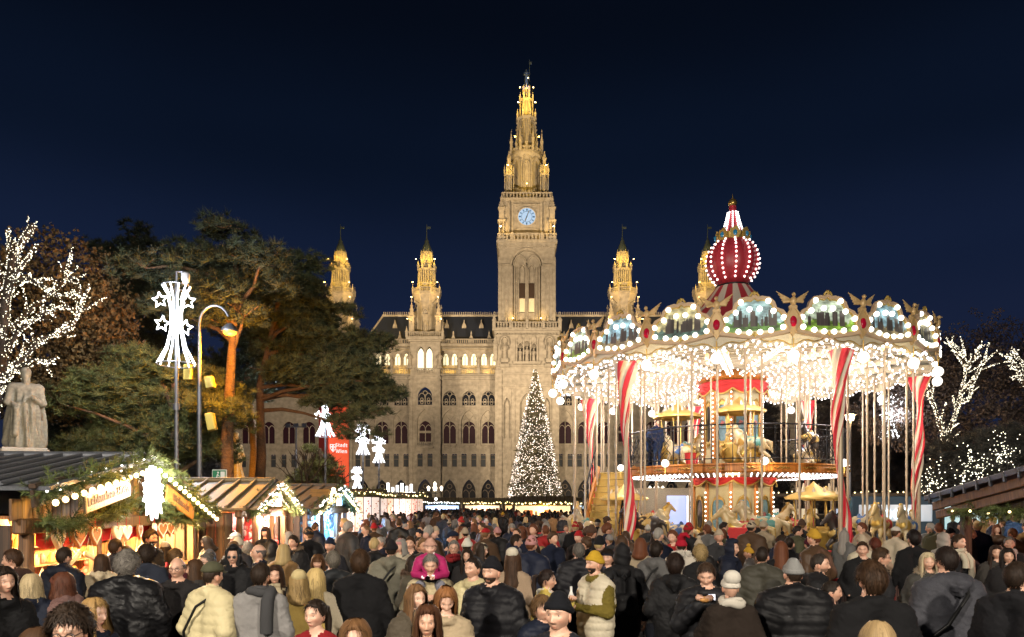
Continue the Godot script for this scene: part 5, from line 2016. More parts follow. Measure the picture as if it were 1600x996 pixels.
func props() -> void:
	christmas_tree()
	# left side, from the frame's edge inwards
	lit_tree("maple_tree", "brown autumn tree with limbs wrapped in fairy lights, behind the big statue", -32, [[Vector3(-23.37,1.92,0.00),Vector3(-22.59,6.10,0.00),Vector3(-22.12,8.60,0.00),Vector3(-21.87,10.83,0.30),Vector3(-21.57,12.91,0.20),Vector3(-20.81,14.44,0.00)],[Vector3(-22.12,8.60,0.00),Vector3(-21.15,9.66,0.50),Vector3(-20.03,10.27,0.80),Vector3(-18.87,10.60,1.00)],[Vector3(-21.98,9.71,0.00),Vector3(-20.87,11.10,-0.40),Vector3(-19.81,12.16,-0.60),Vector3(-19.48,13.27,-0.50)],[Vector3(-22.40,7.49,0.00),Vector3(-20.87,8.32,0.80),Vector3(-19.70,9.16,1.20),Vector3(-18.50,9.71,1.00),Vector3(-17.81,11.49,1.00)],[Vector3(-22.48,6.93,0.00),Vector3(-21.15,7.71,1.00),Vector3(-20.03,8.27,1.40),Vector3(-18.98,8.10,1.50)],[Vector3(-21.87,10.83,0.30),Vector3(-21.15,12.16,0.60),Vector3(-20.37,12.77,0.90)],[Vector3(-21.98,10.27,0.00),Vector3(-22.26,12.22,-0.50),Vector3(-22.32,14.44,-0.60)],[Vector3(-21.70,11.94,0.20),Vector3(-20.59,11.88,0.50),Vector3(-19.34,11.10,0.80),Vector3(-18.37,11.16,1.00)]], .28, Color(.125, .075, .024), 1500, Vector3(-21.4, 10.2, -2.2), Vector3(4.1, 4.8, 2.4), 46)
	var dark := Color(.042, .054, .024)
	var limbs := []
	for i in 26: limbs.append([.35 + .65 * i / 26.0, pol(rf(2.2, 4.2) * (1.15 - i / 32.0), i * 2.4, 7 + i * .52)])
	pine("dark_pine", "tall dark pine behind the star ornament, left of the street lamp", Vector3(-26, 0, -50), limbs, [Vector3.ZERO, Vector3(.2, 7, 0), Vector3(0, 13, 0), Vector3(.3, 20.5, 0)], dark * .8, Vector3(1.5, .8, 1.5), 55)
	limbs = []
	for i in 18: limbs.append([.4 + .6 * i / 18.0, pol(rf(1.8, 3.8), i * 2.4, 6 + i * .55)])
	pine("dark_pine", "dark pine standing between the brown tree and the tall pine", Vector3(-31.5, 0, -55), limbs, [Vector3.ZERO, Vector3(-.2, 7, 0), Vector3(0, 12, 0), Vector3(.3, 16.5, 0)], dark * .7, Vector3(1.6, .8, 1.6), 55)
	limbs = []
	for q in [[.45, -3.0, 5.6], [.5, 2.6, 6.4], [.55, -2.4, 7.4], [.3, -4.6, 4.4], [.35, 2.0, 4.6], [.6, 1.4, 8.0], [.65, -1.2, 8.6], [.3, -1, 4.5], [.4, .6, 5.8], [.5, -4.0, 6.6]]:
		limbs.append([q[0], Vector3(q[1], q[2], rf(-1.5, 2.0))])
	pine("bushy_pine", "low bushy pine lit yellow by the street lamp, behind the stalls", Vector3(-15.6, 0, -33.5), limbs, [Vector3.ZERO, Vector3(0, 3, 0), Vector3(.3, 6, 0), Vector3(.2, 9.0, 0)], Color(.085, .098, .028), Vector3(1.5, .75, 1.5), 85)
	limbs = []
	for q in [[.75, -3.2, 11.2], [.9, -2.0, 13.8], [1.0, -.5, 14.6], [.85, 1.6, 12.8], [.95, -3.4, 12.6], [.7, .8, 10.6], [.8, -1.2, 12.0]]:
		limbs.append([q[0], Vector3(q[1], q[2], rf(-1.5, 1.0))])
	pine("bare_pine", "pine with a bare lit trunk right beside the street lamp", Vector3(-12.7, 0, -33), limbs, [Vector3.ZERO, Vector3(-.1, 5, 0), Vector3(.1, 8.6, 0), Vector3(.35, 12.4, 0)], dark, Vector3(1.4, .6, 1.4), 60)
	limbs = []
	for q in [[.6, 5.4, 8.6], [.62, 6.6, 7.3], [.7, 5.6, 9.6], [.75, 4.2, 10.6], [.8, 6.0, 11.8], [.85, 2.6, 12.6], [.9, 4.4, 13.6], [1.0, 1.0, 15.0], [.95, -1.4, 14.2], [.9, 2.4, 14.4], [.8, -.6, 12.2], [.66, 7.0, 8.4], [.55, 5.6, 6.4], [1.0, 3.0, 15.6], [.72, 2.0, 9.4], [.6, 6.4, 9.0]]:
		limbs.append([q[0], Vector3(q[1], q[2], rf(-2.0, 2.0))])
	pine("spreading_pine", "spreading dark pine reaching across the left end of the town hall", Vector3(-14.6, 0, -42), limbs, [Vector3.ZERO, Vector3(.3, 5, 0), Vector3(.2, 9, 0), Vector3(1.2, 13.5, 0)], dark * 1.8, Vector3(1.7, .5, 1.5), 85)
	limbs = []
	for q in [[.5, -2.0, 9.0], [.7, 2.2, 11.0], [.8, -1.0, 13.0], [.9, 1.6, 14.6], [1.0, 0.0, 16.4], [.85, 3.4, 13.4], [.6, -2.6, 11.2], [.95, -1.8, 15.4]]:
		limbs.append([q[0], Vector3(q[1], q[2], rf(-2.0, 2.0))])
	pine("far_pine", "dark pine standing behind the street lamp, in front of the hall's left wing", Vector3(-17.8, 0, -50), limbs, [Vector3.ZERO, Vector3(.3, 6, 0), Vector3(-.2, 11, 0), Vector3(.2, 15.5, 0)], dark * 1.4, Vector3(1.9, .8, 1.9), 90)
	limbs = []
	for q in [[.5, 1.0, 3.6], [.7, -.8, 4.6], [.9, .2, 5.2], [.6, .8, 2.8], [.8, -1.4, 3.6]]:
		limbs.append([q[0], Vector3(q[1], q[2], rf(-.8, .8))])
	pine("young_pine", "small yellow-green pine in front of the red information tower", Vector3(-14.9, 0, -57), limbs, [Vector3.ZERO, Vector3(.2, 3, 0), Vector3(0, 6.6, 0)], Color(.11, .10, .02), Vector3(1.0, .6, 1.0), 60)
	deco_tree("bare_tree", "bare dark tree below the pines, before the pale wall of the hall", Vector3(-14.2, 0, -46), 7.5, 4, Color.BLACK, 0, 1.0, 0, Vector3(.3, 1, 0))
	# right side
	lit_tree("lit_tree", "dark tree with forked limbs wrapped in white lights, right of the carousel", -45, [[Vector3(26.92,1.81,0.00),Vector3(26.77,4.35,0.00),Vector3(26.45,6.11,0.00)],[Vector3(26.45,6.11,0.00),Vector3(25.90,7.68,0.20),Vector3(25.32,9.17,0.30),Vector3(25.12,10.81,0.30)],[Vector3(26.45,6.11,0.00),Vector3(27.08,7.60,0.00),Vector3(27.47,9.05,0.00),Vector3(27.78,10.61,0.00),Vector3(27.63,11.79,0.00)],[Vector3(27.78,10.61,0.00),Vector3(28.25,11.36,0.30),Vector3(28.41,11.87,0.40)],[Vector3(27.47,9.05,0.00),Vector3(28.10,9.83,0.30),Vector3(28.72,11.20,0.40)],[Vector3(27.78,10.81,0.00),Vector3(27.00,11.51,0.30),Vector3(26.53,12.06,0.40)],[Vector3(27.31,8.46,0.00),Vector3(28.17,8.77,-0.30),Vector3(28.41,9.63,-0.40)]], .30, Color(.13, .10, .085), 800, Vector3(27, 9.0, -4.5), Vector3(4.2, 3.6, 1.6), 75)
	lit_tree("lit_tree", "dark tree at the right edge, its upper limbs wrapped in lights", -45, [[Vector3(32.87,1.81,0.00),Vector3(32.56,5.72,0.00),Vector3(31.77,9.24,0.00),Vector3(31.15,10.03,0.00),Vector3(30.72,9.95,0.00)],[Vector3(31.15,10.03,0.00),Vector3(30.60,10.81,0.20),Vector3(29.97,11.36,0.30)],[Vector3(31.77,9.24,0.00),Vector3(31.30,10.81,0.00),Vector3(30.83,11.36,0.00),Vector3(30.52,11.79,0.20)]], .30, Color(.13, .10, .085), 600, Vector3(33, 9.4, -4.5), Vector3(3.6, 3.6, 1.6), 65)
	deco_tree("park_tree", "dusky brown tree behind the lit trees on the right", Vector3(38, 0, -66), 21, 4, Color(.16, .12, .11), 10, 1.0, 0, Vector3(0, 1, 0))
	deco_tree("park_tree", "dusky tree seen past the right edge of the carousel canopy", Vector3(47, 0, -72), 22, 4, Color(.15, .12, .115), 10, 1.0, 0, Vector3(0, 1, 0))
	limbs = []
	for i in 20: limbs.append([.15 + .85 * i / 20.0, pol(rf(2.0, 3.6) * (1.1 - i / 30.0), i * 2.4, 1.4 + i * .2)])
	pine("dark_yew", "broad dark evergreen below the lit forked tree on the right", Vector3(24.5, 0, -38), limbs, [Vector3.ZERO, Vector3(0, 3, 0), Vector3(0, 5.4, 0)], Color(.05, .05, .042), Vector3(1.4, .9, 1.4), 80)
	limbs = []
	for i in 20: limbs.append([.15 + .85 * i / 20.0, pol(rf(2.0, 3.8) * (1.1 - i / 30.0), i * 2.4, 1.5 + i * .22)])
	pine("dark_yew", "dark evergreen at the frame's right edge, above the stall roof", Vector3(30.5, 0, -38), limbs, [Vector3.ZERO, Vector3(0, 3, 0), Vector3(0, 6.0, 0)], Color(.05, .05, .042), Vector3(1.4, .9, 1.4), 80)
	for q in [[29.0, -64, 1.0, "dark evergreen closing the gap behind the carousel's right posts"], [37.0, -70, 1.15, "dark evergreen rising behind the lit forked tree"], [25.5, -78, 1.1, "dark evergreen beyond the hall's right wing"], [-31.5, -70, 1.0, "dark evergreen behind the bushy pine, left of the hall's left wing"], [-42.0, -68, 1.2, "dark evergreen behind the large robed statue"]]:
		limbs = []
		for i in 22: limbs.append([.12 + .88 * i / 22.0, pol(rf(2.0, 4.6) * (1.1 - i / 30.0), i * 2.4, (1.2 + i * .5) * (q[2] as float))])
		pine("dark_evergreen", q[3], Vector3(q[0], 0, q[1]), limbs, [Vector3.ZERO, Vector3(0, 5, 0), Vector3(0, 11 * (q[2] as float), 0)], Color(.10, .085, .075), Vector3(1.9, 1.1, 1.6), 75)
	# strings of lights in the evergreens on the right
	for q in [[20.0, 3.2, 0], [22.0, 3.9, 1], [23.4, 4.6, 2]]:
		var xs := []
		for i in 110:
			var a := rf(0, TAU)
			xs.append(Transform3D(Basis() * rf(.6, 1.2), Vector3(rf(-1, 1) * rf(.1, 1) * 1.1, rf(-1, 1) * rf(.2, 1) * 1.5, rf(-.4, .4))))
		var f := many("fairy_light_string", dot_mesh(.024), glow(Color(1.0, .93, .70), 3.5), xs)
		f.position = Vector3(q[0], q[1], -35.2)
		tag(f, ["tangle of white fairy lights low beside the carousel's right posts", "scattered fairy lights above the right stall roof's tip", "fairy lights in the evergreen at the far right"][q[2]], "fairy lights", "", "")
		f.set_meta("kind", "stuff")
	# statues along the park edge
	statue("large robed stone statue above the nearest stall's roof", Vector3(-19.3, 0, -29.2), 4.45, 3.3, .55, mat(Color(.32, .285, .21), .85, 0, "mottle", .9))
	statue("crowned stone statue lit golden, behind the second stall's roof", Vector3(-19.0, 0, -50.5), 3.9, 3.2, 1.1, mat(Color(.46, .36, .18), .8, 0, "mottle", .6), true)
	statue("distant pale statue left of the red information tower", Vector3(-21.4, 0, -81), 3.9, 3.4, .9, M.stone_pale)
	spot(Vector3(-17.2, 3.5, -46.2), Vector3(-19, 5.5, -50.5), Color(1.0, .68, .22), 34.0, 30, .1)
	spot(Vector3(-16.6, 3.4, -25.4), Vector3(-19.3, 6.4, -29.2), Color(1.0, .92, .75), 7.0, 34, .1)
	# ornaments on poles
	light_ornament(Vector3(-13.0, 0, -28.5), 10.7, 3.05, "large glowing star ornament on a pole, nearest the brown tree", true)
	light_ornament(Vector3(-13.7, 0, -54), 10.3, 3.05, "glowing star ornament on the pole before the red information tower", false)
	light_ornament(Vector3(-15.2, 0, -75), 10.4, 3.05, "glowing star ornament just right of the red information tower", false)
	light_ornament(Vector3(-15.2, 0, -84), 10.1, 3.05, "glowing star ornament farthest right on the left row of poles", false)
	light_ornament(Vector3(-21.9, 0, -104), 7.6, 3.05, "small distant star ornament low behind the red information tower", false)
	light_ornament(Vector3(25.6, 0, -50), 9.8, 3.05, "glowing star ornament seen between the carousel's right posts", false)
	street_lamp()
	plaza_lamp("warm round lamp on a post seen between the carousel's right-hand poles", Vector3(19.3, 0, -42), 7.2, 60, Color(1.0, .78, .5))
	# information tower
	var it := thing("information_tower", "red four-sided information tower with white lettering and shield", "advertising tower", Vector3(-15.0, 0, -62), .62)
	var b := MB.new()
	b.bbox(Vector3(0, 6.3, 0), Vector3(1.95, 12.6, 1.95), .03)
	part("tower_body", b, mat(Color(.50, .05, .03), .6), it)
	b = MB.new()
	b.bbox(Vector3(0, 6.3, 1.0), Vector3(1.75, 12.4, .06), .02)
	var em := glow(Color(1.0, .12, .04), .75, Color(.6, .05, .03))
	part("lit_sign_face", b, em, it)
	var white := glow(Color(1, .8, .75), .9)
	part("lettering", letters("Stadt\nWien", .42, .03), white, it, Vector3(.22, 6.95, 1.05))
	b = MB.new()
	b.ring_of(PackedVector2Array([Vector2(-.26, .3), Vector2(.26, .3), Vector2(.26, -.05), Vector2(0, -.36), Vector2(-.26, -.05)]), PackedVector2Array([Vector2(-.21, .25), Vector2(.21, .25), Vector2(.21, -.03), Vector2(0, -.29), Vector2(-.21, -.03)]), 0, .03)
	b.box(Vector3(0, 0, .01), Vector3(.1, .5, .03))
	b.box(Vector3(0, .08, .012), Vector3(.42, .1, .03))
	part("shield", b, white, it, Vector3(-.52, 6.95, 1.05))
	# candelabra lamps on the square
	candelabra("ornate candelabra street light before the hall's left wing", Vector3(-11.3, 0, -108))
	candelabra("ornate candelabra street light seen through the carousel", Vector3(21.2, 0, -108))
	# green emergency exit sign
	var sg := thing("exit_sign", "green and white emergency exit sign on a thin post above the second stall", "sign", Vector3(-8.35, 0, -21))
	b = MB.new()
	b.tube([Vector3.ZERO, Vector3(0, 2.9, 0)], .03, 8)
	part("post", b, M.steel, sg)
	b = MB.new()
	b.bbox(Vector3(0, 3.02, 0), Vector3(.42, .40, .04), .01)
	var bd := part("sign_board", b, mat(Color(.62, .66, .62), .5), sg)
	b = MB.new()
	b.box(Vector3(0, 3.02, .025), Vector3(.37, .35, .008))
	part("green_field", b, mat(Color(.01, .20, .09), .5), bd)
	b = MB.new()
	b.box(Vector3(.1, 3.02, .033), Vector3(.12, .28, .006))
	b.ball(Vector3(-.03, 3.13, .033), .03, 8, 5, Vector3(1, 1, .2))
	b.tube([Vector3(-.04, 3.09, .033), Vector3(-.07, 2.99, .033), Vector3(-.03, 2.93, .033), Vector3(-.05, 2.87, .033)], .018, 5)
	b.tube([Vector3(-.07, 2.99, .033), Vector3(-.12, 2.9, .033)], .016, 5)
	b.tube([Vector3(-.04, 3.08, .033), Vector3(.01, 3.02, .033)], .012, 5)
	part("running_figure", b, mat(Color(.75, .78, .75), .5), bd)
	# two tall lamps of the square behind the viewer light the near crowd
	plaza_lamp("tall square lamp behind the viewer on the left", Vector3(-8.5, 0, 7.5), 9.0, 540)
	plaza_lamp("tall square lamp behind the viewer on the right", Vector3(8.0, 0, 9.0), 9.5, 540)

func plaza_lamp(label: String, at: Vector3, h: float, e: float, c := Color(1.0, .95, .88)) -> void:
	var o := thing("plaza_lamp", label, "street lamp", at)
	var b := MB.new()
	b.tube([Vector3.ZERO, Vector3(0, h * .5, 0), Vector3(0, h, 0)], [.11, .09, .06], 10)
	part("pole", b, M.steel, o)
	b = MB.new()
	b.lathe([Vector2(.0, h + .32), Vector2(.42, h + .22), Vector2(.45, h + .16), Vector2(.0, h + .16)], 20)
	part("lamp_cap", b, M.steel, o)
	b = MB.new()
	b.lathe_s([Vector2(.18, h - .16), Vector2(.24, h), Vector2(.24, h + .15)], 16)
	part("lamp_glass", b, glow(Color(1, .86, .66), 6.0), o)
	omni(Vector3(0, h - .05, 0), c, e, .25, o)

func candelabra(label: String, at: Vector3) -> void:
	var o := thing("candelabra", label, "street lamp", at)
	var b := MB.new()
	b.lathe_s([Vector2(.35, 0), Vector2(.3, .5), Vector2(.12, .7), Vector2(.1, 2.4), Vector2(.16, 2.6), Vector2(.08, 2.8), Vector2(.07, 4.6)], 10)
	for i in 4:
		var a := i * PI / 2
		b.tube([Vector3(0, 3.9, 0), pol(.5, a, 4.0), pol(.95, a, 4.25)], .05, 6)
	part("post", b, M.iron, o)
	for i in 5:
		var p := pol(.95, i * PI / 2, 4.6) if i < 4 else Vector3(0, 5.2, 0)
		var l := MB.new()
		l.lathe_s([Vector2(.12, -.3), Vector2(.26, .2), Vector2(.1, .4), Vector2(0, .5)], 8)
		part("lantern", l, glow(Color(1, .93, .78), 1.5), o, p)
	omni(Vector3(0, 4.2, .9), Color(1, .9, .7), 6.0, .3, o)

# ------------------------------------------------------------------ market stalls
func twig_mesh() -> Mesh:      # a fir twig for garlands
	if not M.has("_twig"):
		var r := RandomNumberGenerator.new()
		r.seed = 12
		var b := MB.new()
		b.tube([Vector3.ZERO, Vector3(.2, .02, 0)], [.008, .003], 4, false)
		for i in 34:
			var q := i / 33.0
			var p := Vector3(.2 * q, .02 * q, 0)
			var d := Vector3(.7, sin(i * 2.4) * .8, cos(i * 2.4) * .8).normalized() * .075
			var w := d.cross(Vector3(r.randf_range(-1, 1), r.randf_range(-1, 1), r.randf_range(-1, 1))).normalized() * .005
			b.tri(p - w, p + w, p + d)
		M["_twig"] = b.mesh()
	return M["_twig"]

func garland(parent: Node3D, pts: Array, thick: float, per_m: int, hang := .0) -> void:
	var xs := []
	var cs := PackedColorArray()
	for i in pts.size() - 1:
		var a: Vector3 = pts[i]
		var b: Vector3 = pts[i + 1]
		for k in int(a.distance_to(b) * per_m):
			var o := Vector3(rf(-1, 1), rf(-1, 1), rf(-1, 1)) * thick
			o.y -= absf(rf(-1, 1)) * hang
			xs.append(Transform3D(Basis.from_euler(Vector3(rf(0, TAU), rf(0, TAU), rf(-1.8, .6))) * rf(.8, 1.4), a.lerp(b, rf(0, 1)) + o))
			cs.append(Color(.075, .10, .025) * rf(.5, 1.5))
	many("fir_garland", twig_mesh(), mat(Color(1, 1, 1), .65, 0, "", 1, "", 1, true), xs, parent, cs)

func bulbs_along(parent: Node3D, pts: Array, k: int, r: float, m: Material, jit := .0, called := "bulb") -> void:
	var bm := dot_mesh(r)
	var total := 0.0
	for i in pts.size() - 1: total += (pts[i] as Vector3).distance_to(pts[i + 1])
	for n in k:
		var s := (n + .5) / k * total
		for i in pts.size() - 1:
			var l: float = (pts[i] as Vector3).distance_to(pts[i + 1])
			if s <= l:
				part(called, bm, m, parent, (pts[i] as Vector3).lerp(pts[i + 1], s / l) + Vector3(rf(-jit, jit), rf(-jit, jit), rf(-jit, jit) * .3))
				break
			s -= l

# A stall whose gable looks along its own +z; the ridge runs back along -z.  wl / wr: half widths left and right of the ridge, hl / hr: eaves, top: ridge height.
func stall(label: String, at: Vector3, yaw: float, wl: float, wr: float, eave: float, top: float, depth: float, roof_mat: Material, inner: Color, light_e: float, seam := .42, eave_l := 0.0) -> Node3D:
	if eave_l == 0.0: eave_l = eave
	var o := thing("market_stall", label, "market stall", at, yaw, "")
	for sg: float in [-1.0, 1.0]:
		var w := wl if sg < 0 else wr
		var el := eave_l if sg < 0 else eave
		var l := Vector2(w, top - el).length()
		var ang := atan2(top - el, w)
		var rb := MB.new()
		rb.box(Vector3(sg * l / 2, .03, -depth / 2 + .25), Vector3(l, .05, depth + .5))
		var rp := part("roof_sheet", rb, roof_mat, o, Vector3(0, top, 0))
		rp.rotation.z = -sg * ang
		var sb := MB.new()
		sb.bbox(Vector3(sg * l / 2, .085, 0), Vector3(l, .06, .07), .015)
		var sm := sb.mesh()
		var k := int((depth + .4) / seam)
		for i in k + 1:
			part("standing_seam", sm, roof_mat, rp, Vector3(0, 0, .22 - i * (depth + .4) / k))
		# barge board
		var bb := MB.new()
		bb.bbox(Vector3(sg * l / 2, -.1, .30), Vector3(l + .1, .22, .05), .01)
		bb.bbox(Vector3(sg * l / 2, .06, .31), Vector3(l + .1, .06, .09), .01)
		part("barge_board", bb, M.wood_dark, rp)
		# side wall planks
		var pl := MB.new()
		pl.bbox(Vector3(0, eave / 2 - .03, 0), Vector3(.04, eave - .06, .19), .006)
		var plm := pl.mesh()
		for i in int((depth - .2) / .2):
			part("plank", plm, M.wood if i % 3 else M.wood_dark, o, Vector3(sg * (w - .35), 0, -.25 - i * .2))
	# ridge cap
	var rc := MB.new()
	rc.tube([Vector3(0, top + .07, .3), Vector3(0, top + .07, -depth)], .07, 8)
	part("ridge_cap", rc, roof_mat, o)
	# gable boards, beam, posts, back wall
	for i in int((wl + wr) / .24):
		var x := -wl + .12 + i * .24
		var h := top - .12 - (top - (eave_l if x < 0 else eave)) * absf(x) / (wl if x < 0 else wr) - eave
		if h < .06: continue
		var g := MB.new()
		g.bbox(Vector3(0, h / 2, 0), Vector3(.225, h, .035), .006)
		part("plank", g, M.wood_gold if i % 2 else M.wood, o, Vector3(x, eave, .02))
	var be := MB.new()
	be.bbox(Vector3((wr - wl) / 2, eave - .07, .03), Vector3(wl + wr - .3, .2, .16), .02)
	part("beam", be, M.wood, o)
	for x in [-wl + .4, -wl * .33, wr * .33, wr - .4]:
		var p := MB.new()
		p.bbox(Vector3(x, eave / 2 - .08, 0), Vector3(.15, eave - .18, .14), .015)
		part("post", p, M.wood, o)
	var back := mat(inner, .7, 0, "wood", .8)
	var bk := MB.new()
	bk.box(Vector3((wr - wl) / 2, eave / 2, -1.9), Vector3(wl + wr - .6, eave, .06))
	part("back_wall", bk, back, o)
	var ce := MB.new()
	ce.box(Vector3((wr - wl) / 2, eave + .04, -1.0), Vector3(wl + wr - .5, .04, 1.85))
	part("ceiling", ce, back, o)
	var ct := MB.new()
	ct.bbox(Vector3((wr - wl) / 2, 1.0, -.15), Vector3(wl + wr - .7, .06, .8), .01)
	part("counter", ct, M.wood, o)
	for i in int((wl + wr - .8) / .2):
		var g := MB.new()
		g.bbox(Vector3(-wl + .45 + i * .2, .5, .08), Vector3(.185, .96, .03), .006)
		part("counter_board", g, M.wood if i % 2 else M.wood_dark, o)
	for s in 3:
		var sh := MB.new()
		sh.bbox(Vector3((wr - wl) / 2, 1.15 + s * .34, -1.72), Vector3(wl + wr - .8, .03, .3), .006)
		part("shelf", sh, M.wood, o)
	# lamps under the ceiling
	var lt := MB.new()
	lt.ball(Vector3.ZERO, .06, 10, 6)
	var lm := lt.mesh()
	var gm := glow(Color(1.0, .86, .6), 6.0)
	for x in [-wl * .6, 0.0, wr * .6]:
		part("stall_lamp", lm, gm, o, Vector3(x, eave - .14, -.75))
		omni(Vector3(x, eave - .24, -.75), Color(1.0, .80, .52), light_e, .06, o)
	return o

func display(o: Node3D, x0: float, x1: float, c: Color, e: float, lc := Color(1.0, .88, .78)) -> void:      # a lit board of hung wares just behind the counter
	var b := MB.new()
	b.bbox(Vector3((x0 + x1) / 2, 1.5, -.34), Vector3(x1 - x0, 1.05, .05), .01)
	var p := part("display_board", b, mat(c, .6), o)
	var ms := [mat(Color(.75, .7, .66), .4), mat(c * .5, .5), mat(Color(.6, .3, .15), .4), mat(c.lerp(Color.WHITE, .4), .4)]
	for i in int((x1 - x0) * 26):
		var w := MB.new()
		w.ball(Vector3.ZERO, rf(.03, .065), 8, 5, Vector3(1, rf(.8, 1.6), .6))
		part("hung_ware", w, ms[i % 4], p, Vector3(rf(x0 + .08, x1 - .08), rf(1.1, 1.92), -.29))
	var l := MB.new()
	l.tube([Vector3(x0 + .1, 1.96, .0), Vector3(x1 - .1, 1.96, .0)], .02, 6)
	part("lamp_tube", l, glow(lc, 5.0), o)
	omni(Vector3((x0 + x1) / 2, 1.86, .12), lc, e, .1, o)

func goods(o: Node3D, wl: float, wr: float, k: int, cols: Array, y_list: Array, z: float, big := 1.0) -> void:    # wares on the shelves: jars, boxes and figures, each its own piece
	var shapes := []
	var b := MB.new()
	b.lathe_s([Vector2(.05, 0), Vector2(.055, .02), Vector2(.055, .13), Vector2(.03, .15), Vector2(.035, .18), Vector2(0, .185)], 10)
	shapes.append(b.mesh())
	b = MB.new()
	b.bbox(Vector3(0, .08, 0), Vector3(.14, .16, .1), .01)
	shapes.append(b.mesh())
	b = MB.new()
	b.ball(Vector3(0, .07, 0), .075, 10, 6)
	b.ball(Vector3(0, .17, 0), .045, 8, 6)
	shapes.append(b.mesh())
	b = MB.new()
	b.lathe([Vector2(.085, 0), Vector2(.0, .24)], 10)
	shapes.append(b.mesh())
	var ms := []
	for c in cols: ms.append(mat(c, .5))
	for y in y_list:
		for i in k:
			var p := part("ware", shapes[rng.randi() % 4], ms[rng.randi() % ms.size()], o, Vector3(lerpf(-wl + .6, wr - .6, (i + rf(.2, .8)) / k), y, z + rf(-.08, .08)))
			p.scale = Vector3.ONE * rf(.8, 1.25) * big

func heart_outline(s: float) -> PackedVector2Array:
	var p := PackedVector2Array()
	for i in 28:
		var t := TAU * i / 28
		p.append(Vector2(16 * pow(sin(t), 3), 13 * cos(t) - 5 * cos(2 * t) - 2 * cos(3 * t) - cos(4 * t)) * s / 17.0)
	return p

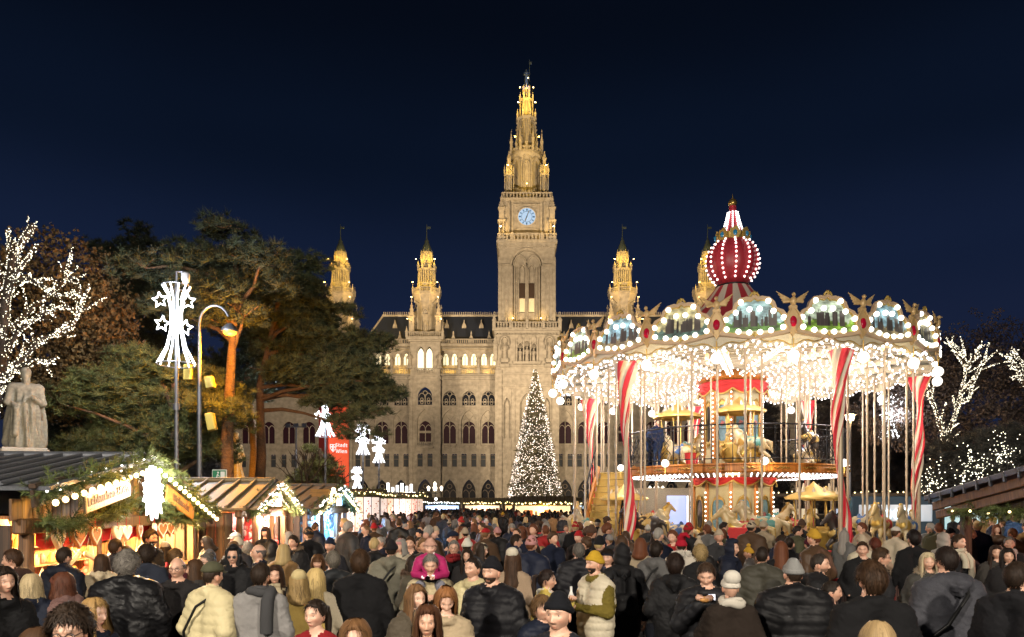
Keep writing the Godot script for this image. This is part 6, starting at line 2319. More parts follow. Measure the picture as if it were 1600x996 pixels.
func huts() -> void:
	var metal := mat(Color(.17, .18, .20), .42, .4, "fine", .8)
	var metal_y := mat(Color(.30, .23, .13), .5, .2, "fine", .8)
	var warm := glow(Color(1.0, .78, .36), 4.5)
	var white := glow(Color(1.0, .95, .86), 5.0)
	# ---- first stall on the left: gingerbread
	var o := stall("nearest wooden stall on the left with gingerbread hearts and a glowing white star", Vector3(-6.55, 0, -12.5), PI / 2 + .09, 3.4, 3.6, 2.0, 2.97, 4.6, metal, Color(.46, .17, .04), 30.0, .3, 2.38)
	for sg: float in [-1.0, 1.0]:
		var w := 3.4
		var pts := [Vector3(0, 3.0, .38), Vector3(sg * w * .5, 2.52 + (.18 if sg < 0 else 0.0), .40), Vector3(sg * w, 2.04 + (.36 if sg < 0 else 0.0), .38)]
		garland(o, pts, .04, 80, .06)
		garland(o, [Vector3(sg * .3, 2.3, .2), Vector3(sg * 1.3, 2.04, .2)], .08, 120, .05)
		garland(o, [Vector3(sg * 1.9, 1.98, .2), Vector3(sg * 3.0, 1.96, .2)], .06, 90, .06)
		bulbs_along(o, [Vector3(0, 2.83, .5), Vector3(sg * w, 1.87 + (.34 if sg < 0 else 0.0), .5)], 14, .045, warm)
		bulbs_along(o, [Vector3(0, 3.0, .46), Vector3(sg * w, 2.04 + (.36 if sg < 0 else 0.0), .46)], 24, .018, white, .07, "fairy_light")
		# painted name boards
		var sb := MB.new()
		sb.bbox(Vector3(0, 0, 0), Vector3(1.5, .30, .04), .012)
		var s := part("name_board", sb, mat(Color(.62, .50, .30), .5, 0, "wood", .8) if sg < 0 else M.wood_gold, o, Vector3(sg * 1.5, 2.36 if sg < 0 else 2.24, .36))
		s.rotation.z = .18 if sg < 0 else -.27
		var tx := part("lettering", letters("Lebkuchen-Hütte" if sg < 0 else "Weihnacht", .17, .012), mat(Color(.06, .03, .015), .6), s, Vector3(0, 0, .025))
	for sg: float in [-1.0, 1.0]: omni(o.transform * Vector3(sg * 1.7, 2.3, 1.05), Color(1.0, .70, .30), 3.0, .1)
	var star := MB.new()
	for k in 3:
		star.t = Transform3D(Basis(Vector3.BACK, k * .35), Vector3(0, 0, k * .02))
		var sp := PackedVector2Array()
		for i in 20:
			var a := TAU * i / 20
			sp.append(Vector2(cos(a), sin(a)) * (.42 if i % 2 else .27) * Vector2(.95, 1.15))
		star.prism(sp, 0, .03)
	tag(part("light_star", star, glow(Color(1.0, .96, .90), 3.4)), "blazing white star light on the nearest stall's gable", "star light")
	var sn := get_child(get_child_count() - 1) as Node3D
	sn.position = o.transform * Vector3(0.0, 2.42, .40)
	sn.rotation.y = o.rotation.y
	omni(o.transform * Vector3(0, 2.5, .8), Color(1, .95, .86), 7.0, .25)
	# red cloth behind the wares, wares on shelf and counter
	var rc := MB.new()
	rc.surf(40, 6, func(u: float, w: float) -> Vector3: return Vector3(lerpf(-2.6, 2.5, u), lerpf(1.65, 1.98, w) - .06 * absf(sin(u * 30)), -.1 + .04 * sin(u * 60)))
	part("red_swag", rc, mat(Color(.5, .012, .015), .8), o)
	goods(o, 3.4, 3.5, 17, [Color(.5, .22, .05), Color(.55, .04, .03), Color(.6, .5, .3), Color(.3, .12, .04), Color(.5, .3, .08)], [1.165, 1.505, 1.845], -1.7)
	goods(o, 3.4, 3.5, 16, [Color(.5, .22, .05), Color(.55, .04, .03), Color(.65, .55, .4), Color(.6, .3, .06)], [1.03], -.2, 1.2)
	var hm := MB.new()
	hm.prism(heart_outline(.13), -.015, .015)
	var hmm := hm.mesh()
	var ic := MB.new()
	var ho := PackedVector2Array()
	var hi := PackedVector2Array()
	for p in heart_outline(.115): ho.append(p)
	for p in heart_outline(.1): hi.append(p)
	ic.ring_of(ho, hi, .015, .022)
	var icm := ic.mesh()
	var ginger := mat(Color(.40, .17, .045), .6, 0, "fine", 4.0)
	var pale := mat(Color(.66, .52, .32), .5)
	var icing := mat(Color(.75, .7, .62), .5)
	var nth := ["first", "second", "third", "fourth", "fifth", "sixth", "seventh", "eighth", "ninth", "tenth", "eleventh", "twelfth", "thirteenth", "fourteenth", "fifteenth", "sixteenth", "seventeenth", "eighteenth"]
	var ki := 0
	for x: float in [-2.55, -2.0, -1.5, -.75, -.42, .1, .75, 1.1, 1.5]:
		var h := thing("gingerbread_heart", "gingerbread heart hanging in the nearest stall, %s from the left" % nth[ki], "gingerbread heart", o.transform * Vector3(x, 1.76, .17), o.rotation.y + rf(-.25, .25), "hearts hanging in the nearest stall")
		var s := rf(1.15, 1.6)
		part("cookie", hmm, pale if ki in [0, 3, 4, 6] else ginger, h).scale = Vector3.ONE * s
		part("icing", icm, icing, h).scale = Vector3.ONE * s
		var st := MB.new()
		st.tube([Vector3(0, .08, 0), Vector3(0, .26, 0)], .004, 4)
		part("ribbon", st, mat(Color(.5, .02, .02), .7), h)
		ki += 1
	var bm := MB.new()
	bm.bbox(Vector3.ZERO, Vector3(.38, .085, .05), .02)
	var bmm := bm.mesh()
	ki = 0
	for q in [[-2.0, .45], [-1.55, -.3], [-.85, .35], [-.45, -.35], [.2, .4]]:
		ki += 1
		var w := thing("wooden_plaque", "tilted wooden plaque on strings below the hearts, %s from the left" % nth[ki - 1], "plaque", o.transform * Vector3(q[0], 1.44, .12), o.rotation.y, "plaques hanging in the nearest stall")
		part("board", bmm, pale, w).rotation.z = q[1]
		var st := MB.new()
		for sg: float in [-1.0, 1.0]: st.tube([Vector3(sg * .14, sg * .14 * tan(q[1]), 0), Vector3(0, .35, 0)], .004, 4)
		part("string", st, icing, w)
	# ---- second stall: red interior, yellow-lit metal roof
	o = stall("second stall on the left with red interior and yellow-lit ribbed roof", Vector3(-6.6, 0, -19.6), PI / 2 + .06, 2.5, 2.4, 2.08, 2.80, 3.4, metal_y, Color(.50, .02, .02), 9.0)
	display(o, -2.1, .35, Color(.62, .015, .02), 5.0)
	display(o, .75, 1.9, Color(.75, .72, .68), 9.0)
	for sg: float in [-1.0, 1.0]:
		garland(o, [Vector3(0, 2.74, .38), Vector3(sg * 2.45, 2.02, .38)], .07, 90, .08)
		bulbs_along(o, [Vector3(0, 2.66, .5), Vector3(sg * 2.45, 1.94, .5)], 9, .05, warm)
		bulbs_along(o, [Vector3(0, 2.78, .5), Vector3(sg * 2.45, 2.06, .5)], 18, .026, white, .08, "fairy_light")
	var gs := MB.new()
	gs.bbox(Vector3(0, 2.34, .30), Vector3(1.1, .34, .05), .02)
	gs.ball(Vector3(.1, 2.4, .36), .16, 10, 6, Vector3(1.6, 1, .4))
	part("lit_gable_sign", gs, glow(Color(1.0, .72, .70), 2.4), o)
	omni(o.transform * Vector3(0, 2.4, .8), Color(1, .78, .7), 4.0, .2)
	goods(o, 2.5, 2.4, 18, [Color(.6, .05, .04), Color(.6, .55, .5), Color(.6, .3, .2), Color(.5, .02, .02), Color(.7, .65, .6)], [1.165, 1.505, 1.845], -1.7, 1.2)
	goods(o, 2.5, 2.4, 14, [Color(.6, .05, .04), Color(.65, .6, .55)], [1.03], -.2, 1.3)
	# ---- third stall: blue-white interior, brown roof with a small gable light
	o = stall("third stall on the left with blue-white lit interior and two lit gables", Vector3(-6.5, 0, -26.3), PI / 2 + .04, 4.1, 3.2, 2.08, 2.84, 3.4, mat(Color(.16, .125, .09), .55, .2, "fine", .8), Color(.55, .62, .70), 5.0)
	display(o, -3.6, 2.6, Color(.30, .52, .75), 16.0, Color(.6, .8, 1.0))
	for sg: float in [-1.0, 1.0]:
		var w := 4.1 if sg < 0 else 3.2
		garland(o, [Vector3(0, 2.78, .38), Vector3(sg * w, 2.04, .38)], .08, 80, .08)
		bulbs_along(o, [Vector3(0, 2.66, .5), Vector3(sg * w, 1.94, .5)], 10, .06, warm)
		bulbs_along(o, [Vector3(0, 2.82, .5), Vector3(sg * w, 2.08, .5)], 16, .035, white, .1, "fairy_light")
	var bl := MB.new()
	bl.prism(PackedVector2Array([Vector2(-.34, 2.2), Vector2(.34, 2.2), Vector2(.3, 2.5), Vector2(0, 2.74), Vector2(-.3, 2.5)]), .3, .35)
	part("lit_gable_sign", bl, glow(Color(.55, .78, 1.0), 1.9), o)
	omni(o.transform * Vector3(.1, 2.3, .75), Color(.45, .7, 1.0), 4.0, .2)
	omni(o.transform * Vector3(.6, 1.7, -.3), Color(.35, .62, 1.0), 20.0, .1)
	goods(o, 4.1, 3.2, 22, [Color(.12, .3, .6), Color(.7, .75, .8), Color(.4, .55, .7), Color(.75, .75, .75), Color(.05, .15, .4)], [1.165, 1.505, 1.845], -1.7, 1.3)
	goods(o, 4.1, 3.2, 16, [Color(.1, .25, .6), Color(.7, .75, .8)], [1.03], -.2, 1.4)
	var dg := MB.new()       # the small dormer gable on the roof towards the viewer
	dg.prism(PackedVector2Array([Vector2(-.75, 0), Vector2(.75, 0), Vector2(0, .55)]), -.6, .02)
	var dn := part("dormer_gable", dg, M.wood_gold, o, Vector3(-1.9, 2.18, .35))
	bulbs_along(o, [Vector3(-2.7, 2.2, .5), Vector3(-1.9, 2.78, .5)], 6, .06, warm)
	bulbs_along(o, [Vector3(-1.9, 2.78, .5), Vector3(-1.1, 2.2, .5)], 6, .06, warm)
	# ---- row of lit display cases farther on
	var dcs := ["display stall with glowing pink and white panels, left of the lamp post", "long low stall with a lit shop front beyond the pink display stall"]
	for k in 2:
		var dc := thing("display_stall", dcs[k], "market stall", Vector3(-9.6 + k * 1.2, 0, -44.0 - k * 13.0), PI / 2 - .42)
		var f := MB.new()
		f.bbox(Vector3(0, 1.5, -1.0), Vector3(6.4, 3.0, 1.7), .03)
		part("body", f, M.wood_dark, dc)
		for i in 7:
			var pn := MB.new()
			pn.bbox(Vector3(0, 1.65, 0), Vector3(.74, 2.1, .05), .01)
			var c: Color = [Color(1, .62, .55), Color(1, .5, .42), Color(1, .7, .55), Color(1, .85, .8), Color(1, .6, .35), Color(.9, .9, 1), Color(1, .8, .75)][(i + k * 3) % 7]
			var pp := part("lit_panel", pn, glow(c, .5), dc, Vector3(-2.6 + i * .87, 0, -.08))
			var wr := MB.new()
			for q in 12: wr.bbox(Vector3(rf(-.3, .3), .8 + q * .15, .05), Vector3(rf(.05, .14), .1, .04), .008)
			part("hung_ware", wr, mat(Color(.5, .2, .15) if i % 2 else Color(.5, .4, .35), .6), pp)
		garland(dc, [Vector3(-3.3, 3.05, 0), Vector3(3.3, 3.05, 0)], .2, 70, .1)
		bulbs_along(dc, [Vector3(-3.3, 3.05, .15), Vector3(3.3, 3.05, .15)], 34, .06, warm, .15)
		var ro := MB.new()
		ro.bbox(Vector3(0, 3.12, -.9), Vector3(7.0, .14, 2.3), .03)
		part("roof", ro, M.wood_dark, dc)
		omni(dc.transform * Vector3(0, 1.8, 1.0), Color(1, .8, .7), 5.0, .4)
	var gl := thing("roof_letters", "overexposed white glowing letters above a distant stall roof", "lit sign", Vector3(-14.0, 3.0, -92.0))
	var hs := [1.75, 1.2, 1.45, 1.7, 1.35, 1.6]
	for i in 6:
		var lb := MB.new()
		lb.bbox(Vector3(0, hs[i] / 2, 0), Vector3(.34, hs[i], .12), .03)
		lb.bbox(Vector3(.25, .3, 0), Vector3(.5, .6, .12), .03)
		part("letter", lb, glow(Color(1, .98, .96), 3.2), gl, Vector3(-1.5 + i * .58, .25, 0))
	# ---- far row of low stalls across the square
	var far := [[-15.2, -92, 6.0, Color(1.0, .75, .35)], [-9.5, -100, 5.0, Color(.6, .75, 1.0)], [-4.2, -104, 5.4, Color(1.0, .8, .55)], [1.6, -104, 5.6, Color(1.0, .7, .3)], [7.6, -100, 5.6, Color(.65, .85, 1.0)], [3.0, -72, 6.0, Color(1.0, .72, .35)], [10.4, -58, 7.0, Color(.35, .85, .95)]]
	var names := ["distant low stall with garlands under the glowing white letters", "distant stall with bluish shop lights left of the candelabra", "distant garlanded stall right of the candelabra", "distant stall with a yellow lit crown garland, left of the christmas tree", "distant stall with a pale blue lit front below the christmas tree", "dark ribbed-roof stall right under the christmas tree", "stall with turquoise lit front and a yellow fascia, left of the carousel stairs"]
	for k in far.size():
		var q = far[k]
		var w: float = q[2]
		var s := thing("distant_stall", names[k], "market stall", Vector3(q[0], 0, q[1]), rf(-.1, .1))
		var hgt := 2.5 if k < 5 else 2.35
		var bd := MB.new()
		bd.bbox(Vector3(0, hgt / 2, -1.2), Vector3(w, hgt, 2.0), .03)
		part("body", bd, M.wood_dark, s)
		var fr := MB.new()
		fr.bbox(Vector3(0, 1.65, -.17), Vector3(w * .9, 1.0, .05), .01)
		part("lit_front", fr, glow(q[3], .9), s)
		goods_far(s, w)
		var ro := MB.new()
		ro.prism(PackedVector2Array([Vector2(-.5, hgt), Vector2(2.6, hgt), Vector2(1.2, hgt + .75)]), -w / 2 - .2, w / 2 + .2)
		var rp := part("roof", ro, mat(Color(.09, .07, .055), .6), s)
		rp.rotation.y = PI / 2
		for i in int(w / .45):
			var sb := MB.new()
			sb.tube([Vector3(0, hgt + .05, .55), Vector3(0, hgt + .8, -1.15)], .05, 5)
			part("roof_rib", sb, M.wood_dark, s, Vector3(-w / 2 + .2 + i * .45, 0, 0))
		if k == 6:
			var fa := MB.new()
			fa.bbox(Vector3(0, hgt + .25, .62), Vector3(w + .3, .55, .06), .02)
			part("yellow_fascia", fa, glow(Color(1.0, .62, .12), .55, Color(.6, .35, .05)), s)
		garland(s, [Vector3(-w / 2, hgt + .05, .55), Vector3(w / 2, hgt + .05, .55)], .16, 40, .08)
		bulbs_along(s, [Vector3(-w / 2, hgt + .05, .7), Vector3(w / 2, hgt + .05, .7)], 24, .075, warm if k != 1 else white, .12)
		omni(s.transform * Vector3(0, 1.9, .9), q[3], 9.0, .3)
	var st := MB.new()      # a bright bare lamp
	st.ball(Vector3(0, 2.95, 0), .17, 10, 6)
	tag(part("bare_lamp", st, glow(Color(1, .93, .82), 6.0)), "bright bare lamp above the distant stalls beside the candelabra", "lamp")
	(get_child(get_child_count() - 1) as Node3D).position = Vector3(-9.1, 0, -88)
	# ---- dark pavilion roofs behind the carousel
	var pav := thing("pavilion", "long dark-roofed pavilion with warm lights behind the carousel", "pavilion", Vector3(23, 0, -50), -.3)
	var pb := MB.new()
	pb.bbox(Vector3(0, 2.9, -2), Vector3(26, .25, 4.5), .04)
	part("roof", pb, mat(Color(.05, .045, .042), .6), pav)
	for i in 12:
		pb = MB.new()
		pb.bbox(Vector3(-12 + i * 2.2, 1.4, 0), Vector3(.2, 2.8, .2), .02)
		part("post", pb, M.wood_dark, pav)
	for i in 9:
		pb = MB.new()
		pb.bbox(Vector3(-10.5 + i * 2.6, 1.5, -2.5), Vector3(1.7, .9, .06), .02)
		part("lit_window", pb, glow([Color(1, .75, .4), Color(.5, .7, 1.0), Color(1, .85, .7)][i % 3], .6), pav)
	bulbs_along(pav, [Vector3(-13, 3.1, .3), Vector3(13, 3.1, .3)], 60, .05, warm, .06)
	# ---- ticket booth and blue sign behind the carousel's stairs
	var tb := thing("ticket_booth", "cream ticket booth with a blue and white sign behind the carousel stairs", "booth", Vector3(9.2, 0, -39.5))
	var b := MB.new()
	b.bbox(Vector3(0, 1.55, 0), Vector3(8.0, 3.1, 2.4), .05)
	part("body", b, mat(Color(.42, .37, .27), .6, 0, "fine", .6), tb)
	b = MB.new()
	b.bbox(Vector3(-.65, 1.95, 1.24), Vector3(1.0, 1.5, .05), .02)
	part("blue_panel", b, glow(Color(.04, .28, .85), .8), tb)
	b = MB.new()
	b.bbox(Vector3(.4, 1.95, 1.24), Vector3(1.05, 1.5, .05), .02)
	var wp := part("white_panel", b, glow(Color(.9, .95, 1), .8), tb)
	b = MB.new()
	for y: float in [1.75, 2.1]: b.box(Vector3(.4, y, 1.275), Vector3(.7, .09, .012))
	b.box(Vector3(.12, 1.93, 1.275), Vector3(.09, .42, .014))
	part("sign_mark", b, mat(Color(.03, .12, .4), .5), wp)
	# ---- photo sign
	var ph := thing("photo_booth", "dark photo booth with a glowing light-blue lettered sign", "booth", Vector3(17.2, 0, -33.0), -.25)
	b = MB.new()
	b.bbox(Vector3(0, 1.3, -.8), Vector3(3.6, 2.6, 1.5), .03)
	part("body", b, mat(Color(.02, .05, .08), .5), ph)
	b = MB.new()
	b.bbox(Vector3(0, 1.85, -.02), Vector3(3.0, .75, .06), .02)
	part("sign_board", b, glow(Color(.02, .16, .28), .7), ph)
	part("lettering", letters("Photo", .72, .05), glow(Color(.65, .9, 1.0), 2.2), ph, Vector3(0, 1.85, .03))
	var t2 := thing("kiosk", "small kiosk with a turquoise lit front beside the photo booth", "kiosk", Vector3(20.6, 0, -33.0), -.3)
	b = MB.new()
	b.bbox(Vector3(0, 1.3, -.8), Vector3(2.4, 2.6, 1.5), .03)
	part("body", b, M.wood_dark, t2)
	b = MB.new()
	b.bbox(Vector3(0, 1.7, -.02), Vector3(2.1, 1.2, .05), .02)
	part("lit_front", b, glow(Color(.18, .55, .62), .7), t2)
	# ---- stall on the right, its dark roof rising out of the frame
	right_stall(warm)
	barriers(nth)

func goods_far(s: Node3D, w: float) -> void:
	var ms := [mat(Color(.3, .1, .06), .6), mat(Color(.1, .08, .06), .6), mat(Color(.4, .3, .2), .6)]
	for i in int(w / .5):
		var b := MB.new()
		b.bbox(Vector3(-w * .44 + i * .5, 1.25 + rf(0, .3), -.08), Vector3(rf(.12, .4), rf(.25, .7), .12), .02)
		part("ware", b, ms[i % 3], s)

func right_stall(warm: Material) -> void:
	var o := thing("market_stall", "dark-roofed timber stall cut off by the frame's right edge", "market stall", Vector3(8.75, 0, -11.4), -PI / 2 + .05)
	# its gable looks towards the aisle; local x runs away from the viewer to the left
	var metal := mat(Color(.05, .052, .06), .45, .5, "fine", .8)
	var eave := 2.34
	var top := 2.86
	var w := 3.0
	for sg: float in [-1.0, 1.0]:
		var l := Vector2(w, top - eave).length()
		var rb := MB.new()
		rb.box(Vector3(sg * l / 2, .03, -2.0), Vector3(l, .06, 5.0))
		var rp := part("roof_sheet", rb, metal, o, Vector3(0, top, 0))
		rp.rotation.z = -sg * atan2(top - eave, w)
		for i in 9:
			var s := MB.new()
			s.bbox(Vector3(sg * (.2 + i * .34), -.05, .52), Vector3(.04, .16, .06), .008)
			part("roof_clip", s, metal, rp)
		var bb := MB.new()
		bb.bbox(Vector3(sg * l / 2, .0, .5), Vector3(l + .1, .1, .06), .012)
		part("roof_edge", bb, metal, rp)
		for k in 2:
			bb = MB.new()
			bb.bbox(Vector3(sg * l / 2, -.17 - k * .17, .40 - k * .05), Vector3(l - .05, .16, .05), .012)
			part("barge_board", bb, M.wood, rp)
	var be := MB.new()
	be.bbox(Vector3(0, eave - .12, .1), Vector3(2 * w - .5, .22, .18), .02)
	part("beam", be, M.wood_dark, o)
	for x in [-2.5, 0.0, 2.5]:
		var p := MB.new()
		p.bbox(Vector3(x, 1.12, .05), Vector3(.16, 2.24, .16), .02)
		part("post", p, M.wood_dark, o)
	var bk := MB.new()
	bk.box(Vector3(0, 1.2, -2.2), Vector3(5.4, 2.4, .06))
	part("back_wall", bk, M.wood_dark, o)
	var s2 := MB.new()
	s2.bbox(Vector3(1.2, 1.55, -.6), Vector3(1.5, .5, .05), .015)
	part("lit_sign", s2, glow(Color(.95, .75, 1.0), 1.0), o)
	s2 = MB.new()
	s2.bbox(Vector3(-.6, 1.5, -.6), Vector3(1.8, .5, .05), .015)
	part("red_sign", s2, glow(Color(.85, .03, .06), .7), o)
	var strip := MB.new()
	strip.tube([Vector3(2.3, .9, .0), Vector3(2.3, 2.1, .0)], .018, 6)
	part("light_tube", strip, glow(Color(.8, .85, 1.0), 3.0), o)
	garland(o, [Vector3(2.6, 2.3, .5), Vector3(3.0, 1.8, .5)], .16, 260, .3)
	garland(o, [Vector3(-2.6, 2.1, .3), Vector3(2.6, 2.1, .3)], .06, 60, .05)
	bulbs_along(o, [Vector3(3.0, 2.38, .62), Vector3(3.0, 1.72, .62)], 16, .028, warm, .17)
	bulbs_along(o, [Vector3(-2.6, 2.08, .4), Vector3(2.2, 2.08, .4)], 10, .025, warm, .03)
	omni(o.transform * Vector3(.5, 1.9, -.2), Color(1, .72, .62), 5.0, .15)
	goods(o, 2.8, 2.6, 14, [Color(.6, .3, .1), Color(.5, .4, .35), Color(.5, .05, .05)], [1.0], -.5, 1.4)

func barriers(nth: Array) -> void:
	var red := mat(Color(.5, .02, .025), .5)
	var wht := mat(Color(.55, .5, .44), .55, 0, "wood", .8)
	var fr := MB.new()
	for y: float in [.98, .12]: fr.tube([Vector3(-.95, y, 0), Vector3(.95, y, 0)], .028, 8)
	for x: float in [-.95, .95]: fr.tube([Vector3(x, 0, 0), Vector3(x, 1.0, 0)], .028, 8)
	var frm := fr.mesh()
	var pk := MB.new()
	pk.bbox(Vector3(0, .5, .02), Vector3(.07, .82, .02), .006)
	var pkm := pk.mesh()
	var place := func(at: Vector3, yaw: float, label: String, group: String) -> void:
		var o := thing("barrier", label, "barrier", at, yaw, group)
		part("rail_frame", frm, red, o)
		for i in 14: part("picket", pkm, wht, o, Vector3(-.85 + i * .13, 0, 0))
	var c := Vector3(8.34, 0, -27.8)
	for i in 26:
		var a := -.291 + (i - 12.5) * .242
		if absf(i - 12.5) > 9: continue
		place.call(c + pol(8.3, a, 0), a, "red and white barrier round the carousel, %s from the left" % nth[i - 4], "barriers around the carousel")
	place.call(Vector3(7.1, 0, -12.6), -.35, "red-railed white picket barrier nearest the right stall, people leaning on it", "")
	place.call(Vector3(5.25, 0, -12.1), -.2, "red-railed white picket barrier left of the one at the right stall", "")

# ------------------------------------------------------------------ people
var wrinkle := FastNoiseLite.new()
var bodies := {}
var head_cache := {}
var hair_cache := {}
var cloth_mats := {}

func sstep(a: float, b: float, x: float) -> float:
	var t := clampf((x - a) / (b - a), 0.0, 1.0)
	return t * t * (3.0 - 2.0 * t)

func gs(x: float, y: float, cx: float, cy: float, sx: float, sy: float) -> float:
	var a := (x - cx) / sx
	var b := (y - cy) / sy
	return exp(-(a * a + b * b))

# a point of the head for a direction; eyes at y = 0, face towards +z; kind 0 man, 1 woman, 2 child
func head_point(d: Vector3, kind: int, features := true) -> Vector3:
	var p := Vector3(d.x * .077, d.y * .117, d.z * .097)
	var s := sstep(.05, -1.0, d.y)
	var jaw: float = [.24, .33, .22][kind]
	p.x *= 1.0 - jaw * s
	if d.z < 0: p.z *= 1.04 - .30 * s
	else: p.z *= 1.0 - .06 * s
	if d.y > 0: p.x *= 1.0 - .05 * d.y
	if kind == 2:
		p.x *= 1.06
		p.y *= .95
	if features and d.z > .1:
		var x := p.x
		var y := p.y
		var ax := absf(x)
		var w := sstep(.1, .45, d.z)
		var z := 0.0
		z += .006 * gs(ax, y, .028, .022, .03, .009) * (1.0 if kind == 0 else .4)           # brow
		z -= .013 * gs(ax, y, .032, .001, .017, .012)                                       # eye socket
		z += .0035 * gs(ax, y, .032, -.002, .010, .006)                                       # lids
		var nb := sstep(.012, -.038, y) * (1.0 - sstep(-.040, -.052, y))
		z += (.024 if kind == 0 else (.019 if kind == 1 else .013)) * nb * exp(-(x / (.008 + .006 * nb)) * (x / (.008 + .006 * nb)))
		z += .009 * gs(ax, y, .013, -.043, .007, .007)                                      # nostrils
		z += .005 * gs(ax, y, .045, -.028, .02, .016)                                       # cheekbones
		z -= .004 * gs(ax, y, .05, -.068, .016, .02)
		z += .0075 * gs(x, y, 0, -.0675, .022, .0055) + .0085 * gs(x, y, 0, -.079, .019, .0055)    # lips
		z -= .004 * gs(x, y, 0, -.0733, .024, .0022)
		z -= .004 * gs(x, y, 0, -.090, .02, .006)
		z += .007 * gs(x, y, 0, -.105, .02, .012)
		p.z += z * w
	return p

func head_mb(kind: int, lod: int, skin: Color, brow: Color, beard: float, seed_: int) -> MB:
	var nu: int = [72, 30][lod]
	var nv: int = [64, 24][lod]
	var o := MB.new()
	var lips := Color(skin.r * .82, skin.g * .5, skin.b * .48) if kind == 1 else Color(skin.r * .85, skin.g * .62, skin.b * .58)
	var pts := PackedVector3Array()
	for j in nv + 1:
		var la := (float(j) / nv - .5) * PI
		for i in nu + 1:
			var t := float(i) / nu * 2.0 - 1.0          # -1 .. 1 round the head, denser in the front
			var lo := PI * (t * .62 + t * t * t * .38)
			var d := Vector3(sin(lo) * cos(la), sin(la), cos(lo) * cos(la))
			var p := head_point(d, kind)
			pts.append(p)
			var c := skin
			if d.z > .15:
				var ax := absf(p.x)
				var q := gs(p.x, p.y, 0, -.0735, .024, .010)
				c = c.lerp(lips, clampf(q * 1.5 - .35, 0, 1))
				c = c.lerp(Color(skin.r * 1.04, skin.g * .80, skin.b * .76), .55 * gs(ax, p.y, .046, -.035, .022, .02) + .3 * gs(p.x, p.y, 0, -.042, .016, .01))
				c = c.lerp(brow, clampf(gs(ax, p.y, .034, .0235 + .003 * sin(ax * 60.0), .020, .0045) * 1.7 - .5, 0, 1))
				c = c.lerp(Color(.03, .02, .015), clampf(gs(ax, p.y, .032, .0035, .016, .0030) * 1.4 - .45, 0, .9))
				if beard > 0:
					var b := sstep(-.035, -.06, p.y) * (1.0 - clampf(gs(p.x, p.y, 0, -.0735, .02, .008) * 1.6, 0, 1)) * sstep(-.2, .2, d.z)
					c = c.lerp(brow, b * beard)
			o.c.append(c)
			o.uv.append(Vector2(float(i) / nu, float(j) / nv))
	var nm := PackedVector3Array()
	nm.resize(pts.size())
	for j in nv:
		for i in nu:
			var a := j * (nu + 1) + i
			var n := (pts[a + nu + 2] - pts[a]).cross(pts[a + nu + 1] - pts[a + 1])
			nm[a] += n; nm[a + 1] += n; nm[a + nu + 1] += n; nm[a + nu + 2] += n
			o.ix.append_array([a, a + nu + 2, a + 1, a, a + nu + 1, a + nu + 2])
	for j in nv + 1:
		var a := j * (nu + 1)
		var s := nm[a] + nm[a + nu]
		nm[a] = s; nm[a + nu] = s
	for i in nm.size(): nm[i] = nm[i].normalized()
	o.v = pts
	o.n = nm
	# ears and eyes
	for sg: float in [-1.0, 1.0]:
		o.col = Color(skin.r * .98, skin.g * .82, skin.b * .78)
		o.t = Transform3D(Basis(Vector3.UP, sg * .35), Vector3(sg * .074, -.018, -.004))
		o.ball(Vector3.ZERO, .030, 10 if lod == 0 else 6, 8 if lod == 0 else 5, Vector3(.34, 1.05, .66))
		var e := head_point(Vector3(sg * .405, .005, .91).normalized(), kind)
		o.t = Transform3D(Basis(Vector3.UP, sg * .2), e + Vector3(0, -.001, -.0095))
		o.col = Color(.34, .32, .30)
		o.ball(Vector3.ZERO, .0108, 10 if lod == 0 else 6, 8 if lod == 0 else 4)
		o.col = Color(.035, .022, .012)
		o.ball(Vector3(0, 0, .0072), .0060, 8 if lod == 0 else 5, 5 if lod == 0 else 4, Vector3(1, 1, .72))
	o.t = Transform3D()
	o.col = Color.WHITE
	return o

# a shell that lies on the head where mask > 0 and dips into it elsewhere
func shell(kind: int, lod: int, f: Variant, nu0 := 56, nv0 := 40) -> MB:      # f(dir, azimuth from the front, height) -> thickness (negative: none)
	var o := MB.new()
	o.surf(nu0 if lod == 0 else 24, nv0 if lod == 0 else 16, func(u: float, w: float) -> Vector3:
		var lo := u * TAU
		var la := (w - .5) * PI
		var d := Vector3(sin(lo) * cos(la), sin(la), cos(lo) * cos(la))
		var p := head_point(d, kind, false)
		var az := absf(wrapf(lo, -PI, PI))
		return p + d * (f.call(d, az, lo) as float), true)
	return o

func hairline(az: float) -> float:       # the sine of the height where the hair begins
	if az < .9: return lerpf(.62, .50, az / .9)
	if az < 1.35: return lerpf(.50, -.12, (az - .9) / .45)
	if az < 1.75: return lerpf(-.12, .05, (az - 1.35) / .4)
	return lerpf(.05, -.62, clampf((az - 1.75) / .6, 0, 1))

func lock(o: MB, a: Vector3, b: Vector3, c: Vector3, w: float, n: Vector3) -> void:      # a thin strand of hair
	var s := (c - a).cross(n).normalized() * w
	var k := o.v.size()
	var cc := Color.WHITE * rf(.45, 1.55)
	for p in [a - s, a + s, b - s, b + s, c]:
		o.v.append(p); o.n.append(n); o.uv.append(Vector2(fposmod(a.x * 31.0 + a.z * 17.0, 1.0), rng.randf())); o.c.append(cc)
	o.ix.append_array([k, k + 2, k + 1, k + 1, k + 2, k + 3, k + 2, k + 4, k + 3])

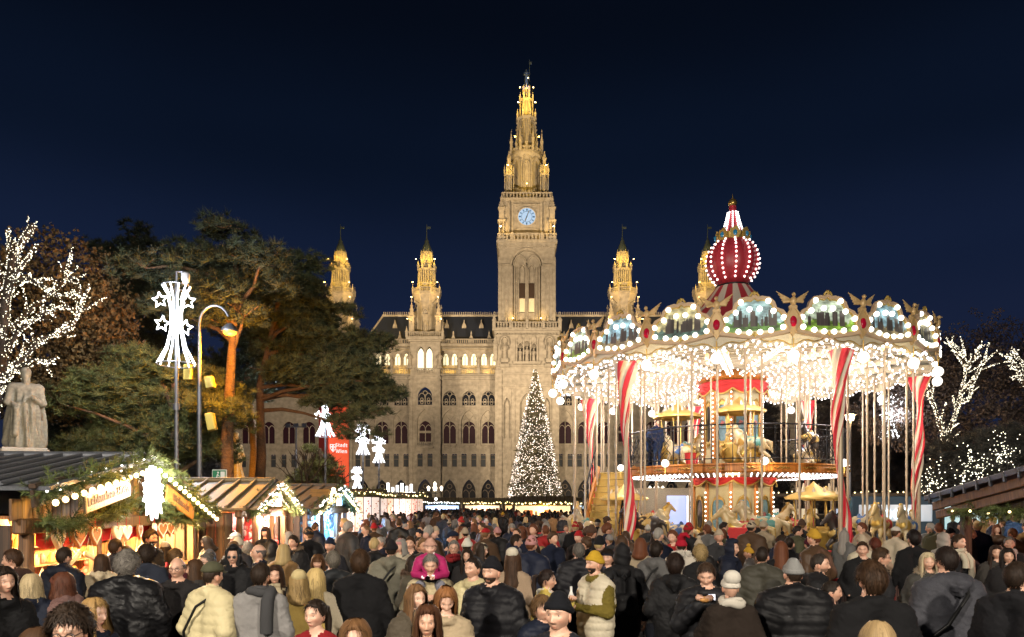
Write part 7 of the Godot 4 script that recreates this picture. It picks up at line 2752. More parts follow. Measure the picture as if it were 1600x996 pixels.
func locks(o: MB, style: String, kind: int, th: float) -> void:
	if style == "bald": return
	var curly := style == "curly"
	var len_ := .018 if style == "crop" else (.034 if style in ["short", "quiff"] else .06)
	for i in (1500 if style in ["short", "full", "quiff", "curly"] else 450):
		var d := Vector3(rf(-1, 1), rf(-1, 1), rf(-1, 1)).normalized()
		var az := absf(wrapf(atan2(d.x, d.z), -PI, PI))
		if d.y < hairline(az) + .04: continue
		var p := head_point(d, kind, false) + d * (th * rf(.75, 1.0) * (1.0 if style not in ["short", "crop"] else .45 + .55 * sstep(-.2, .5, d.y)))
		var t := (Vector3(d.x * .6, -1.0, d.z * .6 - .2 + (1.2 if style == "quiff" and d.y > .5 else 0.0)) + Vector3(rf(-1, 1), rf(-1, 1), rf(-1, 1)) * (1.3 if curly else .35))
		t = (t - d * t.dot(d)).normalized()
		var l := len_ * rf(.6, 1.3)
		lock(o, p, p + t * l * .5 + d * (.012 if curly else .005) * rf(.3, 1), p + t * l + d * (rf(-.004, .012) if curly else rf(-.006, .003)), .004 if curly else .003, (d + t * .2).normalized())

func hair_mb(style: String, kind: int, lod: int) -> MB:
	var key := "%s%d%d" % [style, kind, lod]
	if hair_cache.has(key): return hair_cache[key]
	var nz := wrinkle
	var o: MB
	var th := .014
	var rough := .004
	var fr := 300.0
	match style:
		"short": th = .013
		"crop": th = .006; rough = .002
		"quiff": th = .020
		"full": th = .026; rough = .007; fr = 160.0
		"curly": th = .034; rough = .014; fr = 330.0
		"bald": th = .005; rough = .001
		"bun", "pony", "tied": th = .014
		_: th = .022
	o = shell(kind, lod, func(d: Vector3, az: float, lo: float) -> float:
		var hl := hairline(az)
		var m := sstep(hl - .05, hl + .10, d.y)
		if style == "bald": m *= 1.0 - sstep(.30, .5, d.y)
		if style == "bald" and az < .95: m = 0.0
		var t := th + rough * nz.get_noise_3d(d.x * fr * .25, d.y * fr * .08, d.z * fr * .25) * 1.6
		if style == "curly": t += .008 * nz.get_noise_3d(d.x * 95, d.y * 95, d.z * 95)
		if style == "quiff": t += .014 * gs(az, d.y, 0, .8, .8, .35)
		if style == "short" or style == "crop": t *= .45 + .55 * sstep(-.2, .5, d.y)
		t += .0018 * sin(lo * 44.0 + 3.0 * sin(d.y * 5.0))
		return lerpf(-.022, t, m))
	if lod == 0: locks(o, style, kind, th)
	if style in ["long", "wavy", "bob", "parted", "fringe", "pony", "bun"]:
		if style == "bun":
			o.ball(Vector3(0, .075, -.085), .042, 14, 10)
		elif style == "pony":
			o.tube([Vector3(0, .05, -.10), Vector3(0, .04, -.15), Vector3(.01, -.06, -.165), Vector3(.02, -.2, -.15), Vector3(.02, -.31, -.14)], [.02, .03, .032, .024, .006], 10)
		else:
			var L: float = {"bob": .20, "long": .42, "wavy": .34, "parted": .36, "fringe": .34}[style]
			var open_: float = {"bob": 2.35, "long": 2.25, "wavy": 2.35, "parted": 2.5, "fringe": 2.3}[style]
			var wave := .014 if style == "wavy" else .004
			var half := 22 if lod == 0 else 10
			var cur := func(u: float, w: float) -> Vector3:
				var i := u * 2.0
				var outer := i <= 1.0
				var q := i if outer else 2.0 - i
				var az := PI + (q * 2.0 - 1.0) * open_        # from one side of the face round the back to the other
				var v := 1.0 - w                               # 0 at the crown, 1 at the tips
				var edge := sin(q * PI)
				var r := .026 + .010 * minf(1, edge * 2.0) if outer else -.004
				var la := lerpf(1.15, -.12, clampf(v / .42, 0, 1))
				var d := Vector3(sin(az) * cos(la), sin(la), cos(az) * cos(la))
				var p := head_point(d, kind, false) + d * r
				var fall := clampf((v - .42) / .58, 0, 1)
				p.y -= fall * L * (1.0 - .10 * (1 - edge)) 
				var flare := fall * (.02 + .02 * sin(fall * 2.6))
				p.x += sin(az) * flare * (1 if outer else .3)
				p.z += cos(az) * flare * (1 if outer else .3) - .035 * sstep(.3, .8, fall) * maxf(0, -cos(az))
				var k := sin(q * 30.0 + 4.0 * sin(v * 4.0)) * .004 + wave * sin(v * 26.0 + q * 9.0) * fall
				p.x += sin(az) * k
				p.z += cos(az) * k
				if fall > .8: p -= (p - Vector3(0, p.y, -.03)) * (fall - .8) * 1.2
				return p
			o.surf(half * 2, 16 if lod == 0 else 8, cur, true)
			if lod == 0:
				for i in 420:
					var u := rng.randf() * .5
					var w1 := rf(.1, .9)
					var w0 := maxf(-.02, w1 - rf(.2, .45))
					var off := Vector3(rf(-.006, .006), rf(-.004, .004), rf(-.006, .006))
					var a: Vector3 = cur.call(u, w1)
					var b: Vector3 = cur.call(u + rf(-.01, .01), (w0 + w1) / 2)
					var e: Vector3 = cur.call(u + rf(-.012, .012), w0)
					lock(o, a, b + off * 1.5, e + off, .0035, Vector3(a.x, .02, a.z).normalized())
	if style == "fringe":
		o.surf(20, 4, func(u: float, w: float) -> Vector3:
			var az := (u - .5) * 1.5
			var la := lerpf(.16, .95, w)
			var d := Vector3(sin(az) * cos(la), sin(la), cos(az) * cos(la))
			return head_point(d, kind, false) + d * (.012 + .006 * w + .003 * sin(u * 50)))
	hair_cache[key] = o
	return o

func hat_mb(style: String, kind: int, lod: int) -> MB:
	var key := "hat%s%d%d" % [style, kind, lod]
	if hair_cache.has(key): return hair_cache[key]
	var o: MB
	if style.begins_with("beanie") or style == "santa":
		o = shell(kind, lod, func(d: Vector3, az: float, lo: float) -> float:
			var hl := lerpf(.30, -.02, sstep(.6, 2.0, az))
			var m := sstep(hl - .07, hl + .015, d.y)
			var t := .013 + .006 * (1.0 - sstep(hl + .30, hl + .34, d.y)) + .0014 * sin(lo * 40.0) + .016 * sstep(.75, 1.0, d.y) - .010 * (1.0 - sstep(hl - .02, hl + .12, d.y))
			return lerpf(-.03, t, m), 80, 60)
		if style == "beanie_pom": o.ball(Vector3(0, .165, -.01), .042, 14, 10)
		if style == "beanie_poms":
			o.ball(Vector3(-.06, .165, -.01), .046, 14, 10)
			o.ball(Vector3(.06, .165, -.01), .046, 14, 10)
		if style == "beanie_slouch":
			o.ball(Vector3(0, .10, -.05), .085, 16, 10, Vector3(1, .9, 1))
		if style == "santa":
			o.tube([Vector3(0, .11, -.01), Vector3(-.02, .17, -.04), Vector3(-.07, .19, -.09), Vector3(-.12, .14, -.13)], [.075, .055, .035, .015], 12)
	elif style == "cap":
		o = shell(kind, lod, func(d: Vector3, az: float, _lo: float) -> float:
			var m := sstep(.24, .34, d.y)
			return lerpf(-.03, .018 + .010 * (1.0 - absf(d.y - .6)), m))
		o.surf(16, 4, func(u: float, w: float) -> Vector3:
			var az := (u - .5) * 1.9
			return Vector3(sin(az) * (.075 + .01 * w), .048 - .018 * w - .03 * az * az * .3, cos(az) * (.09 + .075 * w * cos(az * .8))))
		o.surf(16, 4, func(u: float, w: float) -> Vector3:
			var az := (.5 - u) * 1.9
			return Vector3(sin(az) * (.075 + .01 * w), .044 - .018 * w - .03 * az * az * .3, cos(az) * (.09 + .075 * w * cos(az * .8))))
	elif style == "headband":
		o = shell(kind, lod, func(d: Vector3, az: float, _lo: float) -> float:
			var c := lerpf(.42, .0, sstep(.4, 1.8, az))
			var m := 1.0 - sstep(.20, .27, absf(d.y - c))
			return lerpf(-.04, .032, m))
	elif style == "hood":
		o = shell(kind, lod, func(d: Vector3, az: float, lo: float) -> float:
			var face := sstep(.72, .60, d.y) * sstep(1.05, .85, az)
			var t := .030 + .018 * sstep(.2, 1.0, d.y) + .006 * sin(d.y * 9.0 + lo * 2.0) + .035 * sstep(0, -.9, d.y)
			return lerpf(t, -.05, face), 64, 44)
	elif style == "bucket":
		o = shell(kind, lod, func(d: Vector3, az: float, _lo: float) -> float:
			return lerpf(-.03, .024 + .012 * sstep(.6, .3, d.y), sstep(.2, .28, d.y)))
		o.lathe([Vector2(.085, .045), Vector2(.135, .005), Vector2(.135, .0), Vector2(.085, .035)], 24)
	hair_cache[key] = o
	return o

func hand_mb(curl: float, cell := .0052) -> MB:      # wrist at the origin, fingers down -y, palm towards +x, thumb towards +z
	var key := "hand%.1f%.4f" % [curl, cell]
	if hair_cache.has(key): return hair_cache[key]
	var f := Field.new()
	f.cap(Vector3(0, .02, 0), Vector3(0, -.02, 0), .024, .024, 0, .012)
	for k in 4:
		f.cap(Vector3(0, -.02, -.012 + k * .008), Vector3(.002, -.085, -.028 + k * .019), .014, .0115, 0, .012)
	var ln := [.058, .072, .078, .070]
	for k in 4:
		var p := Vector3(.002, -.088, -.030 + k * .020)
		var a := curl * .5 + .1
		for s in 3:
			var l: float = ln[k] * [.45, .32, .25][s]
			var q := p + Vector3(sin(a), -cos(a), (k - 1.5) * .05 * (1 - curl)) * l
			f.cap(p, q, .0092 - s * .0006, .0088 - s * .0006, 0, .004)
			p = q
			a += curl * .95 + .12
	var t0 := Vector3(.004, -.03, .026)
	var t1 := t0 + Vector3(.012 + .012 * curl, -.028, .024)
	var t2 := t1 + Vector3(.010 + .016 * curl, -.03, .006 - .012 * curl)
	f.cap(t0, t1, .0145, .011, 0, .010)
	f.cap(t1, t2, .0105, .0085, 0, .004)
	f.build(cell)
	f.normals()
	var o := MB.new()
	o.v = f.V; o.n = f.N; o.ix = f.IX
	o.uv.resize(f.V.size())
	o.c.resize(f.V.size())
	o.c.fill(Color.WHITE)
	hair_cache[key] = o
	return o

const ARMS := {
	"down": [[.275, 1.13, -.03], [.285, .885, .05]], "pocket": [[.285, 1.13, -.07], [.20, .965, .13]], "hold": [[.27, 1.13, .02], [.115, 1.19, .30]],
	"face": [[.25, 1.16, .13], [.055, 1.375, .25]], "phone": [[.27, 1.17, .12], [.10, 1.36, .36]], "reach": [[.30, 1.22, .16], [.22, 1.20, .46]],
	"up": [[.29, 1.15, .10], [.135, 1.24, .20]], "cross": [[.29, 1.13, .04], [-.06, 1.15, .25]],
}

# body without head: 0 coat, 1 trousers, 2 shoes, 3 skin, 4 collar or lining
func body(sex: String, coat: String, pl: String, pr: String, cell: float) -> Array:
	var key := "%s %s %s %s %.3f" % [sex, coat, pl, pr, cell]
	if bodies.has(key): return bodies[key]
	var f := Field.new()
	var fem := sex == "f"
	var t: float = {"wool": .016, "long": .018, "puffer": .037, "parka": .029, "sweater": .010, "leather": .030, "vest": .03}[coat]
	var sw := .165 if not fem else .145
	var cw := .115 if not fem else .10
	var z0 := .86 if coat in ["puffer", "sweater", "leather", "vest"] else (.60 if coat == "long" else .76)
	for s: float in [-1.0, 1.0]:
		f.cap(Vector3(s * .085, 1.0, 0), Vector3(s * cw, 1.22, .0), .115 + t, .112 + t, 0, .07, 1.05)
		f.cap(Vector3(s * cw, 1.22, .01 if fem else .0), Vector3(s * (cw + .01), 1.36, -.005), .112 + t + (.008 if fem else .0), .095 + t, 0, .07, 1.05)
		f.cap(Vector3(s * .085, z0, 0), Vector3(s * .085, 1.0, 0), .118 + t * .9 + (.02 if coat == "long" else .0), .118 + t, 0, .06, 1.0)
		# arms
		var A: Array = ARMS[pl if s > 0 else pr]
		var sh := Vector3(s * (sw + .015), 1.375, -.012)
		var el := Vector3(s * (A[0][0] as float) - s * (.02 if fem else .0), A[0][1], A[0][2])
		var wr := Vector3(s * (A[1][0] as float), A[1][1], A[1][2])
		var am := 4 if coat == "vest" else 0
		var ta := .012 if coat == "vest" else t
		f.cap(sh, el, .062 + ta * .9, .047 + ta * .85, am, .045)
		f.cap(el, wr, .046 + ta * .85, .034 + ta * .7, am, .03)
		f.cap(wr, wr + (wr - el).normalized() * .03, .026, .024, 3, .004)
		# legs and shoes
		f.cap(Vector3(s * .088, .93, 0), Vector3(s * .095, .50, .012), .098, .066, 1, .03)
		f.cap(Vector3(s * .095, .50, .012), Vector3(s * .098, .10, -.012), .066, .050, 1, .03)
		f.cap(Vector3(s * .098, .05, -.045), Vector3(s * .108, .04, .12), .046, .038, 2, .02)
	for s: float in [-1.0, 1.0]: f.cap(Vector3(s * .05, 1.435, -.012), Vector3(s * sw, 1.382, -.012), .058 + t * .5, .062 + t * .75, 0, .06)
	f.cap(Vector3(0, 1.465, -.008), Vector3(0, 1.545, .012), .060 if not fem else .052, .054 if not fem else .047, 3, .02)
	f.cap(Vector3(-.07, 1.45, -.02), Vector3(.07, 1.45, -.02), .05 + t * .5, .05 + t * .5, 0, .05)
	# collar
	var rise := .035 if coat in ["wool", "long", "sweater"] else .055
	if coat != "sweater":
		for i in 14:
			var a := PI + (i - 7) * .45
			var b := PI + (i - 6) * .45
			f.cap(Vector3(sin(a) * .075, 1.478 + rise * .4 - .036 * absf(i - 7) / 7, cos(a) * .075 + .002), Vector3(sin(b) * .075, 1.478 + rise * .4 - .036 * absf(i - 6) / 7, cos(b) * .075 + .002), .020 + t * .22, .020 + t * .22, 4, .03)
	if coat in ["parka"]:       # hood lying on the shoulders
		f.cap(Vector3(-.09, 1.475, -.07), Vector3(0, 1.455, -.13), .05, .06, 0, .04)
		f.cap(Vector3(.09, 1.475, -.07), Vector3(0, 1.455, -.13), .05, .06, 0, .04)
		f.cap(Vector3(0, 1.44, -.13), Vector3(0, 1.36, -.14), .055, .03, 0, .04)
	f.build(cell)
	f.normals()
	# quilting or folds
	var nv := f.V.size()
	for i in nv:
		var q := f.bone[i]
		var p := f.V[i]
		var m := f.mt[q]
		var d := 0.0
		if m == 0 and coat in ["puffer", "vest"]:
			var ab := f.B[q] - f.A[q]
			var along := p.y if ab.normalized().y > .9 or absf(ab.x) > .25 else (p - f.A[q]).dot(ab.normalized()) * -1.0
			d = .013 * (sqrt(absf(sin(along * PI / .085))) - .62) + .004 * wrinkle.get_noise_3dv(p * 26.0)
		elif m == 0 or m == 4:
			var amp := .0075 if coat == "wool" or coat == "long" else (.008 if coat == "parka" or coat == "leather" else .007)
			d = amp * (absf(wrinkle.get_noise_3d(p.x * 10.0, p.y * 19.0 + p.x * 7.0, p.z * 10.0)) * 2.6 - .7)
			if coat == "long" and p.y < 1.0: d += .008 * sin(atan2(p.x, p.z) * 7.0) * (1.0 - p.y)
		elif m == 1: d = .006 * (absf(wrinkle.get_noise_3d(p.x * 14.0, p.y * 22.0, p.z * 14.0)) * 2.4 - .6)
		if d != 0.0: f.V[i] = p + f.N[i] * d
	f.normals()
	# split by material once
	var parts := []
	for q in 5: parts.append(MB.new())
	var seen: Array[Dictionary] = [{}, {}, {}, {}, {}]
	for i in range(0, f.IX.size(), 3):
		var q: int = f.mt[f.bone[f.IX[i]]]
		var o: MB = parts[q]
		for k in 3:
			var a := f.IX[i + k]
			var at: int = seen[q].get(a, -1)
			if at < 0:
				at = o.v.size()
				seen[q][a] = at
				o.v.append(f.V[a]); o.n.append(f.N[a]); o.uv.append(Vector2.ZERO); o.c.append(Color.WHITE)
			o.ix.append(at)
	bodies[key] = parts
	return parts

func cloth(kind: String, c: Color) -> StandardMaterial3D:
	var key := "%s %.3f %.3f %.3f" % [kind, c.r, c.g, c.b]
	if cloth_mats.has(key): return cloth_mats[key]
	var m: StandardMaterial3D
	match kind:
		"puffer", "vest": m = mat(c, .55, 0, "fine", 7.0, "cloth_n", .10)
		"leather": m = mat(c, .45, 0, "fine", 3.0, "cloth_n", .10)
		"parka": m = mat(c, .7, 0, "fine", 3.0, "cloth_n", .12)
		"skin":
			m = mat(Color(1, 1, 1), .48, 0, "", 1, "", 1, true)
		"hair":
			m = mat(c, .58)
			m.albedo_texture = T.hair
			m.uv1_scale = Vector3(3, 1, 1)
			m.vertex_color_use_as_albedo = true
		"knit": m = mat(c, .9, 0, "fine", 8.0, "weave_n", .8)
		_: m = mat(c, .85, 0, "fine", 4.0, "weave_n", .7)
	m.resource_name = kind
	if kind != "skin": m.metallic_specular = .28
	cloth_mats[key] = m
	return m

func person_mesh(sex: String, coat: String, pl: String, pr: String, cell: float, kind: int, skin: Color, brow: Color, beard: float, hy: float, hp_: float, lod: int, k: float, curl: float, W := Basis()) -> ArrayMesh:
	var parts := body(sex, coat, pl, pr, cell)
	var sk := MB.new()
	sk.add(parts[3], Transform3D(), skin)
	var hs: float = [1.0, .94, .98][kind]
	var H := Transform3D(W * Basis(Vector3.UP, hy) * Basis(Vector3.RIGHT, hp_) * Basis().scaled(Vector3.ONE * hs * k), Vector3(0, 1.632 + (k - 1.0) * .1, .012))
	sk.add(head_mb(kind, lod, skin, brow, beard, 0), H)
	if lod < 2:
		for s: float in [-1.0, 1.0]:
			var pose := pl if s > 0 else pr
			if pose == "pocket": continue
			var A: Array = ARMS[pose]
			var el := Vector3(s * (A[0][0] as float), A[0][1], A[0][2])
			var wr := Vector3(s * (A[1][0] as float), A[1][1], A[1][2])
			var y := (el - wr).normalized()
			var x := (Vector3(-s, 0, 0) if pose == "down" else Vector3(-s * .8, .25, .35))
			x = (x - y * x.dot(y)).normalized()
			var z := x.cross(y)
			var b := Basis(x, y, z)
			var hm := hand_mb(.25 if pose == "down" else curl, .0052 if lod == 0 else .0078)
			if s > 0:      # mirror for the other hand
				var mm := MB.new()
				mm.v = Transform3D(Basis(Vector3.RIGHT, Vector3.UP, Vector3.BACK).scaled(Vector3(1, 1, -1)), Vector3.ZERO) * hm.v
				mm.n = Transform3D(Basis().scaled(Vector3(1, 1, -1)), Vector3.ZERO) * hm.n
				mm.uv = hm.uv; mm.c = hm.c
				mm.ix = hm.ix.duplicate()
				mm.ix.reverse()
				hm = mm
			sk.add(hm, Transform3D(b, wr + (wr - el).normalized() * .035), skin)
	var m := ArrayMesh.new()
	for q in 5:
		if q == 3: sk.surface(m)
		else: (parts[q] as MB).surface(m)
	return m

# one person of the near crowd; s holds only what differs from a plain man in a dark coat
func person(label: String, x: float, z: float, h: float, yaw: float, s: Dictionary) -> Node3D:
	var kind: int = s.get("kind", 0)
	var sex := "m" if kind == 0 else "f"
	var coat: String = s.get("coat", "wool")
	var lod: int = s.get("lod", 0)
	var cell: float = s.get("cell", .017 if z > -8 else .022)
	var o := thing("person", label, "person", Vector3(x, s.get("lift", 0.0), z), deg_to_rad(yaw), s.get("group", ""))
	var sc := h / 1.75
	o.scale = Vector3(sc * (s.get("wide", 1.0) as float), sc, sc * (s.get("wide", 1.0) as float))
	for q in s:
		if s[q] is Array: s[q] = C(s[q])
	var skin: Color = s.get("skin", Color(.46, .27, .185))
	var hairc: Color = s.get("hc", Color(.035, .022, .014))
	var hy := deg_to_rad(s.get("turn", 0.0))
	var hp_ := deg_to_rad(s.get("nod", 0.0))
	var k: float = 1.16 if kind == 2 else 1.0
	var wd: float = 1.0 / (s.get("wide", 1.0) as float)
	var W := Basis.from_scale(Vector3(wd, 1, wd))
	var bm := person_mesh(sex, coat, s.get("pl", "pocket"), s.get("pr", "pocket"), cell, kind, skin, hairc * .8, s.get("beard", 0.0), hy, hp_, lod, k, s.get("curl", .8), W)
	var b := part("body", bm, null, o)
	var c: Color = s.get("c", Color(.012, .012, .014))
	var mats := [cloth(coat, c), cloth("wool", s.get("tc", Color(.018, .02, .028))), cloth("leather", Color(.02, .018, .016)), cloth("skin", skin), cloth("wool" if coat != "puffer" else coat, s.get("collar", c))]
	for q in bm.get_surface_count(): b.set_surface_override_material(q, mats[q])
	var hs: float = [1.0, .94, .98][kind]
	var H := Transform3D(W * Basis(Vector3.UP, hy) * Basis(Vector3.RIGHT, hp_) * Basis().scaled(Vector3.ONE * hs * k), Vector3(0, 1.632 + (k - 1.0) * .1, .012))
	var style: String = s.get("hair", "short")
	if style != "none":
		part("hair", hair_mesh(style, kind, lod), cloth("hair", hairc), o).transform = H
	if s.has("hat"):
		var ht := part("hat" if s.hat != "hood" else "hood", hat_mesh(s.hat, kind, lod), cloth("knit" if s.hat != "hood" else "parka", s.get("hatc", Color(.012, .012, .014))), o)
		ht.transform = H
	if s.has("beardmesh"):
		var bd := shell(kind, lod, func(d: Vector3, az: float, lo: float) -> float:
			var p := head_point(d, kind, false)
			var m := sstep(-.28, -.42, d.y) * sstep(1.5, 1.2, az) * (1.0 - clampf(gs(p.x, p.y, 0, -.072, .019, .007) * 1.5, 0, 1))
			return lerpf(-.03, .010 + .003 * sin(lo * 60.0), m))
		part("beard", bd, cloth("hair", s.beardmesh), o).transform = H
	if s.has("scarf"):
		var m := MB.new()
		var ring := []
		for i in 25:
			var a := TAU * i / 24
			ring.append(Vector3(sin(a) * .095, 1.475 + .012 * sin(a * 3.0) + .02 * cos(a + PI), cos(a) * .09 - .003))
		m.tube(ring, .042, 10, false)
		var ring2 := []
		for i in 25:
			var a := TAU * i / 24
			ring2.append(Vector3(sin(a) * .088, 1.515 + .010 * sin(a * 2.0 + 1), cos(a) * .083))
		m.tube(ring2, .030, 10, false)
		if s.get("tail", false):
			m.tube([Vector3(.06, 1.46, .1), Vector3(.07, 1.36, .165), Vector3(.07, 1.2, .175), Vector3(.075, 1.02, .165)], [.04, .048, .05, .05], 8)
			m.tube([Vector3(-.05, 1.46, .1), Vector3(-.06, 1.36, .165), Vector3(-.065, 1.25, .172)], [.04, .046, .05], 8)
		if s.get("over", false):
			m.tube([Vector3(-.08, 1.5, .05), Vector3(-.12, 1.49, -.03), Vector3(-.13, 1.42, -.14), Vector3(-.13, 1.25, -.165), Vector3(-.13, 1.12, -.165)], [.045, .055, .06, .06, .06], 8)
		part("scarf", m, cloth("knit", s.scarf), o)
	if s.has("fur"):
		var xs := []
		var cs := PackedColorArray()
		for i in 420:
			var a := rf(.5, TAU - .5)
			var up: bool = s.get("hat", "") == "hood"
			var ctr := Vector3(sin(a) * .11, 1.50 + .03 * cos(a + PI), cos(a) * .11 - .03) if not up else Vector3(sin(a) * .105, 1.635 + cos(a) * .135, .07)
			xs.append(Transform3D(Basis.from_euler(Vector3(rf(0, TAU), rf(0, TAU), rf(0, TAU))), ctr + Vector3(rf(-1, 1), rf(-1, 1), rf(-1, 1)) * .022))
			cs.append((s.fur as Color) * rf(.6, 1.3))
		many("fur_trim", blade_tuft(14, .055, .004, 0, 4), mat(Color(1, 1, 1), .8, 0, "", 1, "", 1, true), xs, o, cs)
	if s.get("glasses", false):
		var m := MB.new()
		for sg: float in [-1.0, 1.0]:
			var ring := []
			for i in 17: ring.append(Vector3(sg * .033 + cos(TAU * i / 16) * .021, sin(TAU * i / 16) * .017 - .002, .098))
			m.tube(ring, .0022, 5, false)
			m.tube([Vector3(sg * .054, .003, .096), Vector3(sg * .080, .002, .01)], .002, 5)
		m.tube([Vector3(-.012, .002, .099), Vector3(.012, .002, .099)], .002, 5)
		if s.get("dark", false):
			for sg: float in [-1.0, 1.0]: m.ball(Vector3(sg * .033, -.002, .096), .019, 10, 6, Vector3(1, .85, .2))
		part("glasses", m, M.iron, o).transform = H
	if s.has("bag"): bag(o, s.bag, s.get("bagc", Color(.012, .012, .013)), coat)
	if s.has("item"): item(o, s.item, s.get("pl", "pocket"), s.get("pr", "pocket"))
	return o

func hair_mesh(style: String, kind: int, lod: int) -> Mesh:
	var key := "m%s%d%d" % [style, kind, lod]
	if not head_cache.has(key): head_cache[key] = hair_mb(style, kind, lod).mesh()
	return head_cache[key]

func hat_mesh(style: String, kind: int, lod: int) -> Mesh:
	var key := "h%s%d%d" % [style, kind, lod]
	if not head_cache.has(key): head_cache[key] = hat_mb(style, kind, lod).mesh()
	return head_cache[key]

func C(v: Variant) -> Color:
	return Color(v[0], v[1], v[2]) if v is Array else v

func bag(o: Node3D, kind: String, c: Color, coat: String) -> void:
	var m := MB.new()
	if kind == "backpack":
		var f := Field.new()
		for sx: float in [-1.0, 1.0]:
			f.cap(Vector3(sx * .09, 1.02, -.26), Vector3(sx * .075, 1.34, -.24), .075, .065, 0, .05)
		f.cap(Vector3(-.06, 1.05, -.33), Vector3(.06, 1.05, -.33), .06, .06, 0, .03)
		f.cap(Vector3(-.06, 1.15, -.32), Vector3(.06, 1.15, -.32), .06, .06, 0, .03)
		f.build(.02)
		f.normals()
		m.v = f.V; m.n = f.N; m.ix = f.IX
		m.uv.resize(f.V.size()); m.c.resize(f.V.size()); m.c.fill(Color.WHITE)
		for sx: float in [-1.0, 1.0]:
			m.tube([Vector3(sx * .09, 1.36, -.24), Vector3(sx * .12, 1.50, -.06), Vector3(sx * .14, 1.45, .1), Vector3(sx * .17, 1.25, .15), Vector3(sx * .21, 1.05, -.02), Vector3(sx * .13, 1.02, -.22)], .02, 6)
		m.tube([Vector3(-.03, 1.4, -.26), Vector3(0, 1.44, -.26), Vector3(.03, 1.4, -.26)], .008, 5)
		part("backpack", m, cloth("parka", c), o)
	else:
		var sx := 1.0
		m.tube([Vector3(-sx * .13, 1.49, -.02), Vector3(-sx * .02, 1.36, -.19), Vector3(sx * .14, 1.12, -.20), Vector3(sx * .24, .98, -.12)], .014, 6)
		m.tube([Vector3(-sx * .13, 1.49, -.02), Vector3(-sx * .02, 1.36, .18), Vector3(sx * .14, 1.12, .19), Vector3(sx * .24, .98, .05)], .014, 6)
		part("shoulder_strap", m, cloth("leather", Color(.012, .012, .012)), o)
		m = MB.new()
		m.bbox(Vector3(.27, .88, -.06), Vector3(.10, .26, .30), .03)
		if kind == "tote":
			for i in 40: m.tube([Vector3(.225 + rf(0, .1), rf(.78, 1.0), -.06 + rf(-.15, .15)), Vector3(.2 + rf(0, .15), rf(.6, .78), -.06 + rf(-.16, .16))], .007, 4)
		part("bag", m, cloth("knit" if kind == "tote" else "leather", c), o)

func item(o: Node3D, kind: String, pl: String, pr: String) -> void:
	var A: Array = ARMS[pl]
	var w := Vector3(A[1][0], A[1][1], A[1][2])
	var m := MB.new()
	match kind:
		"phone":
			m.bbox(Vector3.ZERO, Vector3(.075, .15, .009), .003)
			part("phone", m, M.iron, o, w + Vector3(-.05, .09, .06))
			var sc := MB.new()
			sc.box(Vector3(0, 0, -.006), Vector3(.068, .138, .002))
			part("phone_screen", sc, glow(Color(.6, .7, 1.0), .9), o, w + Vector3(-.05, .09, .06))
		"mug":
			m.lathe([Vector2(.034, 0), Vector2(.038, .10), Vector2(.034, .10), Vector2(.03, .01)], 16)
			m.tube([Vector3(.038, .08, 0), Vector3(.062, .07, 0), Vector3(.06, .03, 0), Vector3(.036, .02, 0)], .006, 6)
			part("mug", m, mat(Color(.45, .03, .03), .25), o, w + Vector3(-.05, .0, .07))
		"bottle":
			m.lathe_s([Vector2(.03, 0), Vector2(.033, .02), Vector2(.033, .13), Vector2(.013, .18), Vector2(.013, .23), Vector2(.0, .232)], 14)
			part("bottle", m, mat(Color(.5, .5, .48), .15), o, w + Vector3(-.04, -.01, .06))
		"bun":
			m.ball(Vector3.ZERO, .05, 12, 8, Vector3(1.3, .6, .8))
			part("bread_roll", m, mat(Color(.45, .22, .06), .7), o, w + Vector3(-.05, .06, .05))

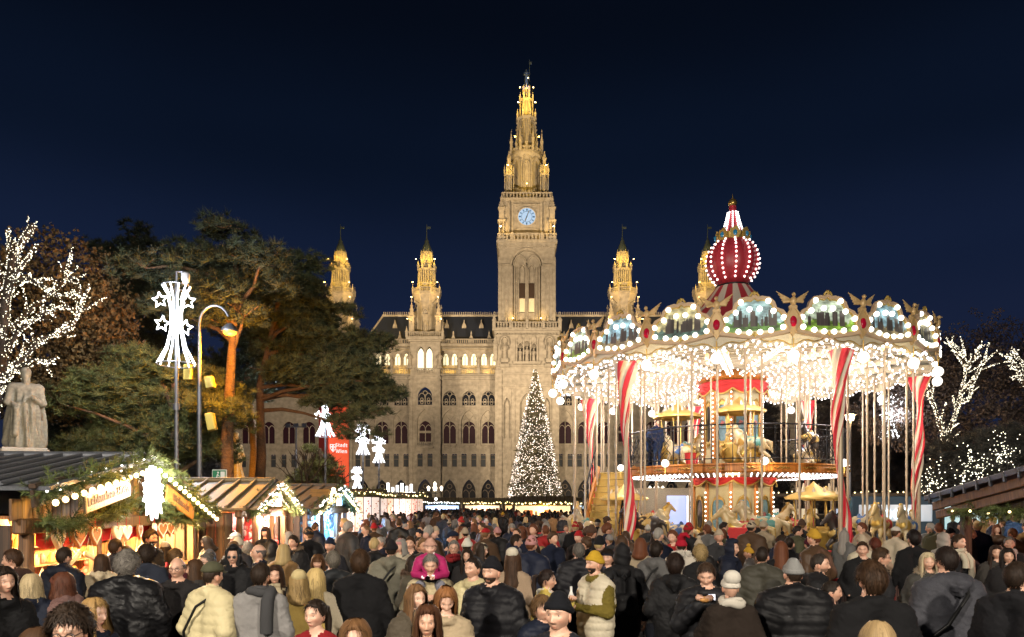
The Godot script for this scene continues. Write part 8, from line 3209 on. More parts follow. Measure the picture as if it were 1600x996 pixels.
# ------------------------------------------------------------------ the near crowd, one by one
func near_crowd() -> void:
	person("curly dark-haired man with glasses, cut off at the bottom left", -2.26, -3.77, 1.67, 12, {hair="curly",glasses=true,c=[.02,.02,.022],beard=.5,nod=8})
	person("brown-haired head just rising over the bottom edge, far left", -2.45, -3.8, 1.56, 150, {kind=1,hair="bob",hc=[.07,.035,.016]})
	person("blonde woman in profile in a navy coat, before the man in black leather", -2.9, -5.1, 1.55, 75, {kind=1,hair="bob",hc=[.36,.22,.08],c=[.014,.018,.034],coat="wool",skin=[.5,.30,.21]})
	person("broad grey-haired man in a black leather jacket, seen from behind", -3.73, -7.12, 1.74, 186, {hair="curly",hc=[.20,.18,.155],coat="leather",c=[.008,.008,.009],wide=1.22,pl="down",pr="down"})
	person("blonde woman in a navy jacket seen from behind, left edge", -4.42, -6.76, 1.56, 200, {kind=1,hair="bob",hc=[.46,.36,.20],coat="parka",c=[.011,.015,.028]})
	person("dark-haired woman in black cut off by the left edge", -4.07, -5.88, 1.7, 60, {kind=1,hair="long",hc=[.02,.012,.008],c=[.009,.009,.01],pl="hold"})
	person("woman in a mauve hooded jacket and russet knit hat, in profile", -4.23, -6.93, 1.56, -80, {kind=1,hair="bob",hat="headband",hc=[.10,.035,.018],hatc=[.12,.04,.025],coat="parka",c=[.15,.085,.075]})
	person("large man in a dark navy coat with dark short hair, before the gingerbread stall", -5.58, -9.15, 1.67, 160, {c=[.010,.012,.02],coat="parka",wide=1.15})
	person("man in a brown jacket in profile beside the red shelves, far left", -5.6, -8.27, 1.7, -75, {c=[.05,.026,.02],coat="parka",hair="short",hc=[.06,.03,.015]})
	person("balding man with glasses in a long dark coat, facing the viewer", -3.39, -7.46, 1.67, 4, {hair="bald",glasses=true,coat="long",c=[.02,.018,.018],hc=[.12,.1,.085]})
	person("brown-haired woman in a cream fleece coat seen from behind", -5.3, -9.5, 1.56, 195, {kind=1,hair="bob",hc=[.055,.028,.014],c=[.50,.41,.27],coat="parka"})
	person("person in an olive cap and cream puffer jacket with a blue tote bag", -2.74, -6.71, 1.67, 150, {hair="crop",hat="cap",hatc=[.085,.085,.05],coat="puffer",c=[.60,.52,.30],bag="tote",bagc=[.22,.36,.48]})
	person("man in a pale grey coat with a dark grey scarf over his shoulder, from behind", -2.28, -6.66, 1.67, 176, {hair="short",c=[.26,.25,.24],coat="long",scarf=[.06,.06,.062],over=true,pl="down",pr="down"})
	person("man in a black raised hood and dark glasses", -3.49, -9.22, 1.67, 8, {hat="hood",hair="none",glasses=true,dark=true,coat="parka",c=[.010,.010,.011],hatc=[.010,.010,.011]})
	person("elderly woman in a beige beanie looking down, before the red stall", -5.6, -13.51, 1.62, -55, {kind=1,hair="bob",hat="beanie",hatc=[.40,.35,.26],c=[.035,.035,.04],coat="puffer",nod=15})
	person("person in a cream knit hat with a dark badge, seen from behind", -4.43, -11.87, 1.67, 170, {hair="crop",hat="beanie",hatc=[.62,.56,.42],c=[.03,.03,.035]})
	person("grey-haired woman in beige between the cream hat and the black hood", -4.59, -12.75, 1.56, 160, {kind=1,hair="full",hc=[.36,.33,.28],c=[.34,.28,.19]})
	person("bearded dark-haired man in profile under the stall's glowing star", -5.6, -11.37, 1.81, 80, {hair="quiff",beardmesh=[.02,.014,.01],c=[.02,.02,.022]})
	person("person in a white knit hat and magenta jacket before the wooden wall", -5.6, -11.89, 1.58, 185, {kind=1,hair="bob",hat="beanie_slouch",hatc=[.55,.50,.42],c=[.26,.02,.06],coat="puffer"})
	person("man with dark curly hair and a plaid collar, beside the white knit hat", -4.74, -9.54, 1.67, 200, {hair="curly",c=[.025,.03,.045]})
	person("woman with bushy light-brown curls in maroon, behind the balding man", -4.59, -10.0, 1.59, 170, {kind=1,hair="curly",hc=[.20,.11,.045],c=[.07,.014,.02]})
	person("woman with long brown hair between the balding man and the cream puffer", -3.69, -8.57, 1.56, -60, {kind=1,hair="long",hc=[.07,.035,.016],c=[.05,.045,.04]})
	person("brown-haired man before the gingerbread counter, head against the lit shelves", -5.6, -10.37, 1.72, 175, {hair="short",hc=[.06,.03,.014],c=[.03,.028,.03]})
	person("woman in a dark knitted beanie left of the dark curly head", -5.6, -10.67, 1.6, 170, {kind=1,hair="long",hat="beanie",hatc=[.035,.03,.04],c=[.05,.04,.035]})
	person("grey short-haired man with glasses behind the olive cap", -3.8, -9.18, 1.6, -30, {hair="short",hc=[.16,.14,.12],glasses=true,c=[.06,.06,.055]})
	person("smiling woman with long brown hair and a beige scarf, facing the viewer", -2.5, -7.77, 1.56, 10, {kind=1,hair="wavy",hc=[.045,.022,.012],scarf=[.40,.34,.22],tail=true,c=[.014,.013,.013],pl="hold"})
	person("woman with long blonde hair in a cream sweater, seen from behind", -1.97, -7.38, 1.56, 197, {kind=1,hair="long",hc=[.58,.42,.17],coat="wool",c=[.58,.50,.36],pl="hold"})
	person("person in a cream beret-like hat left of the long blonde hair", -2.01, -6.93, 1.56, 200, {kind=1,hair="bob",hat="beanie_slouch",hatc=[.55,.44,.22],hc=[.3,.2,.08],c=[.40,.28,.08]})
	person("woman with dark tied-back hair and a red top, looking up left at the bottom", -1.33, -5.0, 1.56, -14, {kind=1,hair="pony",hc=[.025,.015,.01],c=[.22,.01,.014],coat="sweater",turn=-6,skin=[.52,.31,.22]})
	person("woman with parted light-brown hair, only eyes and forehead above the bottom edge", -0.87, -4.09, 1.56, 5, {kind=1,hair="parted",hc=[.17,.085,.035],c=[.1,.08,.06]})
	person("tall man in a long black coat seen from behind, centre left", -1.55, -7.5, 1.73, 183, {hair="full",hc=[.06,.032,.016],coat="long",c=[.008,.008,.009],pl="down",pr="down",wide=1.05})
	person("grey-haired man in a dark quilted jacket seen from behind", -2.05, -8.43, 1.67, 205, {hair="short",hc=[.17,.15,.12],coat="puffer",c=[.018,.02,.022]})
	person("woman with a brown fringe behind the long blonde hair", -2.5, -9.48, 1.56, 6, {kind=1,hair="fringe",hc=[.10,.045,.018],c=[.03,.025,.025]})
	person("person in a bulky olive-grey coat and black hat with a shoulder strap, from behind", -1.64, -10.0, 1.71, 180, {hair="crop",hat="beanie",coat="parka",c=[.165,.155,.115],bag="strap",wide=1.12})
	person("teenage boy with tousled hair in black, left of the girl in pink", -1.7, -12.33, 1.67, -8, {hair="quiff",hc=[.06,.03,.014],c=[.009,.009,.01],coat="sweater"})
	person("younger boy with a dark fringe beside the teenager in black", -1.99, -13.25, 1.6, 5, {kind=2,hair="full",hc=[.035,.02,.012],c=[.02,.02,.022]})
	person("dark-haired boy half hidden behind the girl in pink", -1.6, -12.75, 1.61, -25, {kind=2,hair="short",c=[.02,.02,.03]})
	person("grey-haired father in a cream jacket carrying the girl in pink on his shoulders", -0.88, -7.95, 1.67, 4, {hair="short",hc=[.19,.17,.15],coat="wool",c=[.5,.42,.26],nod=14,pl="up",pr="up",collar=[.01,.01,.01]})
	person("woman with dark hair and an olive fur-collared coat, in profile", -1.23, -9.18, 1.56, 70, {kind=1,hair="wavy",hc=[.022,.013,.01],c=[.075,.065,.045],coat="parka",fur=[.09,.05,.03]})
	person("bearded man in a black beanie and black puffer jacket, looking left", -0.17, -6.5, 1.73, -32, {hair="none",hat="beanie",hatc=[.010,.010,.013],beardmesh=[.05,.028,.017],coat="puffer",c=[.010,.010,.012],pl="down",pr="down",wide=1.08})
	person("young man with cropped dark hair in a pale yellow jacket", -0.39, -7.47, 1.67, -36, {hair="crop",hc=[.018,.011,.008],beard=.25,coat="leather",c=[.52,.45,.25]})
	person("girl with long light-brown hair looking aside, before the father", -0.77, -5.88, 1.56, 38, {kind=1,hair="long",hc=[.19,.10,.045],c=[.08,.065,.045],coat="parka",skin=[.52,.33,.24]})
	person("red-haired woman smiling down in a beige jacket", -0.52, -5.76, 1.56, 14, {kind=1,hair="long",hc=[.27,.115,.04],c=[.42,.33,.21],nod=24,pl="hold",pr="hold",skin=[.54,.33,.24]})
	person("woman with wavy chestnut hair, smiling, cut off by the bottom edge", -0.54, -4.69, 1.56, 4, {kind=1,hair="wavy",hc=[.085,.035,.016],c=[.03,.025,.025],skin=[.47,.27,.18]})
	person("woman in a cream knit hat looking right, behind the man in pale yellow", -0.47, -11.5, 1.6, 60, {kind=1,hair="bob",hat="beanie",hatc=[.52,.46,.34],c=[.05,.05,.055]})
	person("person in a white beanie seen from behind, above the woman with the dark scarf", -0.7, -11.45, 1.67, 170, {hair="crop",hat="beanie",hatc=[.62,.60,.52],c=[.04,.04,.045]})
	person("grey-haired man with glasses and a red jumper under a black coat", -0.87, -11.03, 1.67, 0, {hair="short",hc=[.2,.18,.16],glasses=true,c=[.012,.012,.013],scarf=[.2,.015,.018]})
	person("woman with centre-parted dark hair in a black coat, right of the girl in pink", -0.65, -10.67, 1.56, -4, {kind=1,hair="parted",hc=[.03,.018,.012],c=[.02,.018,.018]})
	person("young man in a black coat with a fur-trimmed hood, before the blue-lit stall", -3.76, -12.67, 1.67, -20, {hair="quiff",coat="parka",fur=[.22,.15,.09],c=[.010,.010,.011]})
	person("man in a navy beanie with a stubbly chin, below the blue-lit stall", -2.89, -11.7, 1.67, -12, {hair="none",hat="beanie",hatc=[.012,.017,.035],c=[.02,.02,.025],beard=.45})
	person("grey-haired woman in a dark jacket in profile, left of the fur hood", -3.51, -11.25, 1.57, 60, {kind=1,hair="full",hc=[.34,.31,.27],c=[.04,.035,.05]})
	person("balding man in a navy coat in profile, behind the pale grey coat", -3.4, -9.91, 1.67, -70, {hair="bald",hc=[.12,.10,.09],c=[.012,.016,.032]})
	person("woman in a cream beanie with long brown hair and a beige coat", 0.01, -8.75, 1.66, 165, {kind=1,hair="long",hat="beanie_slouch",hatc=[.62,.57,.45],hc=[.06,.03,.015],c=[.33,.24,.16]})
	person("woman with a long dark ponytail in a yellow and cream jacket, eating", 0.34, -7.31, 1.56, 78, {kind=1,hair="pony",hc=[.022,.013,.010],c=[.55,.42,.10],coat="puffer",pl="face",pr="pocket",item="bun",collar=[.6,.56,.45]})
	person("bearded man in a mustard beanie and cream vest holding a bottle", 0.88, -7.75, 1.7, -62, {hair="none",hat="beanie",hatc=[.50,.31,.025],beardmesh=[.025,.016,.011],coat="vest",cell=.012,collar=[.15,.115,.02],c=[.56,.50,.37],pl="hold",pr="hold",item="bottle",tc=[.17,.21,.26]})
	person("grey-haired man in a black quilted jacket seen from behind, before the carousel stairs", 0.91, -10.0, 1.68, 184, {hair="short",hc=[.15,.135,.115],coat="puffer",c=[.014,.014,.017],wide=1.1})
	person("person in a black raised hood with a black backpack, seen from behind", 1.31, -8.75, 1.71, 178, {hat="hood",hair="none",coat="parka",c=[.009,.009,.010],hatc=[.009,.009,.010],bag="backpack",pl="down",pr="down"})
	person("young man with short dark hair in a grey jacket with a strap", 1.96, -10.0, 1.7, 150, {hair="quiff",hc=[.02,.013,.009],coat="parka",c=[.10,.098,.095],bag="strap",pl="down"})
	person("dark brown-haired man in a black hooded coat, right of the grey jacket", 1.75, -7.89, 1.67, 165, {hair="full",hc=[.025,.014,.010],coat="parka",c=[.010,.010,.011]})
	person("man in a dark puffer jacket looking down and eating with both hands", 1.79, -6.77, 1.67, -18, {hair="short",hc=[.045,.025,.014],coat="puffer",c=[.012,.012,.014],nod=18,pl="face",pr="face",item="bun",curl=1.0})
	person("boy in a navy beanie in profile beside the eating man", 1.96, -7.25, 1.38, -70, {kind=2,hair="none",hat="beanie",hatc=[.012,.015,.030],c=[.028,.018,.012]})
	person("woman in a white beanie and white scarf with a dark brown coat, from behind", 1.86, -6.25, 1.61, 182, {kind=1,hair="none",hat="beanie_slouch",hatc=[.62,.58,.50],scarf=[.56,.52,.44],c=[.022,.015,.011],pl="phone",pr="pocket",item="phone"})
	person("man in a plain black beanie close at the bottom edge, face half turned left", 0.28, -4.36, 1.67, -26, {hair="none",hat="beanie",hatc=[.008,.009,.012],beard=.3,c=[.012,.014,.02],skin=[.5,.30,.21]})
	person("person in a red santa hat with a white fur brim", 2.59, -11.25, 1.69, 170, {hair="crop",hat="santa",hatc=[.40,.012,.03],c=[.55,.5,.42],fur=[.7,.66,.58]})
	person("woman with short blonde curls in a black coat, from behind", 2.56, -10.0, 1.65, 175, {kind=1,hair="curly",hc=[.40,.28,.12],c=[.012,.012,.013]})
	person("woman in a raised navy hood in profile, before the carousel column", 3.17, -10.62, 1.69, 55, {kind=1,hat="hood",hair="none",coat="parka",c=[.010,.013,.026],hatc=[.010,.013,.026]})
	person("man in a shiny camouflage puffer jacket with short dark hair", 3.06, -9.0, 1.69, 150, {hair="crop",coat="puffer",c=[.05,.047,.035],hc=[.02,.013,.009]})
	person("small boy with light-brown hair in a navy jacket, by the bottom", 0.25, -6.25, 1.4, 30, {kind=2,hair="full",hc=[.16,.09,.04],c=[.012,.016,.03],coat="puffer"})
	person("long dark-haired woman in a taupe hooded jacket, from behind", 0.34, -11.25, 1.6, 175, {kind=1,hair="long",hc=[.02,.012,.009],c=[.16,.13,.105],coat="parka"})
	person("man in a navy jacket leaning right, in front of the far crowd", 0.06, -12.5, 1.7, 95, {hair="short",c=[.012,.02,.045],coat="puffer"})
	person("dark-haired child in a blue hat before the carousel stairs", 1.34, -10.25, 1.56, -30, {kind=2,hair="full",hc=[.02,.014,.010],c=[.06,.06,.09],hat="beanie",hatc=[.015,.018,.03]})
	person("broad person in a grey beanie and black puffer jacket, from behind", 2.49, -6.5, 1.71, 178, {hair="crop",hat="beanie",hatc=[.24,.24,.23],coat="puffer",c=[.008,.008,.009],wide=1.2,pl="down",pr="down"})
	person("man with brown hair in a black coat seen close from behind, bottom right", 2.6, -5.31, 1.78, 182, {hair="full",hc=[.05,.026,.013],coat="wool",c=[.008,.008,.009],wide=1.12,pl="down",pr="down"})
	person("shaven-headed bearded man in a black coat in profile, right of the grey beanie", 3.34, -8.01, 1.67, 62, {hair="crop",hc=[.035,.026,.02],beard=.75,coat="parka",c=[.010,.010,.011]})
	person("dark-haired boy in profile between the grey beanie and the brown-haired man", 3.14, -7.25, 1.43, 70, {kind=2,hair="crop",hc=[.02,.014,.010],c=[.014,.014,.016]})
	person("tall man in a black sweater with faded dark hair, before the striped post", 6.15, -11.25, 1.81, 176, {hair="quiff",hc=[.012,.008,.007],coat="sweater",c=[.008,.008,.009],pl="down",pr="down"})
	person("blonde woman with shoulder-length hair and a fur-edged jacket", 4.95, -8.75, 1.63, -18, {kind=1,hair="long",hc=[.55,.45,.28],c=[.05,.048,.042],coat="parka",fur=[.32,.26,.18]})
	person("man in a slate-grey jacket with a rucksack strap, seen from behind", 3.92, -6.62, 1.82, 186, {hair="short",hc=[.022,.014,.011],coat="parka",c=[.045,.046,.055],wide=1.15,pl="down",pr="hold",bag="strap"})
	person("man in a black coat at the right edge, in half profile", 3.94, -5.75, 1.75, 120, {hair="short",hc=[.028,.017,.011],c=[.010,.010,.012],wide=1.1,pl="hold"})
	person("man with glasses and short brown hair in profile, fur-hooded jacket", 4.38, -8.75, 1.69, 70, {hair="short",hc=[.06,.032,.016],glasses=true,coat="parka",fur=[.16,.12,.08],c=[.02,.02,.022]})
	person("man in a cream vest over black, leaning at the barrier", 6.82, -11.25, 1.75, 24, {hair="short",hc=[.05,.03,.018],coat="wool",c=[.014,.014,.016],beard=.3,scarf=[.5,.45,.34],tail=true,pl="reach"})
	person("woman with long black hair in a black coat, behind the right barrier", 6.74, -10.0, 1.61, -20, {kind=1,hair="long",hc=[.018,.012,.010],c=[.016,.015,.016]})
	person("woman with dark brown hair beside the one with long black hair", 7.08, -10.75, 1.61, -28, {kind=1,hair="wavy",hc=[.035,.02,.014],c=[.05,.045,.04]})
	person("top of a blonde head at the bottom edge below the brown-haired man", 1.99, -4.0, 1.56, 170, {kind=1,hair="bob",hc=[.36,.25,.12],c=[.05,.045,.04]})
	person("person in a maroon knit hat before the carousel horses", 4.88, -12.05, 1.67, 178, {hair="crop",hat="beanie",hatc=[.07,.010,.022],c=[.03,.02,.02]})
	person("man with glasses in a navy coat in profile, below the carousel column", 4.58, -12.5, 1.69, 72, {hair="short",glasses=true,c=[.011,.014,.026]})
	person("man in a black coat facing left, beside the red cloth post", 5.05, -10.6, 1.67, -25, {hair="short",c=[.012,.012,.013],hc=[.05,.028,.015]})
	person("auburn-haired woman in beige, behind the man with glasses", 6.05, -12.25, 1.65, 175, {kind=1,hair="full",hc=[.12,.03,.016],c=[.3,.24,.17]})
	person("person in a raised grey fur hood behind the barrier", 7.34, -12.5, 1.7, 180, {hat="hood",hair="none",hatc=[.26,.24,.21],coat="parka",c=[.24,.22,.19]})
	person("grey-haired man in a dark jacket with a pale shirt, right edge behind the barrier", 8.34, -12.33, 1.67, -30, {hair="short",hc=[.2,.18,.16],c=[.016,.018,.02],scarf=[.5,.48,.45]})
	rider()

func rider() -> void:      # the girl on her father's shoulders
	var o := thing("person", "little girl in a magenta jacket and pink hat with two pompoms, riding on shoulders", "person", Vector3(-.89, 1.30, -8.0), deg_to_rad(6))
	var f := Field.new()
	f.cap(Vector3(0, .12, 0), Vector3(0, .34, 0), .125, .11, 0, .05)
	f.cap(Vector3(-.1, .36, 0), Vector3(.1, .36, 0), .075, .075, 0, .05)
	f.cap(Vector3(0, .38, 0), Vector3(0, .46, 0), .05, .05, 3, .03)
	for s: float in [-1.0, 1.0]:
		f.cap(Vector3(s * .15, .34, 0), Vector3(s * .19, .20, .12), .06, .052, 0, .03)
		f.cap(Vector3(s * .19, .20, .12), Vector3(s * .06, .17, .24), .05, .04, 0, .03)
		f.cap(Vector3(s * .06, .17, .24), Vector3(s * .03, .17, .26), .026, .022, 3, .01)
		f.cap(Vector3(s * .08, .06, .02), Vector3(s * .13, .05, .16), .075, .06, 1, .04)
		f.cap(Vector3(s * .13, .05, .16), Vector3(s * .14, -.22, .19), .055, .042, 1, .03)
		f.cap(Vector3(s * .14, -.25, .17), Vector3(s * .15, -.27, .26), .042, .036, 2, .02)
	f.build(.016)
	f.normals()
	for i in f.V.size():
		if f.mt[f.bone[i]] == 0: f.V[i] += f.N[i] * (.010 * (sqrt(absf(sin(f.V[i].y * PI / .06))) - .6))
	f.normals()
	var skin := Color(.54, .33, .25)
	var head := MB.new()
	var H := Transform3D(Basis(Vector3.RIGHT, .2) * Basis().scaled(Vector3.ONE * .92), Vector3(0, .53, .02))
	head.add(head_mb(2, 0, skin, Color(.1, .06, .03), 0, 1), H)
	for s: float in [-1.0, 1.0]:
		head.add(hand_mb(.8), Transform3D(Basis(Vector3(0, -1, 0), Vector3(s * .5, .1, -.85).normalized(), Vector3(s, 0, .4).normalized()).orthonormalized().scaled(Vector3.ONE * .6), Vector3(s * .045, .17, .25)), skin)
	var m := f.mesh([cloth("puffer", Color(.36, .02, .11)), cloth("wool", Color(.2, .2, .24)), cloth("leather", Color(.3, .25, .22)), cloth("skin", skin)], {3: head})
	part("body", m, null, o)
	o.scale = Vector3.ONE * .84
	part("hat", hat_mesh("beanie_poms", 2, 0), cloth("knit", Color(.50, .29, .22)), o).transform = H

# ------------------------------------------------------------------ the crowd behind
func mid_crowd() -> void:
	var coats := [["black", Color(.010, .010, .011)], ["black", Color(.013, .012, .012)], ["charcoal", Color(.035, .035, .037)], ["navy", Color(.011, .015, .032)], ["grey", Color(.12, .118, .112)], ["brown", Color(.07, .04, .022)], ["beige", Color(.34, .27, .18)], ["cream", Color(.52, .46, .34)], ["olive", Color(.07, .07, .038)], ["red", Color(.30, .02, .022)], ["blue", Color(.03, .075, .18)], ["camel", Color(.26, .15, .06)], ["pink", Color(.42, .16, .17)], ["dark green", Color(.018, .04, .028)], ["orange", Color(.5, .13, .02)]]
	var cuts := [["wool", "wool coat"], ["parka", "parka"], ["puffer", "puffer jacket"], ["long", "long coat"], ["leather", "leather jacket"]]
	var hairs := [["dark", Color(.022, .014, .010)], ["brown", Color(.065, .034, .017)], ["light brown", Color(.17, .09, .04)], ["blonde", Color(.45, .33, .15)], ["grey", Color(.28, .26, .23)], ["auburn", Color(.13, .045, .02)]]
	var hats := [["black", Color(.010, .010, .012)], ["white", Color(.6, .57, .5)], ["grey", Color(.22, .21, .2)], ["beige", Color(.42, .35, .25)], ["red", Color(.36, .015, .02)], ["navy", Color(.012, .017, .035)], ["mustard", Color(.48, .28, .03)], ["pink", Color(.5, .25, .24)], ["brown", Color(.08, .045, .03)]]
	var ms := [["short", "short %s hair"], ["quiff", "swept %s hair"], ["full", "thick %s hair"], ["crop", "cropped %s hair"], ["bald", "thinning %s hair"]]
	var ws := [["long", "long %s hair"], ["bob", "bobbed %s hair"], ["wavy", "wavy %s hair"], ["pony", "%s ponytail"], ["bun", "%s hair bun"], ["fringe", "fringed %s hair"]]
	var poses := [["pocket", "pocket"], ["pocket", "hold"], ["hold", "hold"], ["pocket", "pocket"]]
	var meshes := {}
	var seen_labels := {}
	var taken: Array[Vector2] = []
	for c in get_children():
		if c is Node3D and c.has_meta("category") and c.get_meta("category") == "person": taken.append(Vector2(c.position.x, c.position.z))
	var made := 0
	var tries := 0
	var far_xs := [[], [], [], []]
	var far_cs := [PackedColorArray(), PackedColorArray(), PackedColorArray(), PackedColorArray()]
	var far_n := 0
	var total := 205
	while (made < total or far_n < 620) and tries < 40000:
		tries += 1
		var far := made >= total
		var z := -(10.5 + pow(rng.randf(), 1.25) * 30.0) if not far else -(36.0 + rng.randf() * 72.0)
		var x := rf(-.82, .80) * -z
		# keep to the aisle, the square and the strip right of the carousel
		if z > -34.0 and x < -5.1 - (-z - 11) * .03 and z < -8.0: continue
		if z > -34.0 and x < -4.2 and z > -12: continue
		if z < -34.0 and x < -8.0 - (-z - 34) * .06: continue
		if x > 24 or (z < -45 and x > 16): continue
		var dc := Vector2(x - 8.34, z + 27.8).length()
		if dc < 8.8: continue
		if x > 5.6 and z > -15 and z < -8.0: continue
		if x > 3.0 and z < -36 and z > -42 and x < 14: continue
		if absf(x - 10.4) < 4.2 and absf(z + 58) < 3.5: continue
		if absf(x - 3) < 3.6 and absf(z + 72) < 3.5: continue
		var ok := true
		var gap := .46 if not far else .42
		var p2 := Vector2(x, z)
		for t in taken:
			if absf(t.x - x) < gap and t.distance_to(p2) < gap:
				ok = false
				break
		if not ok: continue
		taken.append(p2)
		var yaw := rf(-180, 180)
		if rng.randf() < .45: yaw = 180 + rf(-45, 45)
		var face := wrapf(yaw, -180, 180)
		if far:
			var q := rng.randi() % 4
			var sc := rf(1.56, 1.86) / 1.75
			far_xs[q].append(Transform3D(Basis(Vector3.UP, deg_to_rad(yaw)).scaled(Vector3.ONE * sc), Vector3(x, 0, z)))
			far_cs[q].append((coats[rng.randi() % (7 if rng.randf() < .7 else coats.size())][1] as Color) * rf(.8, 1.2))
			far_n += 1
			continue
		var fem := rng.randf() < .5
		var kind := 1 if fem else 0
		var child := rng.randf() < .06
		var h := rf(1.58, 1.74) if fem else rf(1.68, 1.88)
		if child:
			kind = 2
			h = rf(1.2, 1.45)
		var cut = cuts[rng.randi() % 5]
		var coat = coats[rng.randi() % (6 if rng.randf() < .5 else 12)] if rng.randf() < .93 else coats[rng.randi() % coats.size()]
		var hr = hairs[rng.randi() % (hairs.size() if not child else 4)]
		var hs = (ws if kind == 1 else ms)[rng.randi() % (6 if kind == 1 else (4 if not child else 3))]
		var pose = poses[rng.randi() % 4]
		var hat = hats[rng.randi() % hats.size()] if rng.randf() < .36 else null
		var hat_style: String = ["beanie", "beanie_pom", "beanie", "headband", "cap"][rng.randi() % 5]
		if hat and kind == 0 and hat_style in ["beanie_pom", "headband"]: hat_style = "beanie"
		var where := "by the carousel" if x > 3 and z > -22 else ("at far right" if x > 12 else ("by the stalls" if x < -3 else ("in mid aisle" if z > -24 else "far down")))
		var dirn := "facing the viewer" if absf(face) < 40 else ("turned away" if absf(face) > 140 else ("looking right" if face > 0 else "looking left"))
		var who: String = ["man", "woman", "child"][kind]
		var top: String = "%s %s" % [hat[0], {"beanie": "beanie", "beanie_pom": "bobble hat", "headband": "headband", "cap": "cap"}[hat_style]] if hat else hs[1] % hr[0]
		var label := "%s, %s %s, %s, %s, %s" % [who, coat[0], cut[1], top, dirn, where]
		if seen_labels.has(label):
			taken.pop_back()
			continue
		seen_labels[label] = true
		var skin: Color = [Color(.46, .27, .185), Color(.52, .32, .23), Color(.40, .22, .14), Color(.48, .28, .20)][rng.randi() % 4]
		var sk := rng.randi() % 2
		var tones := [Color(.47, .28, .195), Color(.40, .22, .145)]
		var key := "%d %s %s %s %d" % [kind, cut[0], pose[0], pose[1], sk]
		if not meshes.has(key):
			meshes[key] = person_mesh("f" if kind == 1 else "m", cut[0], pose[0], pose[1], .034, kind, tones[sk], Color(.03, .02, .014), .0, 0.0, .06, 1, 1.16 if kind == 2 else 1.0, .8)
		var o := thing("person", label, "person", Vector3(x, 0, z), deg_to_rad(yaw), "crowd at the christmas market")
		o.scale = Vector3.ONE * h / 1.75
		var b := part("body", meshes[key], null, o)
		var trous := [Color(.012, .012, .014), Color(.02, .03, .055), Color(.03, .028, .026), Color(.09, .08, .07)]
		var mats := [cloth(cut[0], coat[1]), cloth("wool", trous[rng.randi() % 4]), cloth("leather", Color(.02, .018, .016)), cloth("skin", Color.WHITE), cloth("wool", coat[1])]
		for q in b.mesh.get_surface_count(): b.set_surface_override_material(q, mats[q])
		var H := Transform3D(Basis(Vector3.RIGHT, .06) * Basis().scaled(Vector3.ONE * ([1.0, .94, .98][kind] as float) * (1.16 if kind == 2 else 1.0)), Vector3(0, 1.632 + (.016 if kind == 2 else .0), .012))
		part("hair", hair_mesh(hs[0] if not (hat and hs[0] in ["quiff", "full", "bun", "fringe"]) else "crop", kind, 1), cloth("hair", hr[1]), o).transform = H
		if pose[0] == "hold" and rng.randf() < .5: item(o, ["phone", "mug", "mug", "bun"][rng.randi() % 4], "hold", "hold")
		if hat: part("hat", hat_mesh(hat_style, kind, 1), cloth("knit", hat[1]), o).transform = H
		made += 1
	# the rest of the crowd, too far off to count
	var recs := [["m", "wool", 0, "short", Color(.03, .02, .014)], ["f", "parka", 1, "long", Color(.08, .045, .022)], ["m", "puffer", 0, "hat", Color(.10, .09, .08)], ["f", "long", 1, "bob", Color(.25, .17, .08)]]
	for q in 4:
		var r = recs[q]
		var m := person_mesh(r[0], r[1], "pocket", "pocket" if q % 2 else "hold", .042, r[2], Color(.46, .27, .185), Color(.03, .02, .014), 0, 0, 0.05, 1, 1.0, .8)
		var hb := MB.new()
		var H := Transform3D(Basis(), Vector3(0, 1.632, .012))
		if r[3] == "hat": hb.add(hat_mb("beanie", 0, 1), H)
		else: hb.add(hair_mb(r[3], r[2], 1), H)
		hb.surface(m)
		var tint := mat(Color(1, 1, 1), .75, 0, "", 1, "", 1, true)
		var mats := [tint, cloth("wool", Color(.015, .016, .02)), cloth("leather", Color(.02, .018, .016)), cloth("skin", Color.WHITE), tint, cloth("hair", r[4])]
		for i in m.get_surface_count(): m.surface_set_material(i, mats[i])
		var mm := many("crowd", m, null, far_xs[q], null, far_cs[q])
		mm.material_override = null
		tag(mm, ["distant crowd on the square, figures in short wool coats", "distant crowd on the square, long-haired figures in parkas", "distant crowd on the square, figures in puffer jackets and hats", "distant crowd on the square, figures in long coats"][q], "crowd")
	# two people leaning on the upper deck's railing, a rider on the right
	var ca := Transform3D(Basis(Vector3.UP, -.291), Vector3(8.34, 0, -27.8))
	for q in [[-.92, 3.3, 1.72, 20.0, "person in navy standing at the carousel's upper railing, left end", Color(.012, .022, .06), 0], [-1.12, 3.25, 1.58, 60.0, "woman in blue beside the navy figure on the carousel's upper deck", Color(.02, .05, .14), 1]]:
		var p := ca * pol(q[1], q[0], 3.57)
		person(q[4], p.x, p.z, q[2], q[3], {"kind": q[6], "c": q[5], "lift": p.y, "lod": 1, "cell": .034, "hair": "short" if q[6] == 0 else "long", "tc": Color(.02, .04, .1)})

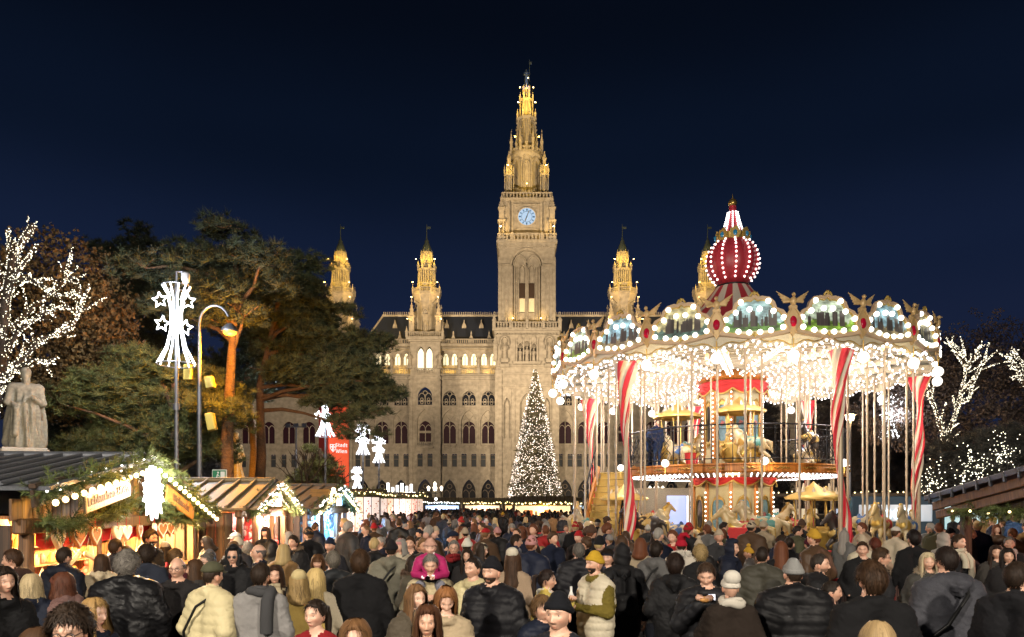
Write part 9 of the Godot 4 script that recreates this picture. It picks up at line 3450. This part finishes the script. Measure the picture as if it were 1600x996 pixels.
# ------------------------------------------------------------------ the scene
func _ready() -> void:
	rng.seed = 20241
	var near := .1
	var cam := Camera3D.new()
	cam.name = "camera"
	add_child(cam)
	cam.position = Vector3(0, 2.2, 0)
	cam.projection = Camera3D.PROJECTION_FRUSTUM
	cam.near = near
	cam.far = 1500.0
	cam.size = 996.0 / 1150.0 * near
	cam.frustum_offset = Vector2(0, 292.0 / 1150.0 * near)
	cam.current = true
	var env := Environment.new()
	var sky := Sky.new()
	sky.sky_material = night_sky()
	env.background_mode = Environment.BG_SKY
	env.sky = sky
	env.tonemap_mode = Environment.TONE_MAPPER_LINEAR
	env.tonemap_exposure = 1.0
	env.sdfgi_enabled = true
	env.ssao_enabled = true
	env.ssil_enabled = true
	var we := WorldEnvironment.new()
	we.name = "air"
	we.environment = env
	add_child(we)
	# a faint moon, high on the left behind the viewer
	var moon := DirectionalLight3D.new()
	moon.name = "moon"
	moon.light_color = Color(.75, .83, 1.0)
	moon.light_energy = .02
	moon.light_angular_distance = .5
	moon.shadow_enabled = true
	add_child(moon)
	moon.rotation_degrees = Vector3(-48, -28, 0)
	make_materials()
	build_all()

func night_sky() -> PanoramaSkyMaterial:      # the glow of the city fades from the roofs upwards; thin uneven haze
	var stops := [[-90.0, Color(.006, .006, .007)], [-2.0, Color(.009, .010, .014)], [0.0, Color(.017, .026, .062)], [10.0, Color(.0150, .0245, .068)], [17.0, Color(.0104, .0200, .058)], [25.0, Color(.0047, .0102, .028)], [34.0, Color(.0026, .0053, .0135)], [60.0, Color(.0016, .003, .008)], [90.0, Color(.0014, .0026, .007)]]
	var f := FastNoiseLite.new()
	f.seed = 4
	f.frequency = .9
	var im := Image.create(512, 256, false, Image.FORMAT_RGBF)
	for y in 256:
		var el := 90.0 - (y + .5) / 256.0 * 180.0
		var k := 0
		while k < stops.size() - 2 and el > (stops[k + 1][0] as float): k += 1
		var c: Color = (stops[k][1] as Color).lerp(stops[k + 1][1], smoothstep(stops[k][0], stops[k + 1][0], el))
		for x in 512:
			var a := TAU * x / 512.0
			var e := deg_to_rad(el)
			im.set_pixel(x, y, c * .64 * (1.0 + .16 * f.get_noise_3d(cos(a) * cos(e) * 2.0, sin(e) * 5.0, sin(a) * cos(e) * 2.0)))
	var ps := PanoramaSkyMaterial.new()
	ps.panorama = ImageTexture.create_from_image(im)
	return ps

func build_all() -> void:
	ground()
	town_hall()
	floods()
	carousel()
	props()
	huts()
	wrinkle.seed = 5
	wrinkle.frequency = 1.0
	wrinkle.fractal_octaves = 2
	near_crowd()
	mid_crowd()

func ground() -> void:
	var g := MB.new()
	g.quad(Vector3(-600, 0, 200), Vector3(600, 0, 200), Vector3(600, 0, -900), Vector3(-600, 0, -900))
	tag(part("ground", g, M.asphalt), "", "", "", "structure")

func floods() -> void:
	# masts that carry the floodlights aimed at the town hall
	var warm := Color(1.0, .87, .70)
	var k := 0
	for s in [[-27.0, -92.0], [24.5, -92.0]]:
		var m := thing("floodlight_mast", ["grey steel floodlight mast among the pines on the left", "grey steel floodlight mast behind the carousel"][k], "mast", Vector3(s[0], 0, s[1]))
		var p := MB.new()
		p.tube([Vector3.ZERO, Vector3(0, 12, 0)], [.16, .09], 10)
		part("pole", p, M.steel, m)
		var a := MB.new()
		a.box(Vector3(0, 12, 0), Vector3(2.6, .14, .14))
		part("crossarm", a, M.steel, m)
		for i in 3:
			var h := MB.new()
			h.bbox(Vector3.ZERO, Vector3(.6, .5, .25), .04)
			var hd := part("lamp_head", h, M.steel, m, Vector3(-1 + i, 12.2, 0))
			var fc := MB.new()
			fc.box(Vector3(0, 0, -.14), Vector3(.5, .4, .02))
			part("lamp_glass", fc, glow(warm, 3.0), hd)
		var q := Vector3(s[0], 12.2, s[1] - .5)
		spot(q + Vector3(-1, 0, 0), Vector3(-26, 20, -164), warm, 2250, 34)
		spot(q, Vector3(3, 56, -162), warm, 3700, 30)
		spot(q + Vector3(1, 0, 0), Vector3(34, 20, -164), warm, 2250, 34)
		spot(q + Vector3(0, .3, 0), Vector3(3.3, 82, -165), warm, 4200, 13)
		k += 1
